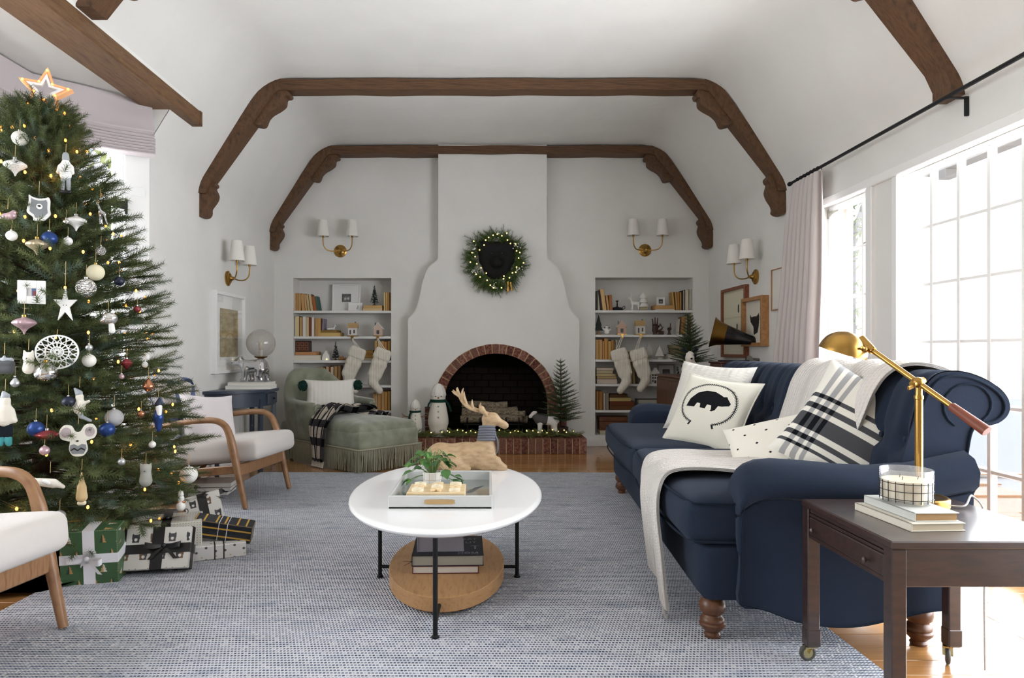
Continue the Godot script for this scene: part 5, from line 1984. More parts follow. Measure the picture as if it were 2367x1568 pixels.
func console_table() -> void:
	# half-round table against the left wall: flat side along z
	var o := thing("console_table", "dark navy half-moon console table against the left wall", "table", V(-2.47, 0, -6.35))
	var nv := mat("navy_paint", C("37404f"), 0.35)
	var half := func(r: float, k: float) -> PackedVector2Array:
		var a := PackedVector2Array()
		for i in 33:
			var an := -PI / 2 + PI * i / 32.0
			a.append(Vector2(cos(an) * r * k, sin(an) * r))
		return a
	var m := MB.new()
	m.t = Transform3D(Basis(V(1, 0, 0), V(0, 0, -1), V(0, 1, 0)), Vector3.ZERO)
	m.extrude(half.call(0.515, 0.93), 0.725, 0.75, 0.8)
	part("tabletop", m, nv, o)
	m = MB.new()
	m.t = Transform3D(Basis(V(1, 0, 0), V(0, 0, -1), V(0, 1, 0)), Vector3.ZERO)
	m.extrude(half.call(0.475, 0.93), 0.595, 0.725, 0.8)
	part("apron", m, nv, o)
	for an in [-1.35, -0.45, 0.5, 1.35]:
		m = MB.new()
		var q := V(cos(an) * 0.44, 0, -sin(an) * 0.45)
		m.t = Transform3D(Basis(Vector3.UP, an), q)
		m.bar(V(-0.004, 0, 0), V(0, 0.66, 0), 0.036, 0.036, 0.003, Vector3.RIGHT)
		part("leg", m, nv, o)
	var dr := MB.new()
	for an in [0.95, -0.05]:
		dr = MB.new()
		dr.t = Transform3D(Basis(Vector3.UP, an - PI / 2 + PI / 2), V(cos(an) * 0.442, 0.66, -sin(an) * 0.475))
		dr.box2(V(-0.012, -0.048, -0.11), V(0.012, 0.048, 0.11), 0.003)
		var dd := part("drawer", dr, nv, o)
		dr = MB.new()
		dr.ball(V(cos(an) * 0.468, 0.66, -sin(an) * 0.503), Vector3.ONE * 0.012, 12, 8)
		part("knob", dr, M.black, dd)
	book_flat("broad white book at the bottom of the pair under the silver bear", pt(581, 902, 6.3) * V(1, 0, 1) + V(0.005, 0.7503, 0), V(0.40, 0.034, 0.27), C("e8e8e6"), C("e9e6df"), 4.0, "white books under the bear")
	book_flat("white book lying directly beneath the silver bear", pt(582, 895, 6.3) * V(1, 0, 1) + V(0.005, 0.7845, 0), V(0.37, 0.03, 0.24), C("dcdcda"), C("e4dfd5"), 1.0, "white books under the bear")
	# bear
	var b := thing("bear_figurine", "shiny silver polar bear figurine standing on two white books", "figurine", pt(584, 888, 6.28) * V(1, 0, 1) + V(0, 0.8148, 0))
	m = MB.new()
	m.nets([[V(-0.055, 0.145, 0), V(0.075, 0.15, 0), 0.056, 0.062], [V(0.075, 0.15, 0), V(0.10, 0.12, 0), 0.06, 0.05], [V(-0.06, 0.15, 0), V(-0.115, 0.185, 0), 0.048, 0.036], [V(-0.115, 0.187, 0), V(-0.145, 0.185, 0), 0.034, 0.026], [V(-0.145, 0.182, 0), V(-0.178, 0.172, 0), 0.024, 0.014],
		[V(-0.055, 0.11, 0.035), V(-0.065, 0.022, 0.038), 0.034, 0.022], [V(-0.065, 0.015, 0.038), V(-0.09, 0.013, 0.038), 0.018, 0.014], [V(-0.03, 0.11, -0.035), V(-0.02, 0.022, -0.038), 0.034, 0.022], [V(-0.02, 0.015, -0.038), V(-0.045, 0.013, -0.038), 0.018, 0.014],
		[V(0.09, 0.11, 0.035), V(0.075, 0.06, 0.04), 0.045, 0.028], [V(0.075, 0.06, 0.04), V(0.09, 0.02, 0.04), 0.027, 0.02], [V(0.09, 0.014, 0.04), V(0.065, 0.013, 0.04), 0.018, 0.014], [V(0.10, 0.11, -0.035), V(0.12, 0.06, -0.038), 0.042, 0.026], [V(0.12, 0.06, -0.038), V(0.125, 0.02, -0.038), 0.025, 0.02], [V(0.125, 0.014, -0.038), V(0.10, 0.013, -0.038), 0.018, 0.014],
		[V(-0.112, 0.218, 0.022), V(-0.11, 0.226, 0.024), 0.012, 0.010], [V(-0.112, 0.218, -0.022), V(-0.11, 0.226, -0.024), 0.012, 0.010]], 0.0068, 0.022)
	part("body", m, M.silver, b)
	m = MB.new()
	m.ball(V(-0.189, 0.176, 0), V(0.007, 0.006, 0.009), 10, 7)
	for s in [-1.0, 1.0]: m.ball(V(-0.15, 0.2, 0.018 * s), Vector3.ONE * 0.004, 8, 6)
	part("nose", m, M.black, b)
	# globe lamp
	var l := thing("table_lamp", "smoked glass globe lamp on brass stem behind the silver bear", "lamp", V(-2.16, 0.75, -6.42))
	m = MB.new()
	m.lathe([Vector2(0, 0), Vector2(0.06, 0), Vector2(0.06, 0.014), Vector2(0.02, 0.02), Vector2(0.017, 0.03), Vector2(0.017, 0.27), Vector2(0.03, 0.28), Vector2(0.058, 0.292), Vector2(0.062, 0.30), Vector2(0, 0.30)], 28)
	part("stem", m, M.brass, l)
	m = MB.new()
	var gp := []
	for k in 25: gp.append(Vector2(sin(0.42 + (PI - 0.42) * k / 24.0) * 0.135, 0.425 - cos(0.42 + (PI - 0.42) * k / 24.0) * 0.135))
	gp[24].x = 0.0
	m.lathe(gp, 40)
	part("globe", m, M.smoked_glass, l)
	m = MB.new()
	m.lathe([Vector2(0, 0.30), Vector2(0.017, 0.30), Vector2(0.017, 0.36), Vector2(0, 0.362)], 16)
	part("bulb_holder", m, M.ceramic, l)
	m = MB.new()
	m.lathe([Vector2(0, 0.36), Vector2(0.012, 0.362), Vector2(0.022, 0.40), Vector2(0.018, 0.43), Vector2(0, 0.442)], 16)
	part("bulb", m, mat("bulb_off", C("e9dcc2"), 0.2), l)


func corner_cabinet() -> void:
	var o := thing("cabinet", "dark brown wooden cabinet in the right corner carrying the gramophone", "cabinet", V(2.14, 0, -6.62))
	var cw := wood("cabinet_wood", [C("3a2218"), C("53331f"), C("5f3c26")], V(7, 1.2, 7), 0.4)
	var m := MB.new()
	m.box2(V(-0.35, 0.10, -0.50), V(0.35, 0.84, 0.50), 0.006)
	part("body", m, cw, o)
	m = MB.new()
	m.box2(V(-0.37, 0.84, -0.52), V(0.37, 0.862, 0.52), 0.006)
	part("top", m, cw, o)
	for k in 2:
		m = MB.new()
		m.box2(V(-0.365, 0.13, -0.48 + k * 0.485), V(-0.348, 0.81, -0.005 + k * 0.485), 0.004)
		part("door", m, cw, o)
	for e in [[-0.3, -0.45], [0.3, -0.45], [-0.3, 0.45], [0.3, 0.45]]:
		m = MB.new()
		m.box2(V(e[0] - 0.025, 0, e[1] - 0.025), V(e[0] + 0.025, 0.10, e[1] + 0.025), 0.004)
		part("foot", m, cw, o)
	var top := 0.862
	# gramophone
	var g := thing("gramophone", "antique gramophone with black and brass horn on the corner cabinet", "gramophone", V(2.30, top, -6.32))
	var rw := wood("gramophone_wood", [C("34140f"), C("4d2018"), C("5a271c")], V(2, 6, 6), 0.3)
	m = MB.new()
	m.box2(V(-0.19, 0, -0.17), V(0.17, 0.025, 0.17), 0.006)
	m.box2(V(-0.17, 0.025, -0.155), V(0.15, 0.125, 0.155), 0.004)
	m.box2(V(-0.185, 0.125, -0.165), V(0.165, 0.14, 0.165), 0.005)
	part("case", m, rw, g)
	m = MB.new()
	m.lathe([Vector2(0, 0.141), Vector2(0.14, 0.141), Vector2(0.14, 0.152), Vector2(0, 0.153)], 36)
	part("turntable", m, M.iron, g)
	# horn from the elbow at the right to the brass bell at the left
	var mouth := pt(1646, 768, 6.50) - g.position
	var neck := pt(1776, 795, 6.34) - g.position
	var ax := (mouth - neck)
	var L := ax.length()
	ax = ax.normalized()
	var bx := Vector3.BACK.cross(ax).normalized()
	var fr := Transform3D(Basis(bx, ax, bx.cross(ax)), neck)
	m = MB.new()
	m.t = fr
	m.lathe([Vector2(0.018, 0), Vector2(0.030, L * 0.15), Vector2(0.055, L * 0.40), Vector2(0.085, L * 0.65), Vector2(0.098, L * 0.76), Vector2(0.094, L * 0.76), Vector2(0.050, L * 0.40), Vector2(0.014, 0.0)], 32)
	part("horn", m, mat("horn_black", C("1a1b1e"), 0.22), g)
	m = MB.new()
	m.t = fr
	m.lathe([Vector2(0.097, L * 0.755), Vector2(0.105, L * 0.80), Vector2(0.116, L * 0.88), Vector2(0.136, L * 0.96), Vector2(0.152, L), Vector2(0.148, L), Vector2(0.130, L * 0.95), Vector2(0.11, L * 0.87), Vector2(0.094, L * 0.755)], 36)
	part("bell", m, M.old_brass, g)
	m = MB.new()
	m.tube(smooth_path([neck + ax * 0.02, neck - ax * 0.03, neck + V(0.045, -0.045, 0), neck + V(0.05, -0.11, 0.0)], 5), 0.019, 12)
	m.bar(neck + V(0.075, -0.10, 0), neck + V(0.075, -0.30, 0), 0.03, 0.03, 0.006)
	m.bar(neck + V(0.03, -0.09, 0), neck + V(0.085, -0.09, 0), 0.03, 0.03, 0.006)
	part("bracket", m, M.iron, g)
	m = MB.new()
	m.tube(smooth_path([neck + V(0.05, -0.10, 0), neck + V(0.04, -0.135, 0.0), neck + V(-0.02, -0.15, 0.0), neck + V(-0.16, -0.145, 0)], 5), 0.012, 10)
	m.at(neck + V(-0.18, -0.145, 0), V(90, 0, 0))
	m.lathe([Vector2(0, -0.014), Vector2(0.032, -0.014), Vector2(0.036, 0), Vector2(0.032, 0.014), Vector2(0, 0.014)], 22)
	part("tonearm", m, mat("nickel", C("8d8c86"), 0.3, 1.0), g)
	# little spruce on the cabinet, moose figure and small items
	small_spruce("small bare spruce in a pot on the corner cabinet behind the gramophone", V(2.05, top, -6.86), 0.60, 0.21, 5)
	var n := thing("moose_figurine", "white plush moose with dark antlers peeking over the knit pillow", "figurine", V(1.90, top, -6.35))
	m = MB.new()
	m.nets([[V(0, 0.06, 0), V(0, 0.13, 0), 0.06, 0.045], [V(-0.005, 0.18, 0.01), V(0.0, 0.20, 0), 0.042, 0.038], [V(-0.005, 0.175, 0.02), V(-0.008, 0.165, 0.055), 0.028, 0.022], [V(-0.05, 0.11, 0.0), V(-0.07, 0.06, 0.02), 0.02, 0.018], [V(0.05, 0.11, 0.0), V(0.07, 0.06, 0.02), 0.02, 0.018]], 0.008, 0.02)
	part("body", m, mat("plush_white", C("dcd7cd"), 0.95), n)
	m = MB.new()
	for s in [-1.0, 1.0]:
		m.tube(P3([V(0.02 * s, 0.225, 0), V(0.055 * s, 0.25, 0), V(0.06 * s, 0.285, 0)]), [0.012, 0.012, 0.006], 8)
		m.tube(P3([V(0.05 * s, 0.245, 0), V(0.08 * s, 0.255, 0)]), [0.010, 0.005], 8)
		m.ball(V(0.02 * s, 0.20, 0.035), Vector3.ONE * 0.007, 8, 6)
		m.ball(V(0.045 * s, 0.195, 0.0), V(0.02, 0.014, 0.01), 8, 6)
	m.ball(V(-0.008, 0.168, 0.078), V(0.012, 0.009, 0.006), 8, 6)
	part("antlers", m, M.dark_cloth, n)


func sconce(label: String, at: Vector3, turn: float) -> void:
	var o := thing("wall_sconce", label, "wall lamp", at, turn, "double-arm brass sconces")
	var br: Material = M.brass
	var m := MB.new()
	m.at(Vector3.ZERO, V(90, 0, 0))
	m.lathe([Vector2(0, 0), Vector2(0.072, 0), Vector2(0.072, 0.010), Vector2(0.060, 0.016), Vector2(0.052, 0.018), Vector2(0.05, 0.026), Vector2(0.03, 0.032), Vector2(0.018, 0.05), Vector2(0.012, 0.075), Vector2(0, 0.078)], 32)
	part("backplate", m, br, o)
	for s in [-1.0, 1.0]:
		m = MB.new()
		m.tube(smooth_path([V(0, 0, 0.06), V(0.06 * s, -0.012, 0.085), V(0.125 * s, -0.002, 0.12), V(0.158 * s, 0.04, 0.145), V(0.165 * s, 0.10, 0.15), V(0.165 * s, 0.17, 0.15)], 6), 0.0062, 8)
		m.at(V(0.165 * s, 0.13, 0.15))
		m.lathe([Vector2(0, 0), Vector2(0.011, 0), Vector2(0.011, 0.05), Vector2(0, 0.05)], 12)
		part("arm", m, br, o)
		m = MB.new()
		m.at(V(0.165 * s, 0.145, 0.15))
		m.lathe([Vector2(0.071, 0.0), Vector2(0.048, 0.185), Vector2(0.0465, 0.185), Vector2(0.0695, 0.0), Vector2(0.071, 0.0)], 32)
		var sh := mat("shade_cloth", C("efece6"), 0.9, 0, 0.1)
		sh.backlight_enabled = true
		sh.backlight = Color(0.5, 0.5, 0.48)
		part("shade", m, sh, o)


func picture(called: String, label: String, at: Vector3, turn: float, w: float, h: float, fw: float, dp: float, fm: Material, mount: float, mount_c: Color, art: Texture2D, tilt := 0.0, glazed := false) -> Node3D:
	# local: faces +z, back on z = 0, standing on y = 0
	var o := thing(called, label, "picture", at, turn)
	o.rotation_degrees.x = tilt
	var m := MB.new()
	m.box2(V(-w / 2, 0, 0), V(-w / 2 + fw, h, dp), 0.002)
	m.box2(V(w / 2 - fw, 0, 0), V(w / 2, h, dp), 0.002)
	m.box2(V(-w / 2 + fw, 0, 0), V(w / 2 - fw, fw, dp), 0.002)
	m.box2(V(-w / 2 + fw, h - fw, 0), V(w / 2 - fw, h, dp), 0.002)
	part("frame", m, fm, o)
	m = MB.new()
	m.box2(V(-w / 2 + fw, fw, 0.002), V(w / 2 - fw, h - fw, dp * 0.45))
	part("mount", m, mat("mount_" + mount_c.to_html(false), mount_c, 0.8), o)
	m = MB.new()
	var a := Vector2(w / 2 - fw - mount, h / 2 - fw - mount)
	var z := dp * 0.45 + 0.0015
	m.quad(V(-a.x, h / 2 - a.y, z), V(a.x, h / 2 - a.y, z), V(a.x, h / 2 + a.y, z), V(-a.x, h / 2 + a.y, z), Vector2(0, 1), Vector2(1, 1), Vector2(1, 0), Vector2(0, 0))
	var pm := mat("print_%d" % M.size(), Color.WHITE, 0.7, 0, 0.3)
	pm.albedo_texture = art
	part("print", m, pm, o)
	if glazed:
		m = MB.new()
		m.quad(V(-w / 2 + fw, fw, dp * 0.7), V(w / 2 - fw, fw, dp * 0.7), V(w / 2 - fw, h - fw, dp * 0.7), V(-w / 2 + fw, h - fw, dp * 0.7))
		part("glass", m, M.picture_glass, o)
	return o


func photo_tex(sd: int, dark: Color, light: Color) -> ImageTexture:
	var fn := FastNoiseLite.new()
	fn.seed = sd
	fn.frequency = 0.06
	return image_tex(48, 48, func(x, y):
		var q := 0.5 + 0.5 * fn.get_noise_2d(x, y)
		var fig := exp(-(pow((x - 17) / 6.0, 2) + pow((y - 28) / 9.0, 2))) + exp(-(pow((x - 33) / 6.0, 2) + pow((y - 27) / 8.0, 2)))
		return dark.lerp(light, clampf(0.15 + q * 0.35 + fig * 0.7, 0, 1)))


func wall_things() -> void:
	sconce("brass double sconce with white shades on the back wall left of the chimney", V((787 - CX) / 200.0, EYE + (812 - 581) / 200.0, BACK), 0)
	sconce("brass double sconce with white shades on the back wall right of the chimney", V((1490.5 - CX) / 200.0, EYE + (812 - 579) / 200.0, BACK), 0)
	sconce("brass double sconce with white shades on the left wall above the sepia picture", V(-2.47, 1.79, -6.40), 90)
	sconce("brass double sconce with white shades on the right wall near the curtain", V(2.55, 1.807, -6.42), -90)
	# sepia map at the left
	var fn := FastNoiseLite.new()
	fn.seed = 5
	fn.frequency = 0.03
	fn.fractal_octaves = 5
	var sepia := image_tex(96, 160, func(x, y):
		var q := 0.5 + 0.6 * fn.get_noise_2d(x, y * 1.4)
		var c := C("8d7d5c").lerp(C("c2b48f"), clampf(q, 0, 1))
		if x % 24 < 1 or y % 32 < 1: c = c.darkened(0.12)
		if absf(y - 90 - 10 * sin(x * 0.09)) < 1.5: c = c.darkened(0.25)
		return c)
	picture("picture_frame", "tall white-framed sepia map print on the left wall over the console", V(-2.47, 0.895, -6.38), 90, 0.74, 0.75, 0.03, 0.05, M.paint, 0.12, C("ecebe7"), sepia, 0, true)
	var birds := image_tex(96, 160, func(x, y):
		for e in [[66, 46, 3, 11], [60, 92, 3, 9], [30, 108, 3, 7], [70, 128, 3, 9]]:
			if pow((x - e[0]) / float(e[2]), 2) + pow((y - e[1]) / float(e[3]), 2) < 1.0: return C("2c2925")
		return C("d8d2bb") if y % 66 > 3 else C("cbc3a6"))
	picture("picture_frame", "tall red-brown framed print of small dark birds on the right wall", V(2.55, 1.035, -6.93), -90, 0.68, 0.72, 0.032, 0.045, wood("frame_red", [C("6b3a22"), C("83492d"), C("90553a")], V(4, 4, 4), 0.4), 0.005, C("d8d2bb"), birds)
	var beast := P2([0.22, 0.10, 0.30, 0.22, 0.62, 0.20, 0.74, 0.08, 0.76, 0.30, 0.72, 0.62, 0.66, 0.86, 0.44, 0.96, 0.42, 0.62, 0.24, 0.40])
	var bt := image_tex(64, 112, func(x, y): return C("2e2b29") if Geometry2D.is_point_in_polygon(Vector2(x / 64.0, (y - 26) / 70.0), beast) else C("d6d0c2"))
	picture("picture_frame", "deep oak-framed print of a black animal head beside the gramophone horn", V(2.55, 1.145, -6.37), -90, 0.50, 0.465, 0.035, 0.07, wood("frame_oak", [C("95683c"), C("a9794a"), C("b98a5a")], V(4, 4, 4), 0.4), 0.01, C("d6d0c2"), bt)
	var flowers := image_tex(64, 80, func(x, y):
		var q := Vector2(x / 64.0, y / 80.0)
		if q.x > 0.60 and q.x < 0.72 and q.y > 0.60 and q.y < 0.93: return C("4f5a52")
		for e in [[0.45, 0.42], [0.58, 0.38], [0.66, 0.50], [0.52, 0.52], [0.74, 0.42]]:
			if q.distance_to(Vector2(e[0], e[1])) < 0.05: return C("59524e")
			if absf((q.x - e[0]) * (0.62 - e[1]) - (0.66 - e[0]) * (q.y - e[1])) < 0.006 and q.y > e[1] and q.y < 0.62: return C("7d8478")
		return C("e4e1da"))
	picture("picture_frame", "thin wood-framed print of flowers in a bottle half behind the curtain", V(2.55, 1.46, -5.76), -90, 0.56, 0.365, 0.008, 0.02, wood("frame_oak", [], V(4, 4, 4)), 0.01, C("e4e1da"), flowers)
	# curtain and rod
	var o := thing("curtain_rod", "long black metal curtain rod on the right wall above the glazed doors", "curtain rod", V(2.45, 2.457, 0))
	var m := MB.new()
	m.tube(P3([V(0, 0, -5.46), V(0, 0, -0.4)]), 0.0115, 12)
	m.ball(V(0, 0, -5.48), V(0.018, 0.018, 0.026), 14, 8)
	part("rod", m, M.iron, o)
	for z in [-5.42, -3.58, -1.7]:
		m = MB.new()
		m.bar(V(-0.01, -0.014, z), V(0.09, -0.014, z), 0.022, 0.008, 0.002)
		m.bar(V(0.088, -0.005, z), V(0.088, -0.11, z), 0.022, 0.012, 0.002, Vector3.BACK)
		part("bracket", m, M.iron, o)
	o = thing("curtain", "pale pink-grey linen curtain gathered beside the glazed door", "curtain")
	var cl := mat("curtain_linen", C("d8cfcd"), 0.9, 0, 0.1)
	cl.backlight_enabled = true
	cl.backlight = Color(0.45, 0.42, 0.41)
	bump_of(cl, M.weave_tex, 0.04)
	cl.uv1_scale = Vector3(14, 40, 1)
	m = cloth_sheet([V(2.44, 2.43, 0), V(2.435, 2.36, 0), V(2.43, 2.1, 0), V(2.42, 1.6, 0), V(2.40, 1.1, 0), V(2.395, 0.5, 0), V(2.39, 0.03, 0)], func(v): return [V(0, 0, -4.96 + 0.02 * v), V(0, 0, -5.37 - 0.36 * v)], 110, 0.004, 3, 10, func(s, v):
		var ph = s * 46 + 0.5 * sin(v * 3 + s * 8)
		return V((0.022 + 0.03 * v) * sin(ph), 0, 0.010 * sin(ph * 2 + 1)))
	part("cloth", m, cl, o)
	m = MB.new()
	for k in 7:
		var ring := []
		for i in 14: ring.append(V(2.45 + cos(TAU * i / 14) * 0.022, 2.447 + sin(TAU * i / 14) * 0.022, -5.0 - k * 0.055))
		m = MB.new()
		m.tube(P3(ring), 0.003, 6, true)
		part("ring", m, M.iron, o)
	wreath()


func wreath() -> void:
	var c := V((1146 - CX) * 7.6 / F, EYE + (812 - 604) * 7.6 / F, -7.65)
	var o := thing("wreath", "round green pine wreath with tiny warm lights hanging on the chimney", "wreath", c)
	var sp := sprig(0.11, 26, 0.05, 0.9)
	var wh := []
	var cs := []
	for k in 520:
		var a := rng.randf() * TAU
		var r := 0.235 + rng.randfn() * 0.035
		var out := rng.randf_range(-0.9, 0.9) + (0.5 if rng.randf() < 0.5 else -0.2)
		var dir := V(cos(a + out), sin(a + out), rng.randf_range(0.0, 0.6)).normalized()
		var side := dir.cross(Vector3.BACK).normalized()
		wh.append(Transform3D(Basis(side, dir, side.cross(dir)).rotated(dir, rng.randf() * TAU).scaled(Vector3.ONE * rng.randf_range(0.7, 1.15)), V(cos(a) * r, sin(a) * r * 1.04, 0.04 + rng.randf() * 0.07)))
		var g := rng.randf()
		cs.append(Color(0.045 + 0.06 * g, 0.085 + 0.075 * g, 0.02 + 0.02 * g))
	copies("needles", sp, M.needles, wh, o, cs)
	var bm := MB.new()
	bm.ball(Vector3.ZERO, Vector3.ONE * 0.008, 8, 6)
	var bulb := bm.mesh()
	for k in 34:
		var a := k * TAU / 34.0 + rng.randf() * 0.12
		var r := 0.25 + rng.randfn() * 0.035
		put("bulb", bulb, M.warm_bulb, o, V(cos(a) * r, sin(a) * r * 1.04, 0.145 + rng.randf() * 0.02))
	var be := MB.new()
	be.ball(Vector3.ZERO, Vector3.ONE * 0.007, 8, 6)
	var bmesh := be.mesh()
	for cl in 6:
		var a: float = [1.55, 0.55, -0.3, -1.6, 3.6, 2.7][cl]
		for k in 7:
			put("berry", bmesh, M.ceramic, o, V(cos(a) * 0.27 + rng.randfn() * 0.02, sin(a) * 0.28 + rng.randfn() * 0.02, 0.15 + rng.randf() * 0.012))
	# carved bear head in the middle
	var b := thing("bear_sculpture", "black carved bear head mounted inside the wreath", "wall sculpture", c + V(0.012, 0.025, 0.002))
	var m := MB.new()
	m.nets([[V(-0.13, 0.11, 0.06), V(0.13, 0.11, 0.06), 0.085, 0.085], [V(-0.11, 0.0, 0.06), V(0.11, 0.0, 0.06), 0.095, 0.095], [V(-0.07, -0.11, 0.06), V(0.07, -0.11, 0.06), 0.085, 0.085], [V(-0.03, -0.17, 0.06), V(0.03, -0.17, 0.06), 0.06, 0.06], [V(-0.175, 0.165, 0.05), V(-0.16, 0.15, 0.06), 0.045, 0.05], [V(0.175, 0.165, 0.05), V(0.16, 0.15, 0.06), 0.045, 0.05], [V(0, -0.02, 0.10), V(0, -0.06, 0.20), 0.085, 0.055], [V(0, -0.035, 0.225), V(0, -0.04, 0.235), 0.022, 0.02], [V(-0.055, 0.05, 0.17), V(-0.055, 0.05, 0.2), 0.018, 0.018, -1], [V(0.055, 0.05, 0.17), V(0.055, 0.05, 0.2), 0.018, 0.018, -1]], 0.012, 0.05)
	part("head", m, mat("carved_black", C("1c1c1d"), 0.75, 0, 0.3), b)
	m = MB.new()
	for s in [-1.0, 1.0]: m.ball(V(0.055 * s, 0.05, 0.142), Vector3.ONE * 0.013, 10, 8)
	m.ball(V(0, -0.035, 0.238), V(0.026, 0.018, 0.014), 12, 8)
	part("eyes_and_nose", m, mat("gloss_black", C("0e0e0f"), 0.25), b)
	o = thing("bells", "two slim brass cylinder bells hanging from the bottom of the wreath", "bells", c + V(0.135, -0.235, 0.10))
	for k in 2:
		m = MB.new()
		m.at(V(0.0 + k * 0.045, -0.115 + k * 0.014, 0.01 * k), V(0, 0, k * 9))
		m.lathe([Vector2(0.014, 0), Vector2(0.0165, 0), Vector2(0.0165, 0.115 - k * 0.02), Vector2(0.004, 0.12 - k * 0.02), Vector2(0, 0.12 - k * 0.02), Vector2(0.0, 0.112 - k * 0.02), Vector2(0.0145, 0.108 - k * 0.02), Vector2(0.014, 0)], 18)
		part("bell", m, M.brass, o)
		m = MB.new()
		m.tube(P3([V(0.045 * k, 0.0, 0.01 * k), V(-0.008, 0.10, 0)]), 0.004, 6)
		part("cord", m, M.black, o)


# ---------------------------------------------------------------- shelves
const ORD := ["first", "second", "third", "fourth", "fifth", "sixth", "seventh", "eighth", "ninth", "tenth", "eleventh", "twelfth"]
const SH := 7.85 / F

func sx(px: float) -> float:
	return (px - CX) * SH

func upright(where: String, base: float, list: Array, group: String) -> void:
	# [x0, x1, top in pixels above the base, cover, face colour, word, lean]
	for i in list.size():
		var e: Array = list[i]
		var w := maxf(0.011, (e[1] - e[0]) * SH - 0.0015)
		var h: float = e[2] * SH
		var dp := h * rng.randf_range(0.64, 0.72)
		var lean: float = e[6] if e.size() > 6 else 0.0
		var o := thing("book", "%s book from left, %s, %s" % [ORD[i], e[5], where], "book", V(sx((e[0] + e[1]) / 2.0), base, BACK - 0.035 - rng.randf() * 0.02), 0, group)
		o.rotation_degrees.z = lean
		var m := MB.new()
		var spine: bool = not (e[5] as String).contains("page")
		m.box2(V(-w / 2, 0, -dp), V(-w / 2 + 0.0018, h, 0), 0.0004)
		m.box2(V(w / 2 - 0.0018, 0, -dp), V(w / 2, h, 0), 0.0004)
		var cz := 0.0 if spine else -dp + 0.003
		m.box2(V(-w / 2, 0, cz - 0.003), V(w / 2, h, cz), 0.0008)
		part("cover", m, mat("cover_" + C(e[3]).to_html(false), C(e[3]), 0.65), o)
		m = MB.new()
		m.box2(V(-w / 2 + 0.0018, 0.002, -dp + 0.003 if not spine else -dp + 0.004), V(w / 2 - 0.0018, h - 0.003, -0.0015 if not spine else -0.003))
		part("pages", m, page_mat(C(e[4])), o)

func flat_pile(where: String, base: float, list: Array, group: String) -> void:
	# from the bottom: [x0, x1, thickness in pixels, cover, face, words]
	var y := base
	for i in list.size():
		var e: Array = list[i]
		var w: float = (e[1] - e[0]) * SH
		var t: float = e[2] * SH
		var pos = ["bottom", "second", "third", "fourth", "top"][i] if i < list.size() - 1 else "top"
		if list.size() == 1: pos = "only"
		var o := thing("book", "%s %s book in the pile %s" % [pos, e[5], where], "book", V(sx((e[0] + e[1]) / 2.0), y, BACK - 0.14), 0, group)
		var m := MB.new()
		m.box2(V(-w / 2, 0, -0.10), V(w / 2, 0.0022, 0.10), 0.0006)
		m.box2(V(-w / 2, t - 0.0026, -0.10), V(w / 2, t - 0.0004, 0.10), 0.0006)
		m.box2(V(-w / 2, 0, -0.10), V(w / 2, t - 0.0004, -0.097), 0.0006)
		part("cover", m, mat("cover_" + C(e[3]).to_html(false), C(e[3]), 0.65), o)
		m = MB.new()
		m.box2(V(-w / 2 + 0.004, 0.0022, -0.097), V(w / 2 - 0.004, t - 0.0026, 0.097))
		part("pages", m, page_mat(C(e[4])), o)
		y += t


func bottle_tree(label: String, at: Vector3, h: float, r: float, green: Color) -> void:
	var o := thing("bottle_brush_tree", label, "ornament", at)
	var m := MB.new()
	m.lathe([Vector2(0, 0), Vector2(r * 0.45, 0), Vector2(r * 0.45, h * 0.05), Vector2(r * 0.12, h * 0.06), Vector2(r * 0.08, h * 0.9), Vector2(0, h * 0.92)], 12)
	part("stand", m, M.bark, o)
	m = MB.new()
	for k in 420:
		var s := pow(rng.randf(), 0.75)
		var y := h * (1.0 - 0.88 * s)
		var a := rng.randf() * TAU
		var rr := r * s * rng.randf_range(0.75, 1.05) + 0.003
		var p := V(0, y, 0)
		var q := V(cos(a) * rr, y + h * 0.02, sin(a) * rr)
		m.bar(p, q, 0.0028, 0.0028)
	part("bristles", m, mat("bristle_" + green.to_html(false), green, 0.9), o)
	m = MB.new()
	for k in 46:
		var s := pow(rng.randf(), 0.6)
		var a := rng.randf() * TAU
		m.ball(V(cos(a) * r * s, h * (1.0 - 0.88 * s), sin(a) * r * s), Vector3.ONE * 0.004, 6, 4)
	part("snow", m, M.ceramic, o)


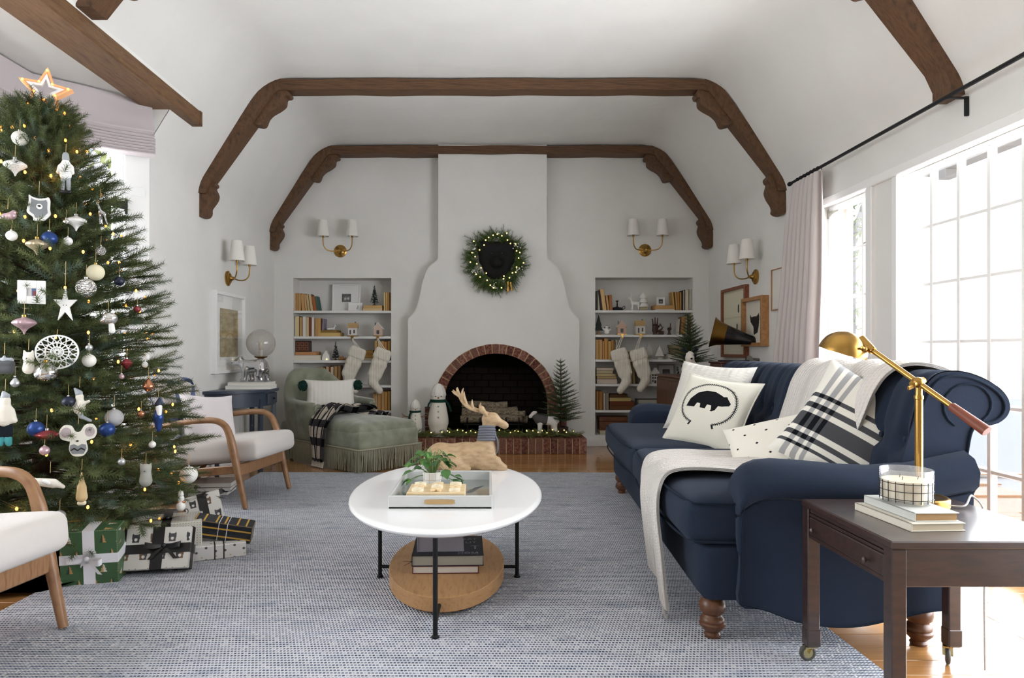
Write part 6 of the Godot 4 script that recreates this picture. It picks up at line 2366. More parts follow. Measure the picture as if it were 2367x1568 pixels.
func toy_house(label: String, at: Vector3, w: float, h: float, gable_front: bool, wall: Color, roof: Color, hook: bool) -> Node3D:
	var o := thing("toy_house", label, "ornament", at)
	var wm := mat("house_" + wall.to_html(false), wall, 0.6)
	var rm := mat("house_" + roof.to_html(false), roof, 0.5)
	var d := w * 0.7
	var b := 0.010
	var eave := h * (0.58 if gable_front else 0.62)
	var m := MB.new()
	if gable_front:
		m.extrude(P2([-w * 0.42, b, w * 0.42, b, w * 0.42, eave, 0, h * 0.97, -w * 0.42, eave]), -d / 2, d / 2, 0.99)
	else:
		m.box2(V(-w * 0.42, b, -d / 2), V(w * 0.42, eave, d / 2), 0.002)
	part("walls", m, wm, o)
	m = MB.new()
	if gable_front:
		m.bar(V(-w * 0.53, eave - 0.008, 0), V(0.003, h, 0), d + 0.012, 0.008, 0.001, Vector3.RIGHT.cross(Vector3.UP))
		m.bar(V(w * 0.53, eave - 0.008, 0), V(-0.003, h, 0), d + 0.012, 0.008, 0.001, Vector3.RIGHT.cross(Vector3.UP))
		m = MB.new()
		m.extrude(P2([-w * 0.54, eave - 0.006, 0, h, w * 0.54, eave - 0.006, w * 0.50, eave - 0.012, 0, h - 0.010, -w * 0.50, eave - 0.012]), -d / 2 - 0.006, d / 2 + 0.006, 0.99)
	else:
		m.t = Transform3D(Basis(Vector3.UP, PI / 2), Vector3.ZERO)
		m.extrude(P2([-d * 0.58, eave, d * 0.58, eave, d * 0.10, h, -d * 0.10, h]), -w * 0.46, w * 0.46, 0.99)
	part("roof", m, rm, o)
	m = MB.new()
	m.box2(V(w * 0.16, h * 0.80, -0.008), V(w * 0.26, h * 1.10, 0.008), 0.001) if not gable_front else m.box2(V(-w * 0.36, eave, -0.008), V(-w * 0.25, h * 0.98, 0.008), 0.001)
	part("chimney", m, mat("house_grey", C("76736c"), 0.7), o)
	for e in ([[0.0, 0.16, 0.28, 0.30]] if gable_front else [[-0.2, 0.12, 0.14, 0.34], [0.16, 0.26, 0.14, 0.26]]):
		m = MB.new()
		m.box2(V((e[0] - e[2] / 2) * w, b + e[1] * eave, d / 2), V((e[0] + e[2] / 2) * w, b + (e[1] + e[3] * 1.6) * eave, d / 2 + 0.002))
		part("window", m, mat("toy_window", C("4c4a48") if not gable_front else C("8a6a5c"), 0.5), o)
	m = MB.new()
	m.box2(V(-w * 0.5, 0, -d * 0.55), V(w * 0.5, b, d * 0.6), 0.002)
	if hook:
		m.box2(V(-0.014, -0.045, d * 0.6 - 0.004), V(0.014, b, d * 0.6 + 0.004), 0.001)
		m.tube(smooth_path([V(0, -0.035, d * 0.6 + 0.004), V(0, -0.048, d * 0.6 + 0.012), V(0, -0.044, d * 0.6 + 0.022), V(0, -0.034, d * 0.6 + 0.024)], 3), 0.004, 6)
	part("hook_base", m, M.brass if hook else wm, o)
	return o


func stocking(label: String, pts: Array, hook: Vector2, shelf_y: float) -> void:
	var s := 7.74 / F
	var o := thing("stocking", label, "stocking", V(0, 0, BACK + 0.065))
	var q := []
	for e in pts: q.append(V((e[0] - CX) * s, EYE - (e[1] - CY) * s, 0))
	var bones := []
	var dir: Vector3 = (q[2] - q[0]).normalized()
	var side := dir.cross(Vector3.BACK).normalized()
	for w in [-0.052, 0.0, 0.052]:
		bones.append([q[0] + dir * 0.06 + side * w, q[1] + side * w, 0.036, 0.037])
		bones.append([q[1] + side * w, q[2] + side * w * 0.9, 0.037, 0.036])
	bones.append([q[2] + side * 0.03, q[3] + (q[3] - q[4]).normalized() * 0.02, 0.042, 0.046])
	bones.append([q[2] - side * 0.03, q[3], 0.042, 0.046])
	bones.append([q[3], q[4], 0.05, 0.042])
	var m := MB.new()
	m.nets(bones, 0.0085, 0.02)
	part("sock", m, M.stocking_knit, o)
	bones = []
	for w in [-0.06, -0.02, 0.02, 0.06]:
		bones.append([q[0] + side * w + dir * 0.012, q[0] + dir * 0.082 + side * w, 0.036, 0.042])
	m = MB.new()
	m.nets(bones, 0.0085, 0.016)
	part("cuff", m, M.stocking_knit, o)
	var hk := V((hook.x - CX) * s, shelf_y - 0.030, 0.0)
	m = MB.new()
	var up: Vector3 = q[0] + side * signf(hk.x - q[0].x) * 0.02
	m.tube(smooth_path([up + V(-0.014, 0, 0), hk + V(-0.007, -0.02, 0), hk + V(0, 0.004, 0), hk + V(0.007, -0.02, 0), up + V(0.014, 0, 0)], 4), 0.0045, 6)
	part("loop", m, M.stocking_knit, o)


func cut_tree(label: String, at: Vector3, w: float, h: float, c: Color, tiers: int, base_c: Color) -> void:
	var o := thing("toy_tree", label, "ornament", at)
	var poly := PackedVector2Array()
	var y0 := h * 0.22
	for k in tiers:
		var s := float(k) / tiers
		poly.append(Vector2(w / 2 * (1 - s), y0 + (h - y0) * s))
		if k < tiers - 1: poly.append(Vector2(w / 2 * (1 - s) * 0.55, y0 + (h - y0) * (s + 0.8 / tiers)))
	poly.append(Vector2(0, h))
	for k in range(poly.size() - 2, -1, -1): poly.append(Vector2(-poly[k].x, poly[k].y))
	var m := MB.new()
	m.extrude(poly, -0.012, 0.012, 0.99)
	part("tree", m, mat("toy_" + c.to_html(false), c, 0.7), o)
	m = MB.new()
	m.box2(V(-w * 0.08, h * 0.08, -0.008), V(w * 0.08, y0 + 0.005, 0.008), 0.001)
	m.box2(V(-w * 0.24, 0, -0.02), V(w * 0.24, h * 0.10, 0.02), 0.002)
	part("base", m, mat("toy_" + base_c.to_html(false), base_c, 0.7), o)


func bookshelves() -> void:
	var tan := "c49a67"
	var tn2 := "cfa878"
	var L := [1.5675, 1.271, 0.992, 0.705, 0.41]
	var R := [1.573, 1.29, 1.003, 0.72, 0.416]
	var zc := BACK - 0.12
	var pg := "tan pages outward"
	upright("left row, top left shelf", L[0], [[679, 684.5, 41, "8b6b45", tan, pg], [684.5, 690.5, 41, "8b6b45", tn2, pg], [690.5, 696.5, 41, "8b6b45", tan, pg], [698, 706, 40, "6b5138", tan, pg, 4], [706, 711, 40, "6b5138", tn2, pg, 6], [711, 717, 39, "6b5138", "c9b185", pg, 7], [718, 725, 39, "4a3626", "d2b78c", pg, 8], [726, 733, 34, "a1582a", tan, "rust orange spine", 9], [733, 739, 34, "3d5f58", tan, "teal green spine", 10]], "books on the top left shelf")
	picture("framed_photo", "white square photo frame with tiny black-and-white photo on the top left shelf", V(sx(794.5), L[0], BACK - 0.20), 0, 0.335, 0.325, 0.016, 0.02, M.paint, 0.098, C("e4e4e2"), photo_tex(1, C("2c2c2a"), C("d5d5d2")), -4)
	picture("photo_card", "small white folded card leaning before the white photo frame", V(sx(818), L[0], BACK - 0.12), 0, 0.165, 0.105, 0.004, 0.006, M.paint, 0.02, C("ecebe8"), image_tex(48, 32, func(x, y): return C("a3a3a0") if absf(x - 36 + (y - 16) * 0.2) < 3 and y > 6 else C("dededc") if (x * 7 + y * 3) % 11 < 2 else C("e9e8e6")), -10)
	flat_pile("on the top left shelf under the bristle tree", L[0], [[838, 884, 6, "d9c59c", "d6bd92", "pale tan"], [840, 884, 7, "b98d58", "c9a672", "tan"]], "books on the top left shelf")
	bottle_tree("dark green snowy bottle-brush tree on books on the top left shelf", V(sx(863), L[0] + 13 * SH, zc), 0.24, 0.052, C("3b4b48"))
	upright("right row, top left shelf", L[0], [[887, 891.5, 43, "b0925f", "d6bd86", pg], [892, 896, 43, "7a5c38", tn2, pg], [896, 900, 43, "7a5c38", "b98b54", pg], [900, 903, 43, "4a3b2c", tan, pg]], "books on the top left shelf")
	upright("upright row, second left shelf", L[1], [[675.5, 681.5, 47, "7d8272", "dfe3d6", "white pages outward"], [682, 692.5, 47, "2d2a27", "dac8a0", "cream pages, black cover"], [693, 699, 45, "9a7d57", tan, pg], [699.5, 708, 46, "dcd8d1", "e4e1db", "white spine"], [708, 714.5, 45, "a3875f", "d3bd92", pg], [714.5, 720, 44, "7c3b28", "9c5a40", "dark red spine"], [720, 726, 45, "dedbd6", "e6e3df", "plain white spine"], [726.5, 731, 42, "a47f50", tan, pg], [731, 735, 42, "a47f50", tn2, pg], [735, 742, 42, "a47f50", "c8a064", pg], [743, 747, 41, "8e8798", "b9b3bd", "lilac grey spine", -3]], "books on the second left shelf")
	flat_pile("on the second left shelf", L[1], [[739, 787, 9, "b78d50", "cfaf72", "tan"], [741, 780, 5.5, "84683a", "8f7140", "dark gold"]], "books on the second left shelf")
	var o := thing("deer_figurine", "tiny clear glass reclining deer on the flat books on the second left shelf", "figurine", V(sx(764), L[1] + 14.5 * SH, zc + 0.04))
	var m := MB.new()
	m.nets([[V(-0.035, 0.014, 0), V(0.03, 0.016, 0), 0.014, 0.015], [V(0.03, 0.02, 0), V(0.045, 0.05, 0), 0.009, 0.007], [V(0.045, 0.052, 0), V(0.06, 0.048, 0), 0.008, 0.005]], 0.0042, 0.01)
	part("body", m, mat("frosted", C("dfe2e4"), 0.2), o)
	m = MB.new()
	for s in [-1.0, 1.0]: m.tube(P3([V(0.044, 0.056, 0.004 * s), V(0.04, 0.075, 0.012 * s), V(0.052, 0.085, 0.014 * s)]), 0.002, 5)
	part("antlers", m, M.frosted, o)
	toy_house("white toy house with tan roof holding the first stocking on the second left shelf", V(sx(816.5), L[1], BACK - 0.045), 0.125, 0.155, false, C("dedad8"), C("c3a06f"), true)
	toy_house("pink gabled toy house holding the second stocking on the second left shelf", V(sx(875), L[1], BACK - 0.045), 0.115, 0.162, true, C("cdb5a8"), C("eae6e3"), true)
	stocking("cream cable-knit stocking hanging left in the left alcove, toe behind the pillow", [[829, 808], [817, 840], [806, 866], [806, 888], [820, 903]], Vector2(816.5, 777), L[1])
	stocking("cream cable-knit stocking hanging at the right side of the left alcove", [[887, 811], [876, 842], [866, 868], [862, 886], [877, 903]], Vector2(875, 777), L[1])
	# third left shelf
	o = thing("game_box", "reddish wooden block puzzle with dark dots on the third left shelf", "toy", V(sx(699), L[2] + 20 * SH, zc + 0.02))
	m = MB.new()
	m.box2(V(-0.09, 0, -0.03), V(0.09, 0.128, 0.03), 0.006)
	part("case", m, mat("puzzle_dark", C("40302a"), 0.6), o)
	for r in 2:
		for c in 3:
			m = MB.new()
			m.box2(V(-0.08 + c * 0.05, 0.012 + r * 0.054, 0.02), V(-0.034 + c * 0.05, 0.06 + r * 0.054, 0.035), 0.003)
			var bl := part("block", m, mat("puzzle_red", C("7d4932"), 0.6), o)
			m = MB.new()
			m.ball(V(-0.057 + c * 0.05, 0.036 + r * 0.054, 0.034), V(0.010, 0.010, 0.004), 10, 6)
			part("dot", m, M.black, bl)
	flat_pile("on the third left shelf under the block puzzle", L[2], [[680, 740, 12, "ddd8cd", "e2dccd", "thick white"], [682, 732, 8, "b5793f", "c79468", "orange tan"]], "books on the third left shelf")
	o = thing("tealight_house", "small white ceramic gabled house with a lit tealight on the third left shelf", "ornament", V(sx(751), L[2], zc))
	m = MB.new()
	m.extrude(P2([-0.045, 0, 0.045, 0, 0.04, 0.055, 0.0, 0.115, -0.04, 0.055]), -0.03, 0.03, 0.99)
	part("walls", m, M.ceramic, o)
	m = MB.new()
	m.ball(V(0.012, 0.012, 0.034), V(0.006, 0.010, 0.004), 8, 6)
	part("flame_light", m, M.warm_bulb, o)
	bottle_tree("small frosted bottle-brush tree beside the tealight house on the third left shelf", V(sx(773), L[2], zc), 0.22, 0.045, C("4d4f52"))
	o = thing("nativity_figure", "small golden brown carved nativity group on the third left shelf", "figurine", V(sx(790), L[2], zc + 0.03))
	m = MB.new()
	m.nets([[V(-0.035, 0.015, 0), V(-0.03, 0.035, 0), 0.018, 0.012], [V(0, 0.018, 0), V(0.0, 0.04, 0), 0.02, 0.012], [V(0.035, 0.013, 0), V(0.035, 0.025, 0), 0.016, 0.012]], 0.005, 0.008)
	part("figures", m, mat("figure_gold", C("a97f4c"), 0.6), o)
	m = MB.new()
	m.box2(V(-0.05, 0, -0.02), V(0.05, 0.006, 0.02), 0.002)
	part("base", m, M.bark, o)
	flat_pile("on the third left shelf behind the stockings", L[2], [[836, 864, 6, "8d6a3a", "cfc2a8", "cream"], [838, 864, 9, "8d6a3a", "bd8f54", "golden tan"], [840, 863, 9, "6f4f2a", "b2874c", "dark tan"]], "books on the third left shelf")
	upright("upright row, third left shelf", L[2], [[866, 872.5, 46, "87663b", "d0ad73", pg], [873, 880, 45, "b58b55", "d9bd8d", pg], [880.5, 888, 45, "76552f", tan, pg], [888, 895, 44, "76552f", "bb8b50", pg], [896, 903, 45, "5b4226", "b1834a", pg]], "books on the third left shelf")
	upright("upright row above the chaise back", L[3], [[731, 739, 41, "c6b48c", "d3bb8c", pg], [739.5, 748, 42, "2e2b29", "cbb089", "tan pages, black cover"], [748.5, 753, 41, "4b3a2c", "a98c63", pg], [753.5, 760, 43, "c2a67c", "d5bd92", pg], [760, 764, 44, "8c3f33", tan, "thin red spine"], [764.5, 772, 43, "3a332e", "d9c3a4", "cream pages, dark cover"], [772.5, 780, 44, "9f7c50", tn2, pg], [780.5, 788, 45, "5f4630", "c39a6c", pg]], "books on the fourth left shelf")
	upright("upright row, fifth left shelf", L[4], [[862, 868, 40, "87663b", tan, pg], [868, 873, 42, "c7a778", "dcc39b", pg], [873, 881, 43, "76552f", "c0935c", pg], [881, 889, 44, "76552f", tan, pg], [889, 896, 44, "6d4f2c", "bd9057", pg], [896.5, 903, 45, "54402a", "b0864f", pg]], "books on the fifth left shelf")
	# right alcove
	upright("left row, top right shelf", R[0], [[1377.5, 1382, 45, "3c3a2f", "8c6c42", "dark olive spine"], [1382, 1387, 46, "c9c3ad", "d6d1c0", "white spine"], [1387, 1392, 46, "33222a", "d6d1c0", "black plum spine", 6], [1393, 1402, 50, "b79463", "d2b07c", pg, 8], [1404, 1409, 36, "a57341", tn2, pg, 7], [1409, 1416, 36, "9d6434", "b97b45", "orange brown spine", 3]], "books on the top right shelf")
	o = thing("candle_holder", "dark iron chamber candlestick with flat round base on the top right shelf", "candle holder", V(sx(1428.5), R[0], zc + 0.02))
	m = MB.new()
	m.lathe([Vector2(0, 0), Vector2(0.066, 0), Vector2(0.070, 0.02), Vector2(0.06, 0.034), Vector2(0.02, 0.042), Vector2(0.008, 0.048), Vector2(0.007, 0.10), Vector2(0.018, 0.112), Vector2(0.018, 0.118), Vector2(0, 0.118)], 28)
	part("candlestick", m, M.iron, o)
	m = MB.new()
	m.tube(smooth_path([V(0.065, 0.015, 0), V(0.09, 0.03, 0.0), V(0.085, 0.055, 0), V(0.06, 0.035, 0)], 4), 0.004, 6)
	part("handle", m, M.iron, o)
	o = thing("deer_figurine", "white ceramic deer standing beside the white tree on the top right shelf", "figurine", V(sx(1468), R[0], zc + 0.03))
	m = MB.new()
	m.nets([[V(-0.02, 0.085, 0), V(0.045, 0.085, 0), 0.022, 0.022], [V(-0.025, 0.095, 0), V(-0.045, 0.145, 0), 0.014, 0.011], [V(-0.045, 0.148, 0), V(-0.068, 0.145, 0), 0.013, 0.008], [V(-0.022, 0.08, 0.012), V(-0.022, 0.008, 0.014), 0.010, 0.007], [V(-0.022, 0.08, -0.012), V(-0.03, 0.008, -0.014), 0.010, 0.007], [V(0.045, 0.08, 0.012), V(0.05, 0.008, 0.014), 0.012, 0.007], [V(0.045, 0.08, -0.012), V(0.058, 0.008, -0.014), 0.012, 0.007], [V(-0.036, 0.16, 0.012), V(-0.03, 0.172, 0.02), 0.006, 0.004], [V(-0.036, 0.16, -0.012), V(-0.03, 0.172, -0.02), 0.006, 0.004]], 0.0055, 0.012)
	part("body", m, M.ceramic, o)
	m = MB.new()
	for s in [-1.0, 1.0]: m.tube(P3([V(-0.042, 0.158, 0.008 * s), V(-0.03, 0.19, 0.02 * s), V(-0.04, 0.21, 0.025 * s)]), 0.003, 5)
	part("antlers", m, M.ceramic, o)
	o = thing("ceramic_tree", "white three-tier ceramic tree on a log base on the top right shelf", "ornament", V(sx(1490), R[0], zc))
	m = MB.new()
	m.lathe([Vector2(0, 0.045), Vector2(0.058, 0.045), Vector2(0.06, 0.055), Vector2(0.05, 0.075), Vector2(0.034, 0.095), Vector2(0.05, 0.097), Vector2(0.05, 0.105), Vector2(0.042, 0.125), Vector2(0.028, 0.148), Vector2(0.04, 0.15), Vector2(0.04, 0.16), Vector2(0.032, 0.185), Vector2(0.012, 0.212), Vector2(0, 0.215)], 26)
	part("tiers", m, M.ceramic, o)
	m = MB.new()
	m.at(V(0, 0.024, 0), V(0, 0, 90))
	m.lathe([Vector2(0, -0.045), Vector2(0.024, -0.045), Vector2(0.024, 0.045), Vector2(0, 0.045)], 16)
	part("log_base", m, mat("pale_log", C("c5b899"), 0.8), o)
	flat_pile("on the top right shelf under the small photo", R[0], [[1515, 1560, 3.5, "8c7a5a", "ddd6c6", "thin white"], [1514, 1557, 8.5, "b5824a", "c39a66", "tan"]], "books on the top right shelf")
	picture("framed_photo", "little white frame with dark portrait photo on books on the top right shelf", V(sx(1531), R[0] + 12 * SH, zc), 0, 0.098, 0.10, 0.012, 0.012, M.paint, 0.012, C("e7e6e3"), photo_tex(2, C("26262a"), C("b9b9bb")), -6)
	upright("right row, top right shelf", R[0], [[1557, 1561, 43, "b08e54", "cda863", pg, 6], [1562, 1566, 43, "8d6737", tan, pg, 4], [1566, 1571, 43, "8d6737", "b98b4f", pg, 2], [1571, 1575.5, 43, "8d6737", "bd9056", pg], [1576, 1579, 46, "26252a", "d9d4c6", "thin black and white spine"], [1579.5, 1582, 46, "d4cfbd", "d9d4c6", "thin white spine"], [1582.5, 1591.5, 48, "232228", "cfc6ae", "cream pages, black cover"], [1592, 1598.5, 50, "b9b6a8", "cfcbbd", "pale grey spine"]], "books on the top right shelf")
	cut_tree("dark green wooden tree with stepped sides on the second right shelf", V(sx(1387), R[1], zc - 0.03), 0.10, 0.235, C("24352f"), 3, C("a58a62"))
	o = thing("snowman_toy", "little white snowman toy with earmuffs and raised arms on the second right shelf", "figurine", V(sx(1404), R[1], zc + 0.04))
	m = MB.new()
	m.nets([[V(0, 0.03, 0), V(0, 0.05, 0), 0.028, 0.022], [V(0, 0.082, 0), V(0, 0.085, 0), 0.024, 0.024], [V(-0.02, 0.055, 0), V(-0.045, 0.07, 0), 0.010, 0.008], [V(0.02, 0.055, 0), V(0.045, 0.06, 0), 0.010, 0.008]], 0.0058, 0.01)
	part("body", m, M.ceramic, o)
	m = MB.new()
	for s in [-1.0, 1.0]: m.ball(V(0.024 * s, 0.084, 0.004), Vector3.ONE * 0.009, 10, 7)
	m.tube(smooth_path([V(-0.024, 0.09, 0), V(0, 0.112, 0), V(0.024, 0.09, 0)], 4), 0.003, 6)
	m.ball(V(-0.008, 0.088, 0.023), Vector3.ONE * 0.003, 6, 5)
	m.ball(V(0.008, 0.088, 0.023), Vector3.ONE * 0.003, 6, 5)
	part("earmuffs", m, M.black, o)
	toy_house("pink gabled toy house holding a stocking on the second right shelf", V(sx(1436), R[1], BACK - 0.045), 0.115, 0.165, true, C("c9a994"), C("d7c6ba"), true)
	toy_house("white toy house with mustard roof holding a stocking on the second right shelf", V(sx(1479), R[1], BACK - 0.045), 0.125, 0.165, false, C("d4d0c9"), C("b99a68"), true)
	stocking("cream knit stocking hanging left of the pair in the right alcove", [[1429, 811], [1438, 840], [1445, 864], [1447, 884], [1434, 903]], Vector2(1436, 778), R[1])
	stocking("cream knit stocking hanging right of the pair in the right alcove", [[1473, 811], [1481, 840], [1489, 864], [1491, 882], [1480, 899]], Vector2(1479, 778), R[1])
	hand_models(V(sx(1521), R[1], zc + 0.02), V(sx(1549.5), R[1], zc + 0.02))
	upright("upright row, second right shelf", R[1], [[1566, 1569, 36, "d0cbbd", "d9d4c6", "thin white spine", -4], [1569.5, 1572, 36, "5a4030", "d9d4c6", "thin brown spine", -4], [1573, 1583, 42, "8a6640", "b28452", pg, -3], [1583.5, 1587, 44, "b7a690", "cbb9a4", "pinkish beige spine", -2], [1588, 1591, 24, "2a2d2b", "b9a88c", "short black spine"], [1591.5, 1601, 48, "3b3733", "d0bf98", "cream pages, black cover"]], "books on the second right shelf")
	upright("upright row, third right shelf", R[2], [[1377, 1384, 46, "b58d54", "cfa96f", pg], [1384.5, 1392, 46, "b58d54", tan, pg], [1392.5, 1396, 43, "8d6737", tn2, pg], [1396.5, 1404.5, 49, "b07d42", "c49356", pg], [1405, 1412, 43, "8d6737", "cda56b", pg], [1412.5, 1419, 45, "76552f", "bd9158", pg], [1419.5, 1422, 43, "54402a", tan, pg], [1423, 1426, 45, "cfcac0", "d9d5cc", "white spine"]], "books on the third right shelf")
	flat_pile("on the third right shelf behind the stockings", R[2], [[1448, 1472, 8, "4a3a2c", "a9917a", "brown"], [1447, 1470, 10, "5b4534", "8f7763", "dark brown"], [1446, 1470, 5, "cfc8ba", "d8d1c3", "white"]], "books on the third right shelf")
	cut_tree("large white wooden tree with stepped sides on the third right shelf", V(sx(1505), R[2], zc - 0.03), 0.125, 0.21, C("cfcbc4"), 4, C("b9b39f"))
	cut_tree("small white wooden tree in front of the larger one on the third right shelf", V(sx(1526), R[2], zc + 0.03), 0.11, 0.165, C("e2ded6"), 2, C("cfc9b8"))
	flat_pile("at the right of the third shelf", R[2], [[1544, 1586, 6, "c9c4ba", "cfc8bc", "wide white"], [1543, 1584, 6, "d4d0c8", "bdb4a6", "pale grey"], [1556, 1597, 6, "5a4334", "9b8469", "thin brown"], [1555, 1596, 8, "4d3a2e", "8f7d63", "dark brown"], [1553, 1594, 8, "56483a", "8d8263", "olive brown"]], "books on the third right shelf")
	flat_pile("at the left of the fourth right shelf", R[3], [[1379, 1427, 11, "2f2b2a", "c8b8aa", "thick cream pink"], [1379, 1425, 7, "3a3028", "b39a74", "tan with black cover"], [1378, 1423, 5, "8f7d4f", "cbb98a", "yellowish"], [1378, 1417, 8, "33312f", "b5a98a", "grey tan"], [1378, 1418, 6, "b8a894", "c9bba8", "cream"]], "books on the fourth right shelf")
	upright("behind stockings, fourth right shelf", R[3], [[1454, 1462, 50, "8a744f", "a8946c", pg, 3], [1463, 1469, 50, "a28d63", "b5a27a", pg, 3], [1470, 1475, 50, "463a2e", "8a7753", "dark brown spine", 3]], "books on the fourth right shelf")
	o = thing("lantern_house", "tall white ceramic town house with rows of dark windows on the fourth right shelf", "ornament", V(sx(1515.5), R[3], zc + 0.02))
	m = MB.new()
	m.extrude(P2([-0.048, 0, 0.048, 0, 0.048, 0.125, 0.052, 0.128, 0.026, 0.165, 0.016, 0.168, 0.016, 0.185, -0.016, 0.185, -0.016, 0.168, -0.026, 0.165, -0.052, 0.128, -0.048, 0.125]), -0.035, 0.035, 0.99)
	part("walls", m, M.ceramic, o)
	for r in 3:
		for c in 3:
			m = MB.new()
			if r == 0 and c == 1: m.box2(V(-0.012, 0.004, 0.034), V(0.012, 0.040, 0.0362))
			else: m.box2(V(-0.036 + c * 0.027, 0.022 + r * 0.034, 0.034), V(-0.020 + c * 0.027, 0.044 + r * 0.034, 0.0362))
			part("window", m, mat("toy_window", C("4c4a48")), o)
	picture("framed_photo", "silver-grey frame with dark group photo on the fourth right shelf", V(sx(1547), R[3], zc - 0.06), 0, 0.205, 0.225, 0.014, 0.016, mat("pewter", C("8f8d88"), 0.35, 0.7), 0.045, C("b5b2ac"), photo_tex(3, C("201d1e"), C("9a9593")), -5)
	bottle_tree("little dark green bristle tree standing in front of the pewter frame", V(sx(1569), R[3], zc + 0.03), 0.20, 0.04, C("2f4035"))
	upright("upright row, fifth right shelf", R[4], [[1378.5, 1383.5, 44, "7d5b36", "b1834c", pg], [1384.5, 1393, 43, "7d5b36", "a5733f", pg], [1394.5, 1399.5, 39, "c7bcb0", "cfc4b8", "pale pink spine"], [1400.5, 1407.5, 39, "8d8477", "9b9282", "grey spine"]], "books on the fifth right shelf")
	flat_pile("amid the fifth right shelf", R[4], [[1408.5, 1466, 10, "3d2619", "6a4a31", "dark brown"], [1408.5, 1466, 10, "4a2a1e", "6b3f2e", "reddish brown"], [1408.5, 1459, 8.5, "8f7d49", "bda86d", "yellow cream"], [1409, 1451, 8, "432c1e", "5d4530", "old brown"]], "books on the fifth right shelf")
	flat_pile("at the right of the fifth right shelf", R[4], [[1474, 1534, 15, "7a766b", "8e897c", "thick grey"], [1476, 1536, 9, "4f4d47", "a8a698", "grey white"]], "books on the fifth right shelf")
	o = thing("wooden_box", "low brown wooden chest at the bottom of the right alcove", "box", V(sx(1419), 0.13 + 10 * SH, zc))
	m = MB.new()
	m.box2(V(-0.17, 0, -0.09), V(0.17, 0.10, 0.09), 0.004)
	m.box2(V(-0.17, 0.10, -0.09), V(0.17, 0.103, 0.088), 0.001)
	part("box", m, wood("chest_wood", [C("4d2b19"), C("6a3f24"), C("75492d")], V(2, 7, 7), 0.5), o)
	m = MB.new()
	m.box2(V(-0.175, 0.104, -0.094), V(0.175, 0.155, 0.094), 0.006)
	part("lid", m, wood("chest_wood", [], Vector3.ONE), o)
	flat_pile("under the chest", 0.13, [[1386, 1452, 9.8, "c9c0a0", "d3cab2", "cream"]], "books at the bottom of the right alcove")


func hand_models(a: Vector3, b: Vector3) -> void:
	var hw := wood("hand_wood", [C("331b14"), C("44251b"), C("4d2c20")], V(6, 2, 6), 0.45)
	var o := thing("wooden_hand", "dark wooden mannequin hand with fingers raised on the second right shelf", "sculpture", a)
	var m := MB.new()
	m.nets([[V(-0.035, 0.05, 0), V(-0.03, 0.10, 0), 0.022, 0.024], [V(-0.01, 0.05, 0), V(-0.005, 0.10, 0), 0.022, 0.024], [V(-0.022, 0.012, 0), V(-0.02, 0.05, 0), 0.024, 0.024], [V(-0.046, 0.11, 0), V(-0.052, 0.185, 0.0), 0.009, 0.007], [V(-0.022, 0.115, 0), V(-0.022, 0.20, 0.0), 0.009, 0.007], [V(0.002, 0.112, 0), V(0.008, 0.195, 0.0), 0.009, 0.007],
		[V(0.018, 0.09, 0), V(0.036, 0.125, 0.006), 0.009, 0.008], [V(0.036, 0.125, 0.006), V(0.048, 0.10, 0.02), 0.008, 0.007], [V(0.01, 0.045, 0.01), V(0.04, 0.06, 0.03), 0.012, 0.010], [V(0.04, 0.06, 0.03), V(0.062, 0.09, 0.03), 0.010, 0.007]], 0.0052, 0.008)
	part("hand", m, hw, o)
	m = MB.new()
	m.lathe([Vector2(0, 0), Vector2(0.05, 0), Vector2(0.05, 0.010), Vector2(0.02, 0.014), Vector2(0, 0.014)], 22)
	m.box2(V(0.02, 0.0, -0.03), V(0.075, 0.045, 0.03), 0.005)
	part("stand", m, hw, o)
	o = thing("wooden_hand", "small dark wooden fist with one finger up on the second right shelf", "sculpture", b)
	m = MB.new()
	m.nets([[V(0, 0.012, 0), V(0, 0.05, 0), 0.016, 0.014], [V(-0.008, 0.07, 0.004), V(0.010, 0.07, 0.004), 0.017, 0.017], [V(-0.014, 0.076, 0.014), V(-0.014, 0.066, 0.018), 0.007, 0.007], [V(0.0, 0.076, 0.016), V(0.0, 0.064, 0.02), 0.007, 0.007], [V(0.014, 0.082, 0.0), V(0.014, 0.135, 0.0), 0.007, 0.005], [V(-0.018, 0.06, 0.012), V(0.004, 0.056, 0.022), 0.007, 0.006]], 0.0048, 0.006)
	part("hand", m, hw, o)
	m = MB.new()
	m.lathe([Vector2(0, 0), Vector2(0.022, 0), Vector2(0.022, 0.012), Vector2(0, 0.012)], 18)
	part("stand", m, hw, o)


# a twig of needles along +y
func sprig(length: float, count: int, needle: float, spread: float) -> ArrayMesh:
	var m := MB.new()
	m.tube(P3([Vector3.ZERO, V(0, length, 0)]), [0.0022, 0.0012], 4)
	for k in count:
		var s := (k + 0.5) / count
		var a := k * 2.39996
		var y := length * s
		var d := V(cos(a) * spread, 0.75, sin(a) * spread).normalized()
		var p := V(0, y, 0)
		var q := p + d * needle * (1.0 - 0.35 * s)
		var x := d.cross(V(0, 1, 0.01)).normalized() * 0.0011
		var z := d.cross(x).normalized() * 0.0011
		m.tri(p + x, p - x + z, q)
		m.tri(p - x + z, p - x - z, q)
		m.tri(p - x - z, p + x, q)
	return m.mesh()


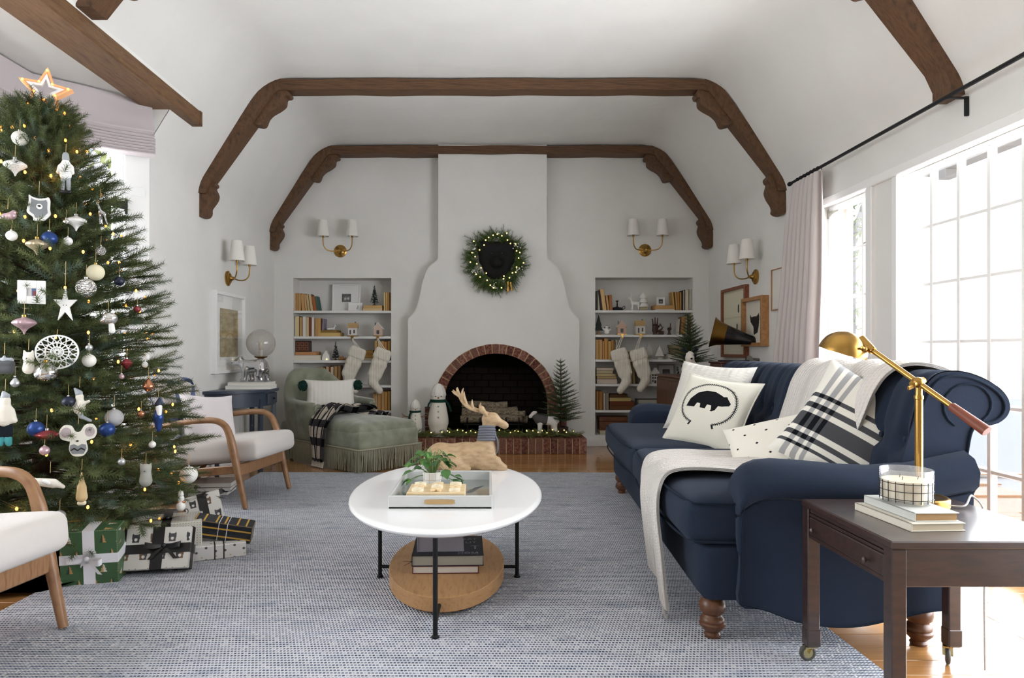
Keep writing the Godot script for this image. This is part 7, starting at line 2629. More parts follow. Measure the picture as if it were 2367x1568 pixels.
func small_spruce(label: String, at: Vector3, h: float, r: float, sd: int) -> void:
	var o := thing("small_spruce", label, "tree", at)
	var g := RandomNumberGenerator.new()
	g.seed = sd
	var m := MB.new()
	m.lathe([Vector2(0, 0), Vector2(0.07, 0), Vector2(0.085, 0.09), Vector2(0.08, 0.10), Vector2(0.07, 0.09), Vector2(0, 0.085)], 22)
	part("pot", m, mat("dark_basket", C("3a2f28"), 0.9), o)
	m = MB.new()
	m.tube(P3([V(0, 0.08, 0), V(0.004, h * 0.5, 0), V(0, h * 0.97, 0)]), [0.011, 0.008, 0.003], 7)
	var wh := []
	var cs := []
	var sp := sprig(0.06, 30, 0.024, 0.9)
	var tiers := 15
	for k in tiers:
		var s := float(k) / (tiers - 1)
		var y := lerpf(h * 0.20, h * 0.95, s)
		var l := r * (1.0 - pow(s, 1.15)) + 0.03
		var n := int(lerpf(9, 4, s))
		for i in n:
			var a := TAU * (i + 0.5 * (k % 2)) / n + g.randf_range(-0.25, 0.25)
			var ll := l * g.randf_range(0.8, 1.1)
			var up := lerpf(0.15, 0.85, s) + g.randf_range(-0.1, 0.1)
			var d := V(cos(a), up, sin(a)).normalized()
			var b := V(0, y, 0)
			m.tube(P3([b, b + d * ll]), [0.0035, 0.0015], 5)
			var side := d.cross(Vector3.UP).normalized()
			var cnt := maxi(2, int(ll / 0.028))
			for q in cnt:
				var f := (q + 1.0) / cnt
				for e in ([-1.0, 1.0] if f < 0.95 else [0.0]):
					var dd = (d + side * e * 0.85).normalized()
					var x = dd.cross(Vector3.UP).normalized()
					wh.append(Transform3D(Basis(x, dd, x.cross(dd)).rotated(dd, g.randf() * 6.0).scaled(Vector3.ONE * g.randf_range(0.7, 1.05) * (1.0 - 0.35 * f)), b + d * ll * (f - 0.35 / cnt)))
					var t := g.randf()
					cs.append(Color(0.035 + 0.05 * t, 0.065 + 0.06 * t, 0.03 + 0.02 * t))
	wh.append(Transform3D(Basis(), V(0, h * 0.94, 0)))
	cs.append(Color(0.08, 0.11, 0.04))
	part("trunk", m, M.bark, o)
	copies("needles", sp, M.needles, wh, o, cs)


func snowman(label: String, at: Vector3, s: float, twigs: bool, turn: float) -> void:
	var o := thing("snowman", label, "figurine", at, turn)
	o.scale = Vector3.ONE * s
	var wool := mat("snow_wool", C("e2ddd1"), 0.95, 0, 0.1)
	bump_of(wool, M.knit_tex, 0.08)
	wool.uv1_scale = Vector3(8, 8, 1)
	var m := MB.new()
	m.lathe([Vector2(0, 0), Vector2(0.082, 0), Vector2(0.09, 0.015), Vector2(0.098, 0.09), Vector2(0.105, 0.12), Vector2(0.112, 0.135), Vector2(0.113, 0.17), Vector2(0.106, 0.23), Vector2(0.09, 0.32), Vector2(0.078, 0.37), Vector2(0.074, 0.385), Vector2(0.078, 0.40), Vector2(0.082, 0.44)], 36)
	part("body", m, wool, o)
	m = MB.new()
	m.lathe([Vector2(0.082, 0.44), Vector2(0.0865, 0.445), Vector2(0.086, 0.465), Vector2(0.078, 0.50), Vector2(0.06, 0.545), Vector2(0.03, 0.572), Vector2(0.0, 0.578)], 32)
	part("hat", m, M.white_knit, o)
	m = MB.new()
	m.lathe([Vector2(0.078, 0.372), Vector2(0.09, 0.375), Vector2(0.093, 0.388), Vector2(0.09, 0.402), Vector2(0.08, 0.405)], 32)
	if s > 0.8:
		m.tube(smooth_path([V(-0.08, 0.385, 0.03), V(-0.105, 0.35, 0.03), V(-0.112, 0.30, 0.035)], 4), 0.022, 8, false, 0.45)
		m.tube(smooth_path([V(0.08, 0.385, 0.0), V(0.115, 0.34, 0.0), V(0.14, 0.27, 0.01)], 4), 0.024, 8, false, 0.45)
	else:
		m.tube(smooth_path([V(-0.06, 0.385, 0.06), V(-0.09, 0.34, 0.07), V(-0.10, 0.26, 0.075)], 4), 0.024, 8, false, 0.45)
	part("scarf", m, M.scarf_green, o)
	m = MB.new()
	m.tube(P3([V(0.0, 0.425, 0.078), V(0.006, 0.42, 0.098)]), [0.010, 0.002], 8)
	part("nose", m, mat("carrot", C("a2562c"), 0.7), o)
	m = MB.new()
	for x in [-0.028, 0.032]: m.ball(V(x, 0.441, 0.078), Vector3.ONE * 0.006, 8, 6)
	part("eyes", m, M.black, o)
	for y in [0.33, 0.275, 0.215]:
		m = MB.new()
		m.ball(V(0.0, y, lerpf(0.117, 0.088, (y - 0.2) / 0.13)), V(0.010, 0.010, 0.006), 10, 6)
		part("button", m, mat("felt_button", C("a09a8c"), 0.9), o)
	if twigs:
		for e in [-1.0, 1.0]:
			m = MB.new()
			var a := V(0.09 * e, 0.30, 0.02)
			m.tube(P3([a, a + V(0.075 * e, 0.02, 0)]), 0.009, 6)
			for q in [0.5, 0.05, -0.4]: m.tube(P3([a + V(0.07 * e, 0.02, 0), a + V(0.12 * e, 0.025 + q * 0.07, 0)]), 0.006, 5)
			part("twig_arm", m, mat("twig", C("8d6a4c"), 0.9), o)


func hearth_things() -> void:
	var hy := 0.168
	snowman("tall cream felt snowman with dark green scarf at the left of the hearth", V(-0.545, hy, -7.40), 1.0, false, 4)
	snowman("short cream felt snowman with twig arms beside the tall snowman", V(-0.80, hy, -7.42), 0.69, true, 8)
	small_spruce("potted bare spruce standing on the right end of the hearth", V(0.80, hy, -7.42), 0.84, 0.235, 9)
	# fleecy lamb facing left
	var o := thing("lamb_figurine", "white fleecy lamb figure in a grey coat on the hearth garland", "figurine", V(0.63, hy + 0.012, -7.36))
	var m := MB.new()
	var fl := mat("fleece", Color.WHITE, 0.95, 0, 0.1)
	fl.albedo_texture = noise_tex(91, 0.08, [C("cfccc6"), C("ece9e4"), C("f4f2ee")], 128)
	tri_planar(fl, Vector3.ONE * 5)
	bump_of(fl, noise_tex(92, 0.12, [], 128), 0.8)
	m.nets([[V(-0.06, 0.165, 0), V(0.08, 0.16, 0), 0.046, 0.052], [V(-0.07, 0.17, 0), V(-0.115, 0.205, 0), 0.038, 0.032], [V(-0.065, 0.13, 0.025), V(-0.075, 0.012, 0.028), 0.026, 0.014], [V(-0.06, 0.13, -0.025), V(-0.05, 0.012, -0.028), 0.026, 0.014], [V(0.09, 0.14, 0.028), V(0.10, 0.07, 0.03), 0.036, 0.02], [V(0.10, 0.07, 0.03), V(0.125, 0.012, 0.03), 0.02, 0.014], [V(0.08, 0.14, -0.028), V(0.085, 0.07, -0.03), 0.034, 0.02], [V(0.085, 0.07, -0.03), V(0.10, 0.012, -0.03), 0.02, 0.014], [V(0.128, 0.18, 0), V(0.14, 0.15, 0), 0.012, 0.010]], 0.0085, 0.02)
	part("body", m, fl, o)
	m = MB.new()
	m.nets([[V(-0.13, 0.235, 0), V(-0.17, 0.205, 0), 0.030, 0.018], [V(-0.125, 0.25, 0.02), V(-0.10, 0.255, 0.045), 0.012, 0.008], [V(-0.125, 0.25, -0.02), V(-0.10, 0.255, -0.045), 0.012, 0.008]], 0.0075, 0.015)
	part("head", m, fl, o)
	m = MB.new()
	m.nets([[V(-0.115, 0.208, 0), V(-0.075, 0.178, 0), 0.038, 0.05], [V(-0.065, 0.17, 0), V(-0.01, 0.168, 0), 0.054, 0.055]], 0.0085, 0.02)
	part("coat", m, mat("coat_grey", C("4f4d4c"), 0.95), o)
	# cedar garland with lights along the hearth
	o = thing("hearth_garland", "green cedar garland with tiny warm lights along the hearth edge", "garland", V(0, hy, -7.32))
	var sp := sprig(0.12, 30, 0.035, 0.6)
	var wh := []
	var cs := []
	for k in 330:
		var x := rng.randf_range(-0.86, 0.98)
		var a := rng.randf() * TAU
		var d := V(cos(a), rng.randf_range(-0.1, 0.55), sin(a) * 0.6).normalized()
		var sd := d.cross(Vector3.UP).normalized()
		wh.append(Transform3D(Basis(sd, d, sd.cross(d)).scaled(V(1, 1, 1) * rng.randf_range(0.6, 1.1)), V(x, 0.008 + rng.randf() * 0.03, rng.randf_range(-0.03, 0.06))))
		var g := rng.randf()
		cs.append(Color(0.09 + 0.12 * g, 0.13 + 0.10 * g, 0.04 + 0.03 * g))
	copies("needles", sp, M.needles, wh, o, cs)
	var bm := MB.new()
	bm.ball(Vector3.ZERO, Vector3.ONE * 0.0065, 8, 6)
	var bulb := bm.mesh()
	for k in 30: put("bulb", bulb, M.warm_bulb, o, V(-0.6 + k * 0.052 + rng.randfn() * 0.015, 0.05 + rng.randf() * 0.03, rng.randf_range(0.0, 0.08)))
	# fire logs on an iron grate
	o = thing("fire_grate", "black iron fire grate inside the brick firebox", "grate", V(0.06, hy, -7.98))
	for k in 5:
		m = MB.new()
		m.tube(smooth_path([V(-0.30 + k * 0.15, 0.16, 0.13), V(-0.30 + k * 0.15, 0.09, 0.12), V(-0.30 + k * 0.15, 0.08, -0.10)], 4), 0.009, 7)
		part("bar", m, M.iron, o)
	m = MB.new()
	m.tube(P3([V(-0.34, 0.075, 0.09), V(0.34, 0.075, 0.09)]), 0.010, 7)
	m.tube(P3([V(-0.34, 0.075, -0.08), V(0.34, 0.075, -0.08)]), 0.010, 7)
	for e in [[-0.3, 0.09], [0.3, 0.09], [-0.3, -0.08], [0.3, -0.08]]: m.tube(P3([V(e[0], 0, e[1]), V(e[0], 0.075, e[1])]), 0.010, 7)
	part("frame", m, M.iron, o)
	var birch := mat("birch", Color.WHITE, 0.9)
	birch.albedo_texture = noise_tex(71, 0.05, [C("2f2620"), C("7d6f5c"), C("a89a82"), C("5b4d3e"), C("b3a68f")], 128)
	tri_planar(birch, V(2.5, 6, 6))
	var lg := [[-0.02, 0.135, 0.05, 0.36, 0.045, 2.0], [0.04, 0.135, -0.05, 0.37, 0.048, -3.0], [-0.04, 0.218, 0.01, 0.33, 0.05, 5.0], [0.18, 0.205, 0.035, 0.20, 0.036, -8.0], [-0.10, 0.295, -0.02, 0.27, 0.042, -4.0]]
	var ln := ["front birch log lying on the fire grate", "rear birch log lying on the fire grate", "thick birch log resting across the two lowest logs", "short birch log at the right of the fire", "topmost birch log of the unlit fire"]
	for k in lg.size():
		var e: Array = lg[k]
		m = MB.new()
		var n := 9
		var path := []
		var rr := []
		for i in n:
			path.append(V((i / float(n - 1) * 2 - 1) * e[3], 0.006 * sin(i * 1.3 + k), 0.008 * sin(i * 0.9 + k * 2)))
			rr.append(e[4] * (1.0 + 0.05 * sin(i * 2.1 + k)))
		m.tube(P3(path), rr, 14)
		single("log", m, birch, ln[k], "log", "", V(0.06 + e[0], hy + e[1], -7.98 + e[2]), V(0, e[5], e[5] * 0.4))


# ---------------------------------------------------------------- the tree
const TREE := Vector3(-2.385, 0, -3.6)

func tree_r(y: float) -> float:
	# radius of the crown at height y
	var ys := [0.12, 0.30, 0.50, 0.88, 1.38, 1.99, 2.30, 2.50]
	var rs := [0.55, 0.74, 0.74, 0.615, 0.49, 0.30, 0.14, 0.0]
	for i in 7:
		if y <= ys[i + 1]:
			return lerpf(rs[i], rs[i + 1], clampf((y - ys[i]) / (ys[i + 1] - ys[i]), 0, 1))
	return 0.0

func on_tree(px: float, py: float, off := 0.05) -> Vector3:
	var best := pt(px, py, 3.6)
	var miss := 9.0
	var d := 2.5
	while d < 3.9:
		var p := pt(px, py, d)
		var g := Vector2(p.x - TREE.x, p.z - TREE.z).length() - tree_r(p.y) - off
		if g < 0.0: return p
		if g < miss:
			miss = g
			best = p
		d += 0.01
	return best


func christmas_tree() -> void:
	var o := thing("christmas_tree", "tall dense green Christmas tree covered in ornaments in the bay window", "tree", TREE)
	var m := MB.new()
	m.tube(P3([V(0, 0.02, 0), V(0, 0.9, 0), V(0, 1.9, 0), V(0, 2.42, 0)]), [0.045, 0.035, 0.02, 0.008], 10)
	var wh := []
	var cs := []
	var g := RandomNumberGenerator.new()
	g.seed = 77
	var n := 720
	for k in n:
		var s := (k + 0.5) / n
		var y := lerpf(0.16, 2.40, 1.0 - pow(1.0 - s, 1.35)) if true else 0.0
		var a := k * 2.39996 + g.randf_range(-0.3, 0.3)
		var r := (tree_r(y) + 0.02) * g.randf_range(0.82, 1.13)
		if g.randf() < 0.25: r *= 0.75
		var up := lerpf(-0.12, 0.75, pow(y / 2.4, 1.6)) + g.randf_range(-0.12, 0.12)
		var d := V(cos(a), 0, sin(a))
		var base := V(0, clampf(y - up * r * 0.8, 0.15, 2.36), 0)
		var tip := V(0, y, 0) + d * r
		# the tree is squeezed against the window behind it
		if TREE.x + tip.x < -2.83: tip.x = -2.83 - TREE.x
		var br := tip - base
		if y < 2.2: m.tube(P3([base, base + br * 0.6 + V(0, -0.01, 0), tip]), [0.006, 0.004, 0.002], 4)
		var dir := br.normalized()
		var side := dir.cross(Vector3.UP).normalized()
		var len := br.length()
		var cnt := maxi(2, int(len / 0.10))
		for q in cnt:
			var f := 1.0 - 0.82 * float(q) / cnt
			var p := base + br * f
			for e in ([0.0, 0.7, -0.7] if q == 0 else [0.8, -0.8]):
				var dd = (dir + side * e + V(0, g.randf_range(-0.25, 0.3), 0)).normalized()
				var x = dd.cross(Vector3.UP).normalized()
				var sc := g.randf_range(0.75, 1.1) * (0.85 if y > 2.0 else 1.0)
				var p2 := p - dir * 0.05
				if TREE.x + p2.x + dd.x * 0.16 < -2.86: continue
				wh.append(Transform3D(Basis(x, dd, x.cross(dd)).rotated(dd, g.randf() * 6.0).scaled(Vector3.ONE * sc), p2))
				var t := g.randf()
				var c := Color(0.042, 0.066, 0.024).lerp(Color(0.13, 0.155, 0.06), t)
				if g.randf() < 0.15: c = Color(0.10, 0.14, 0.10)
				cs.append(c)
	part("trunk", m, M.bark, o)
	copies("needles", sprig(0.15, 70, 0.044, 0.95), M.needles, wh, o, cs)
	m = MB.new()
	m.lathe([Vector2(0, 0.0), Vector2(0.16, 0.0), Vector2(0.14, 0.03), Vector2(0.07, 0.10), Vector2(0.065, 0.18), Vector2(0, 0.18)], 20)
	part("stand", m, M.iron, o)
	# string of warm lights
	var l := thing("string_lights", "string of tiny amber fairy lights wound round the Christmas tree", "string lights", TREE)
	var bm := MB.new()
	bm.ball(Vector3.ZERO, V(0.0062, 0.009, 0.0062), 8, 6)
	var bulb := bm.mesh()
	var wire := []
	for k in 200:
		var s := k / 199.0
		var y := 0.22 + 2.12 * s
		var a := s * TAU * 11.0 + g.randf_range(-0.12, 0.12)
		var r := tree_r(y) * g.randf_range(0.82, 1.06) + 0.01
		var p := V(cos(a) * r, y + g.randf_range(-0.05, 0.05), sin(a) * r)
		if TREE.x + p.x < -2.84: p.x = -2.84 - TREE.x
		wire.append(p * V(0.97, 1, 0.97))
		put("bulb", bulb, M.fairy_bulb, l, p)
		if k % 16 == 5:
			var om := OmniLight3D.new()
			om.name = "bulb_glow"
			om.light_color = C("ffb060")
			om.light_energy = 0.015
			om.light_size = 0.006
			om.omni_range = 9.0
			om.omni_attenuation = 2.0
			om.shadow_enabled = true
			l.add_child(om, true)
			om.position = p
	m = MB.new()
	m.tube(P3(wire), 0.0016, 4)
	part("wire", m, mat("wire_green", C("1f2a1c"), 0.7), l)
	star_topper()
	ornaments()
	# white skirt on the floor
	m = MB.new()
	m.fgrid(64, 8, func(u, v):
		var a = -u * TAU
		var r = 0.10 + v * 0.56
		var p := V(cos(a) * r, 0.055 - 0.045 * v + 0.010 * sin(u * 80) * v + 0.012, sin(a) * r)
		if TREE.x + p.x < -2.85: p.x = -2.85 - TREE.x
		return p, true)
	var sk := mat("skirt_cloth", Color.WHITE, 0.95)
	sk.albedo_texture = noise_tex(33, 0.09, [C("b5b1ab"), C("dedbd6"), C("e9e7e3")], 128)
	tri_planar(sk, V(3, 3, 9))
	var inv := MB.new()
	inv.v = m.v
	inv.n = m.n
	inv.uv = m.uv
	inv.idx = m.idx
	for i in inv.n.size():
		if inv.n[i].y < 0: inv.n[i] = -inv.n[i]
	single("tree_skirt", inv, sk, "white woven tree skirt spread on the floor under the Christmas tree", "tree skirt", "", TREE)


func star_topper() -> void:
	var o := thing("tree_star", "lit white star topper with copper mesh on the tip of the Christmas tree", "tree topper", pt(106, 214, 3.58))
	o.rotation_degrees = V(0, 24, -6)
	var star := func(r1: float, r2: float) -> PackedVector2Array:
		var a := PackedVector2Array()
		for k in 10:
			var r := r1 if k % 2 == 0 else r2
			a.append(Vector2(sin(TAU * k / 10.0) * r, cos(TAU * k / 10.0) * r))
		return a
	var cop := mat("copper_mesh", C("d9a679"), 0.5, 0.3)
	cop.emission_enabled = true
	cop.emission = C("ffb070")
	cop.emission_energy_multiplier = 0.4
	for w in 2:
		var ro: float = [0.128, 0.092][w]
		var ri: float = [0.058, 0.040][w]
		var so: PackedVector2Array = star.call(ro, ri)
		var si: PackedVector2Array = star.call(ro * [0.80, 0.66][w], ri * [0.80, 0.66][w])
		var m := MB.new()
		for k in 10:
			var q := (k + 1) % 10
			m.extrude(PackedVector2Array([so[k], so[q], si[q], si[k]]), [-0.03, 0.012][w], [0.028, 0.034][w], 2.0)
		part(["wire_star", "inner_star"][w], m, [cop, M.paint][w], o)
	var m := MB.new()
	m.ball(Vector3.ZERO, Vector3.ONE * 0.006, 8, 6)
	var bl := m.mesh()
	var st: PackedVector2Array = star.call(0.108, 0.05)
	for k in 10: put("bulb", bl, M.fairy_bulb, o, V(st[k].x, st[k].y, 0.034))
	m = MB.new()
	m.tube(P3([V(0, -0.05, -0.01), V(0.005, -0.16, -0.01)]), 0.012, 8)
	part("clip", m, M.white_gloss, o)


func hang(o: Node3D, from: Vector3, l := 0.05) -> void:
	var m := MB.new()
	m.tube(P3([from, from + V(0.002, l, 0)]), 0.0011, 4)
	part("string", m, mat("twine", C("b9a06a"), 0.8), o)


func bauble(label: String, px: float, py: float, r_px: float, m: Material, kind := "ball", cap: Material = null) -> void:
	var p := on_tree(px, py)
	var r := r_px * absf(p.z) / F
	var o := thing("bauble", label, "ornament", p)
	var b := MB.new()
	var top := r
	match kind:
		"ball":
			b.ball(Vector3.ZERO, V(r, r * 0.98, r), 28, 18)
		"onion":
			var pr := []
			for q in [[0.0, -1.0], [0.06, -0.95], [0.14, -0.7], [0.34, -0.42], [0.72, -0.16], [0.98, 0.06], [1.0, 0.16], [0.9, 0.32], [0.6, 0.5], [0.25, 0.62], [0.16, 0.72], [0.0, 0.74]]: pr.append(Vector2(q[0] * r, q[1] * r))
			b.fgrid(48, 33, func(u, v):
				var i := minf(v * 11.0, 10.999)
				var e: Vector2 = pr[int(i)].lerp(pr[int(i) + 1], i - int(i))
				var a = -u * TAU
				var w := 1.0 + 0.05 * cos(u * TAU * 16.0)
				return V(cos(a) * e.x * w, e.y, sin(a) * e.x * w), true)
			top = r * 0.74
		"drop":
			b.lathe([Vector2(0, -r), Vector2(r * 0.5, -r * 0.85), Vector2(r * 0.9, -r * 0.35), Vector2(r, 0), Vector2(r * 0.8, r * 0.5), Vector2(r * 0.35, r * 1.1), Vector2(0, r * 1.5)], 22)
			top = r * 1.5
		"disc":
			b.lathe([Vector2(0, -r * 0.42), Vector2(r * 0.5, -r * 0.36), Vector2(r * 0.93, -r * 0.12), Vector2(r, 0), Vector2(r * 0.93, r * 0.12), Vector2(r * 0.5, r * 0.36), Vector2(0, r * 0.42)], 28)
			top = r * 0.42
		"diamond":
			b.lathe([Vector2(0, -r * 1.2), Vector2(r, 0), Vector2(r * 0.35, r * 0.7), Vector2(0, r * 0.75)], 8)
			top = r * 0.75
	part("glass" if kind != "ball" else "globe", b, m, o)
	b = MB.new()
	var cr := maxf(r * 0.2, 0.005)
	b.at(V(0, top * 0.97, 0))
	b.lathe([Vector2(cr, 0), Vector2(cr, cr * 0.9), Vector2(0, cr)], 12)
	part("cap", b, cap if cap else M.silver, o)
	hang(o, V(0, top + cr, 0), 0.03 + r * 0.6)


# flat cut-out ornament: outline in units of the half height
func cutout(called: String, label: String, px: float, py: float, h_px: float, poly: PackedVector2Array, th: float, m: Material, inner: Array = []) -> Node3D:
	var p := on_tree(px, py, 0.06)
	var s := h_px / 2.0 * absf(p.z) / F
	var o := thing(called, label, "ornament", p, 25)
	var b := MB.new()
	var a := PackedVector2Array()
	for q in smooth2(poly, 3): a.append(q * s)
	b.extrude(a, -th / 2, th / 2, 0.3)
	part("body", b, m, o)
	for e in inner:
		b = MB.new()
		a = PackedVector2Array()
		for q: Vector2 in e[1]: a.append(q * s)
		b.extrude(a, th / 2 - 0.001, th / 2 + e[3], 0.3)
		part(e[0], b, e[2], o)
	hang(o, V(0, s * 0.95, 0), 0.07)
	return o


func figure(called: String, label: String, px: float, py: float, h_px: float, bones: Array, m: Material, extra: Array = [], turn := 15.0) -> Node3D:
	# bones in units of the height, feet at 0
	var p := on_tree(px, py, 0.06)
	var s := h_px * absf(p.z) / F
	var o := thing(called, label, "ornament", p - Vector3.UP * s / 2, turn)
	var grp := [["body", bones, m]] + extra
	for e in grp:
		var bb := []
		for q in e[1]: bb.append([q[0] * s, q[1] * s, q[2] * s, q[3] * s])
		var b := MB.new()
		b.nets(bb, s * 0.03, s * 0.05)
		part(e[0], b, e[2], o)
	hang(o, V(0, s, 0), 0.05)
	return o


func ornaments() -> void:
	var white := mat("bauble_white", C("ecebe9"), 0.3)
	var matte := mat("bauble_matte", C("e8e6e0"), 0.6)
	var cream := mat("felt_cream", C("ddd6b9"), 0.95, 0, 0.1)
	var blue := mat("bauble_blue", C("1f3f7d"), 0.32, 0.35)
	var navy := mat("bauble_navy", C("1c2338"), 0.4, 0.2)
	var champ := mat("bauble_champagne", C("d3c2a2"), 0.3, 0.6)
	var pink := mat("bauble_pink", C("c3a5ae"), 0.3, 0.4)
	var red := mat("bauble_red", C("8d3a40"), 0.2, 0.4)
	var copper := mat("bauble_copper", C("b98060"), 0.25, 0.8)
	var sil := mat("bauble_silver", C("c9cdd2"), 0.3, 0.8)
	var mirror := mat("bauble_mirror", C("dedede"), 0.07, 1.0)
	var glit := mat("bauble_glitter", C("c7c7ca"), 0.45, 0.5)
	bump_of(glit, noise_tex(81, 0.25, [], 128), 0.25)
	glit.uv1_scale = Vector3(4, 3, 1)
	var crackle := mat("bauble_crackle", C("e2e1df"), 0.18, 0.8)
	bump_of(crackle, noise_tex(82, 0.06, [], 128, FastNoiseLite.TYPE_CELLULAR, 1), 0.8)
	crackle.uv1_scale = Vector3(3, 2, 1)
	bauble("matte cream ball near the top of the tree below the star, left side", 46, 320, 17, matte)
	bauble("white ribbed onion-shaped ornament at the upper left edge of the tree", 35, 385, 23, white, "onion")
	bauble("small glossy white ball below the pink bird on the tree", 27, 545, 12, white)
	bauble("champagne ribbed spinning-top ornament hanging beside the upper blue ball", 86, 569, 23, champ, "onion", M.brass)
	bauble("satin blue ball below the grey bear ornament high on the tree", 114, 552, 17, blue)
	bauble("large white ribbed onion ornament on the right of the upper tree", 176, 514, 21, white, "onion")
	bauble("tiny silver ball just left of the large white onion ornament", 153, 513, 7, mirror)
	bauble("small white ball directly below the large white onion ornament", 157, 558, 10, white)
	bauble("small silver crackle ball at the right edge near the window latch", 233, 580, 11, crackle)
	bauble("big cream felt ball on the right above the silver crackle globe", 221, 630, 19, cream, "ball", M.brass)
	bauble("bright silver crackle globe at the right of the white wooden star", 199, 666, 22, crackle)
	bauble("dark blue ball at the right edge level with the felt ball", 276, 650, 11, navy)
	bauble("small burgundy ball hanging off the right side of the tree", 317, 715, 7.5, red)
	bauble("pink plaid ribbed ornament below the framed photo ornament", 56, 750, 24, pink, "onion", M.brass)
	bauble("round cream ball to the right of the crochet snowflake disc", 206, 834, 15, matte)
	bauble("small silver ball just above the cream ball right of the crochet disc", 206, 804, 8, sil)
	bauble("large mirrored glass ball under the crochet snowflake disc", 106, 862, 25, mirror, "ball", M.brass)
	bauble("silver teardrop ornament at the left under the white felt animal", 35, 886, 10, sil, "drop")
	bauble("dark red faceted glass ornament at the right middle of the tree", 293, 840, 14, red, "diamond")
	bauble("small white ball at the right edge beside the red faceted ornament", 335, 843, 7, white)
	bauble("tiny lilac ball below the red faceted ornament", 281, 871, 6, pink)
	bauble("copper and gold striped balloon ornament at the right tip above the chair", 343, 893, 13, copper, "drop", M.brass)
	bauble("very dark navy ball behind the white elf figure", 158, 930, 14, navy)
	bauble("large silver glitter ball at the right of the white elf figure", 264, 966, 20, glit)
	bauble("satin blue ball overlapping the silver glitter ball", 248, 994, 17, blue)
	bauble("satin blue ball at the left above the red glass disc", 83, 992, 18, blue)
	bauble("flat red glass disc ornament left of the mouse ornament", 108, 1005, 25, red, "disc")
	bauble("small pink ball below the red glass disc", 103, 1042, 11, pink)
	bauble("small copper ball at the right of the silver glitter ball", 326, 957, 8, copper)
	bauble("small white ball near the chair's near armrest", 352, 1028, 8, white)
	bauble("small silver ball hanging low in the middle of the tree", 281, 1068, 8.5, sil)
	bauble("large matte white ball at the lower right tip of the tree", 436, 1098, 20, matte)
	bauble("silver ball low on the left beside the foreground chair arm", 138, 1193, 13, sil)
	# grey bear head
	var bear := P2([-0.62, 0.95, -0.40, 0.82, 0.0, 0.72, 0.40, 0.78, 0.62, 0.86, 0.72, 0.60, 0.70, 0.0, 0.74, -0.40, 0.52, -0.70, 0.30, -0.90, -0.30, -0.95, -0.38, -0.66, -0.74, -0.36, -0.70, 0.10, -0.62, 0.5])
	var inb := PackedVector2Array()
	for q in bear: inb.append(q * 0.76)
	cutout("bear_ornament", "grey felt bear head ornament with white border high on the tree", 90, 482, 62, bear, 0.012, M.paint, [["face", inb, mat("felt_grey", C("85888c"), 0.95), 0.002], ["muzzle", circle2(Vector2(0.05, 0.12), 0.2, 0.2, 18), M.paint, 0.006], ["nose", circle2(Vector2(0.05, 0.15), 0.10, 0.07, 14), M.black, 0.009]])
	var mouse := P2([-0.15, 0.50, -0.35, 0.85, -0.75, 0.90, -0.98, 0.55, -0.90, 0.12, -0.55, -0.05, -0.42, -0.10, -0.48, -0.55, -0.30, -0.92, 0.0, -1.0, 0.30, -0.95, 0.50, -0.6, 0.42, -0.12, 0.55, -0.02, 0.88, 0.12, 0.98, 0.55, 0.75, 0.92, 0.35, 0.88, 0.12, 0.52])
	cutout("mouse_ornament", "cream felt mouse ornament with big round ears and knitted jumper", 181, 1017, 76, mouse, 0.014, M.cream_cloth, [["ear_lining", circle2(Vector2(-0.62, 0.48), 0.26, 0.3, 20), mat("felt_lilac", C("b3a6a8"), 0.95), 0.002], ["ear_lining", circle2(Vector2(0.62, 0.48), 0.26, 0.3, 20), mat("felt_lilac", C("b3a6a8"), 0.95), 0.002], ["jumper", P2([-0.40, -0.30, -0.2, -0.25, 0.0, -0.38, 0.2, -0.25, 0.40, -0.30, 0.44, -0.55, 0.3, -0.85, -0.3, -0.85, -0.44, -0.55]), mat("felt_grey", C("85888c"), 0.95), 0.003], ["zigzag", P2([-0.38, -0.58, -0.2, -0.46, -0.02, -0.60, 0.16, -0.46, 0.36, -0.58, 0.36, -0.66, 0.16, -0.54, -0.02, -0.68, -0.2, -0.54, -0.38, -0.66]), M.black, 0.005], ["nose", circle2(Vector2(-0.03, -0.06), 0.07, 0.05, 12), M.black, 0.005]])
	# whitewashed star
	var st := PackedVector2Array()
	for k in 10:
		var r := 1.0 if k % 2 == 0 else 0.36
		st.append(Vector2(sin(TAU * k / 10.0) * r * 0.58, cos(TAU * k / 10.0) * r))
	var p := on_tree(151, 706, 0.06)
	var o := thing("star_ornament", "long white wooden star ornament in the middle of the tree", "ornament", p, 20)
	var b := MB.new()
	for k in 10: st[k] *= 43 * absf(p.z) / F
	b.extrude(st, -0.008, 0.008, 2.0)
	part("star", b, M.paint, o)
	b = MB.new()
	for x in [-0.006, 0.006]: b.ball(V(x, 0.0, 0.0085), Vector3.ONE * 0.0022, 6, 5)
	part("hole", b, M.black, o)
	hang(o, V(0, st[0].y, 0), 0.12)
	# crochet disc
	p = on_tree(132, 814, 0.07)
	o = thing("crochet_ornament", "round white crochet snowflake disc in the middle left of the tree", "ornament", p, 18)
	var r0 := 43 * absf(p.z) / F
	b = MB.new()
	for e in [[1.0, 0.0042], [0.30, 0.003], [0.56, 0.003]]:
		var ring := []
		for k in 48: ring.append(V(cos(TAU * k / 48) * r0 * e[0], sin(TAU * k / 48) * r0 * 0.88 * e[0], 0))
		b.tube(P3(ring), e[1], 6, true)
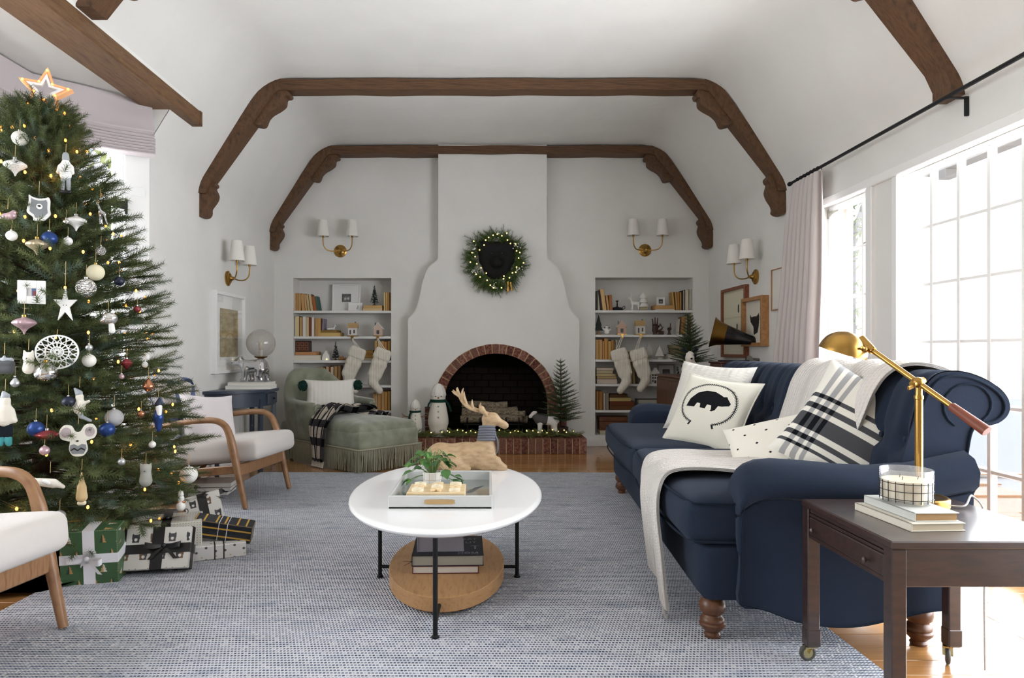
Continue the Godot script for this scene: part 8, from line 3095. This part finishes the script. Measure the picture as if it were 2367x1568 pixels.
	for k in 16:
		var a := TAU * k / 16
		var q := func(f: float, da: float) -> Vector3: return V(cos(a + da) * r0 * f, sin(a + da) * r0 * 0.88 * f, 0)
		b.tube(P3([q.call(0.06, 0.0), q.call(0.56, 0.0)]), 0.0028, 5)
		b.tube(P3([q.call(0.56, 0.0), q.call(0.78, 0.196), q.call(0.56, 0.393)]), 0.003, 5)
		b.tube(P3([q.call(0.78, 0.196), q.call(1.0, 0.06)]), 0.003, 5)
		b.tube(P3([q.call(0.78, 0.196), q.call(1.0, 0.33)]), 0.003, 5)
	part("lace", b, mat("crochet", C("eeeeee"), 0.9), o)
	hang(o, V(0, r0 * 0.88, 0), 0.03)
	# framed photograph
	p = on_tree(74, 676, 0.07)
	var fr := picture("photo_ornament", "square white framed photo ornament at the left of the wooden star", p - V(0, 27 * absf(p.z) / F, 0), 22, 55 * absf(p.z) / F, 54 * absf(p.z) / F, 0.036, 0.012, M.paint, 0.001, C("dddddd"), image_tex(24, 24, func(x, y): return C("8a4b52") if x > 14 and y > 7 else C("5d6f95") if x > 11 else C("c9c6c6")))
	fr.set_meta("category", "ornament")
	# figures
	var grey := mat("paint_grey", C("9aa0a6"), 0.5)
	figure("nutcracker", "grey and white nutcracker ornament high on the right of the tree", 152, 402, 92, [[V(0, 0.58, 0), V(0, 0.68, 0), 0.12, 0.13], [V(0, 0.76, 0), V(0, 0.80, 0), 0.085, 0.085], [V(-0.13, 0.68, 0), V(-0.17, 0.52, 0.03), 0.05, 0.04], [V(0.13, 0.68, 0), V(0.17, 0.52, 0.03), 0.05, 0.04], [V(0, 0.46, 0), V(0, 0.52, 0), 0.13, 0.11]], M.paint, [["hat", [[V(0, 0.86, 0), V(0, 0.97, 0), 0.085, 0.075]], grey], ["leg", [[V(-0.065, 0.12, 0), V(-0.06, 0.42, 0), 0.05, 0.055]], grey], ["leg", [[V(0.065, 0.12, 0), V(0.06, 0.42, 0), 0.05, 0.055]], grey], ["stand", [[V(-0.1, 0.04, 0.02), V(0.1, 0.04, 0.02), 0.045, 0.045]], M.black]])
	figure("giraffe_ornament", "slim silver giraffe ornament in front of the bay window", 232, 490, 62, [[V(-0.16, 0.92, 0), V(-0.22, 0.88, 0), 0.055, 0.035], [V(-0.14, 0.92, 0), V(0.0, 0.52, 0), 0.04, 0.06], [V(0.0, 0.5, 0), V(0.12, 0.44, 0), 0.085, 0.08], [V(-0.02, 0.46, 0.03), V(0.0, 0.04, 0.03), 0.035, 0.028], [V(0.02, 0.46, -0.03), V(0.06, 0.04, -0.03), 0.035, 0.028], [V(0.14, 0.42, 0.03), V(0.24, 0.04, 0.03), 0.04, 0.028], [V(0.12, 0.42, -0.03), V(0.2, 0.04, -0.03), 0.04, 0.028]], M.silver)
	figure("bird_ornament", "small pink glass bird ornament at the upper left edge of the tree", 18, 500, 34, [[V(-0.2, 0.45, 0), V(0.25, 0.55, 0), 0.22, 0.26], [V(0.32, 0.75, 0), V(0.36, 0.78, 0), 0.16, 0.15], [V(-0.3, 0.42, 0), V(-0.9, 0.12, 0), 0.10, 0.06]], pink, [["beak", [[V(0.48, 0.78, 0), V(0.6, 0.76, 0), 0.05, 0.02]], M.brass]])
	figure("mushroom_ornament", "silver-capped white mushroom ornament right of the wooden star", 250, 745, 52, [[V(0.16, 0.12, 0), V(0.12, 0.5, 0), 0.13, 0.11]], M.paint, [["cap", [[V(-0.2, 0.58, 0), V(0.12, 0.66, 0), 0.16, 0.26], [V(0.0, 0.66, 0), V(0.0, 0.7, 0), 0.27, 0.24]], crackle]])
	figure("felt_animal_ornament", "white felt fox ornament left of the mirrored glass ball", 66, 838, 58, [[V(0, 0.25, 0), V(0, 0.45, 0), 0.22, 0.18], [V(0, 0.68, 0), V(0, 0.72, 0), 0.2, 0.19], [V(-0.12, 0.85, 0), V(-0.15, 0.97, 0), 0.07, 0.03], [V(0.12, 0.85, 0), V(0.15, 0.97, 0), 0.07, 0.03]], M.snow_wool, [["nose", [[V(0.0, 0.66, 0.2), V(0, 0.66, 0.21), 0.035, 0.03]], M.black]])
	figure("house_ornament", "dark grey felt house ornament at the far left edge", 10, 842, 46, [[V(-0.25, 0.25, 0), V(0.25, 0.25, 0), 0.25, 0.25], [V(-0.25, 0.5, 0), V(0.25, 0.5, 0), 0.22, 0.22]], mat("felt_dark", C("4d4f52"), 0.95), [["roof", [[V(-0.3, 0.7, 0), V(0.3, 0.7, 0), 0.12, 0.12], [V(0, 0.7, 0), V(0, 0.88, 0), 0.15, 0.06]], grey]])
	figure("elf_ornament", "white and silver elf ornament sitting at the centre right of the tree", 184, 938, 84, [[V(0, 0.40, 0), V(0.02, 0.56, 0), 0.15, 0.12], [V(0.0, 0.72, 0), V(0.0, 0.75, 0), 0.10, 0.10], [V(0.1, 0.55, 0), V(0.24, 0.62, 0.04), 0.05, 0.04], [V(-0.1, 0.54, 0), V(-0.18, 0.42, 0.05), 0.05, 0.04]], M.snow_wool, [["hat", [[V(-0.02, 0.84, 0), V(-0.12, 0.97, 0), 0.10, 0.03]], grey], ["legs", [[V(-0.04, 0.36, 0), V(0.06, 0.20, 0.06), 0.065, 0.055], [V(0.06, 0.20, 0.06), V(0.28, 0.08, 0.05), 0.055, 0.045]], grey]])
	figure("santa_ornament", "white bearded skier ornament with teal boots at the far left edge", 12, 968, 130, [[V(0, 0.48, 0), V(0, 0.66, 0), 0.13, 0.11], [V(0, 0.80, 0), V(0, 0.83, 0), 0.085, 0.085], [V(0.1, 0.64, 0), V(0.16, 0.46, 0.03), 0.05, 0.045], [V(-0.1, 0.64, 0), V(-0.16, 0.46, 0.03), 0.05, 0.045]], M.snow_wool, [["hat", [[V(0, 0.90, 0), V(-0.03, 0.97, 0), 0.08, 0.03]], grey], ["trousers", [[V(-0.06, 0.2, 0), V(-0.05, 0.40, 0), 0.055, 0.065], [V(0.06, 0.2, 0), V(0.05, 0.40, 0), 0.055, 0.065]], M.dark_cloth], ["boots", [[V(-0.065, 0.05, 0.02), V(-0.06, 0.16, 0), 0.05, 0.05], [V(0.065, 0.05, 0.02), V(0.06, 0.16, 0), 0.05, 0.05]], mat("felt_teal", C("3f8f93"), 0.9)]])
	figure("santa_ornament", "tall blue-coated Santa ornament at the right edge beside the chair", 366, 958, 82, [[V(0, 0.08, 0), V(0, 0.4, 0), 0.08, 0.13], [V(0, 0.4, 0), V(0, 0.58, 0), 0.13, 0.10]], blue, [["face_and_beard", [[V(0.03, 0.50, 0.06), V(0.02, 0.70, 0.02), 0.07, 0.09]], M.paint], ["hat", [[V(0, 0.78, 0), V(0.03, 0.96, 0), 0.10, 0.03]], navy]])
	figure("cat_ornament", "grey felt cat-shaped ornament low on the right of the tree", 337, 1098, 54, [[V(0, 0.25, 0), V(0, 0.5, 0), 0.26, 0.22], [V(0, 0.72, 0), V(0, 0.75, 0), 0.22, 0.22], [V(-0.15, 0.85, 0), V(-0.2, 0.97, 0), 0.09, 0.03], [V(0.15, 0.85, 0), V(0.2, 0.97, 0), 0.09, 0.03]], mat("felt_light", C("a3a49c"), 0.95), [["nose", [[V(0.0, 0.68, 0.22), V(0, 0.68, 0.225), 0.03, 0.03]], M.black]])
	figure("bird_ornament", "white felt dove ornament low on the left near the foreground chair", 116, 1116, 44, [[V(-0.5, 0.55, 0), V(0.15, 0.45, 0), 0.2, 0.24], [V(0.3, 0.4, 0), V(0.6, 0.25, 0), 0.18, 0.10], [V(-0.6, 0.62, 0), V(-0.9, 0.8, 0), 0.12, 0.06]], M.snow_wool, [["wing", [[V(-0.2, 0.6, 0.16), V(0.0, 0.5, 0.2), 0.12, 0.1]], M.paint]])
	figure("wooden_tree_ornament", "beige bottle-brush tree ornament on a block low in the tree", 189, 1128, 82, [[V(0, 0.24, 0), V(0, 0.50, 0), 0.15, 0.11], [V(0, 0.50, 0), V(0, 0.95, 0), 0.11, 0.02]], mat("bristle_beige", C("cdb184"), 0.95), [["block", [[V(-0.05, 0.07, 0), V(0.05, 0.07, 0), 0.07, 0.07]], mat("pale_wood", C("efe3c8"))]])
	figure("snowman_ornament", "small wooden snowman ornament dangling above the wrapped gifts", 418, 1157, 50, [[V(0, 0.2, 0), V(0, 0.24, 0), 0.2, 0.2], [V(0, 0.56, 0), V(0, 0.6, 0), 0.15, 0.15]], M.ceramic, [["scarf", [[V(-0.1, 0.42, 0), V(0.1, 0.42, 0), 0.09, 0.09]], copper], ["hat", [[V(0, 0.76, 0), V(0, 0.86, 0), 0.13, 0.11]], M.ceramic]])


# ---------------------------------------------------------------- gifts
func bow(o: Node3D, at: Vector3, s: float, m: Material, e := Vector3.ZERO) -> void:
	var b := MB.new()
	b.at(at, e)
	for k in [-1.0, 1.0]:
		var loop := smooth_path([V(0, 0.004, 0), V(0.55 * k, 0.30, 0.08), V(0.95 * k, 0.42, 0.0), V(1.0 * k, 0.20, -0.05), V(0.55 * k, 0.06, 0.0), V(0.04 * k, 0.012, 0)], 5)
		for w in 2:
			var g := PackedVector3Array()
			for j in loop.size():
				for i in 2: g.append(loop[j] * s + V(0, 0.0012 * w, (i * 2 - 1) * 0.17 * s * (0.4 + 0.6 * sin(PI * j / loop.size()))))
			if w == 1:
				var g2 := PackedVector3Array()
				for j in loop.size(): g2.append_array([g[j * 2 + 1], g[j * 2]])
				g = g2
			b.grid(g, 1, loop.size() - 1)
		var tail := smooth_path([V(0, 0.004, 0), V(0.4 * k, 0.05, 0.4), V(0.75 * k, 0.03, 0.8)], 4)
		var tg := PackedVector3Array()
		for j in tail.size():
			for i in 2: tg.append(tail[j] * s + V((i * 2 - 1) * 0.13 * s, 0.002, 0))
		b.grid(tg, 1, tail.size() - 1)
	b.ball(V(0, 0.06 * s, 0), V(0.16, 0.12, 0.16) * s, 12, 8)
	part("bow", b, m, o)


func gift(label: String, at: Vector3, e: Vector3, s: Vector3, paper: Material, ribbon: Material, rw: float, cross: bool, two := false) -> Node3D:
	var o := thing("gift", label, "gift", at)
	o.rotation_degrees = e
	var b := MB.new()
	b.box2(V(-s.x / 2, 0, -s.z / 2), V(s.x / 2, s.y, s.z / 2), 0.004)
	part("wrapped_box", b, paper, o)
	if ribbon:
		b = MB.new()
		var g := 0.0015
		for q in ([-0.022, 0.022] if two else [0.0]):
			b.box2(V(q - rw / 2, -0.0, -s.z / 2 - g), V(q + rw / 2, s.y + g, s.z / 2 + g))
		if cross: b.box2(V(-s.x / 2 - g, 0.0, -rw / 2), V(s.x / 2 + g, s.y + g * 1.4, rw / 2))
		part("ribbon", b, ribbon, o)
	return o


func presents() -> void:
	var tree := P2([0.5, 0.06, 0.66, 0.34, 0.6, 0.34, 0.76, 0.62, 0.68, 0.62, 0.84, 0.9, 0.16, 0.9, 0.32, 0.62, 0.24, 0.62, 0.4, 0.34, 0.34, 0.34])
	var green := mat("paper_green", Color.WHITE, 0.4)
	green.albedo_texture = image_tex(192, 192, func(x, y):
		var cx := int(x / 48.0)
		var cy := int(y / 48.0)
		var q := Vector2(fposmod(x / 48.0 + (0.5 if cy % 2 else 0.0), 1.0), fposmod(y / 48.0, 1.0))
		if Geometry2D.is_point_in_polygon((q - Vector2(0.5, 0.5)) * 1.5 + Vector2(0.5, 0.5), tree):
			return [C("c9a06a"), C("d8d6cf"), C("20382a"), C("b98d58")][(cx + cy * 3 + int(x / 24.0)) % 4]
		return C("3d5f3c"))
	green.uv1_scale = Vector3(3.4, 3.4, 1)
	var white_rb := mat("ribbon_white", C("e9e9ee"), 0.35)
	var black_rb := mat("ribbon_black", C("141416"), 0.35)
	var g := gift("green gift printed with little trees, tied with a wide white bow", V(-1.875, 0.012, -3.215), V(6, 14, 0), V(0.245, 0.262, 0.13), green, white_rb, 0.05, false)
	var b := MB.new()
	b.box2(V(-0.1235, 0.105, -0.0665), V(0.1235, 0.150, 0.0665))
	part("ribbon", b, white_rb, g)
	bow(g, V(-0.005, 0.13, 0.07), 0.085, white_rb, V(90, 0, 20))
	var dot := mat("paper_silver", Color.WHITE, 0.3)
	dot.albedo_texture = image_tex(64, 64, func(x, y): return C("8f8b7c") if (x % 8 < 2 and y % 8 < 3) else C("d2d0c6"))
	dot.uv1_scale = Vector3(9, 9, 1)
	g = gift("silver dotted gift with black ribbon and bow behind the green gift", V(-1.70, 0.012, -3.58), V(0, 22, 0), V(0.34, 0.20, 0.24), dot, black_rb, 0.045, false)
	bow(g, V(0, 0.2, 0.02), 0.10, black_rb, V(-15, 10, 0))
	var beasts := mat("paper_bears", Color.WHITE, 0.5)
	var head := P2([0.2, 0.1, 0.35, 0.25, 0.65, 0.25, 0.8, 0.1, 0.85, 0.4, 0.78, 0.95, 0.22, 0.95, 0.15, 0.4])
	beasts.albedo_texture = image_tex(160, 160, func(x, y):
		var cy := int(y / 40.0)
		var q := Vector2(fposmod(x / 40.0 + (0.5 if cy % 2 else 0.0), 1.0), fposmod(y / 40.0, 1.0))
		var k := (int(x / 40.0) + cy) % 3
		if Geometry2D.is_point_in_polygon((q - Vector2(0.5, 0.5)) * 1.6 + Vector2(0.5, 0.5), head):
			if q.distance_to(Vector2(0.5, 0.62)) < 0.09: return C("d9d6d0")
			return [C("35353a"), C("6b5440"), C("4a4a4e")][k]
		return C("d5d2cc"))
	beasts.uv1_scale = Vector3(2.9, 2.9, 1)
	g = gift("white dark-bear print gift in broad black ribbon leaning on the silver gift", V(-1.625, 0.020, -3.325), V(-22, 10, 0), V(0.30, 0.20, 0.11), beasts, black_rb, 0.055, true)
	b = MB.new()
	b.box2(V(-0.1515, 0.075, -0.0565), V(0.1515, 0.12, 0.0565))
	part("ribbon", b, black_rb, g)
	bow(g, V(0.03, 0.11, 0.058), 0.08, black_rb, V(90, 0, 0))
	var gold := mat("paper_black_gold", Color.WHITE, 0.25)
	gold.albedo_texture = image_tex(16, 128, func(_x, y): return C("c79b3c") if (y > 30 and y < 42) or (y > 84 and y < 96) else C("1d2129"))
	gold.uv1_scale = Vector3(1, 9.0, 1)
	var speck := mat("paper_speck", Color.WHITE, 0.5)
	speck.albedo_texture = image_tex(96, 96, func(x, y): return C("5b5a58") if Vector2(x % 32 - 12, (y + (16 if int(x / 32.0) % 2 else 0)) % 48 - 20).length() < 4.5 else C("c8b98a") if Vector2(x % 48 - 30, y % 48 - 40).length() < 3 else C("e4e3e1"))
	speck.uv1_scale = Vector3(7, 7, 1)
	gift("flat white gift with small prints and two thin black cords on the rug", V(-1.445, 0.012, -3.62), V(0, 24, 0), V(0.265, 0.075, 0.20), speck, black_rb, 0.006, false, true)
	gift("black gift with gold stripes and white cord lying slanted on the flat white gift", V(-1.43, 0.098, -3.64), V(12, 8, -11), V(0.30, 0.10, 0.09), gold, white_rb, 0.003, false, true)
	var geo := mat("paper_geometric", Color.WHITE, 0.3)
	geo.albedo_texture = image_tex(128, 128, func(x, y):
		var q := maxi(absi(x - 64), absi(y - 64))
		return C("b08a3a") if q % 20 < 4 else C("16171b"))
	geo.uv1_scale = Vector3(5.5, 5.5, 1)
	gift("black gift with gold nested squares behind the green gift", V(-2.03, 0.078, -3.42), V(0, 20, 0), V(0.18, 0.19, 0.16), geo, null, 0, false)
	gift("dark grey satin gift under the tree behind the geometric gift", V(-1.87, 0.076, -3.72), V(0, 8, 0), V(0.26, 0.13, 0.18), mat("paper_grey", C("4c4848"), 0.4), null, 0, false)
	g = gift("white bear-print gift with big black bow at the back near the chair", V(-1.66, 0.078, -3.98), V(-14, 28, 10), V(0.20, 0.18, 0.10), beasts, black_rb, 0.05, false)
	bow(g, V(0.04, 0.17, 0.03), 0.09, black_rb, V(30, 20, -20))
	for k in 3:
		book_flat(["bottom", "middle", "top"][k] + " white magazine of the stack on the floor behind the armchair legs", V(-2.13 + 0.012 * k, 0.001 + k * 0.034, -5.22), V(0.30, 0.033, 0.24), C(["2b2a2c", "1f2022", "c9b7ac"][k]), C("d9d6cf"), [4.0, 9.0, 6.0][k], "magazines under the armchair")
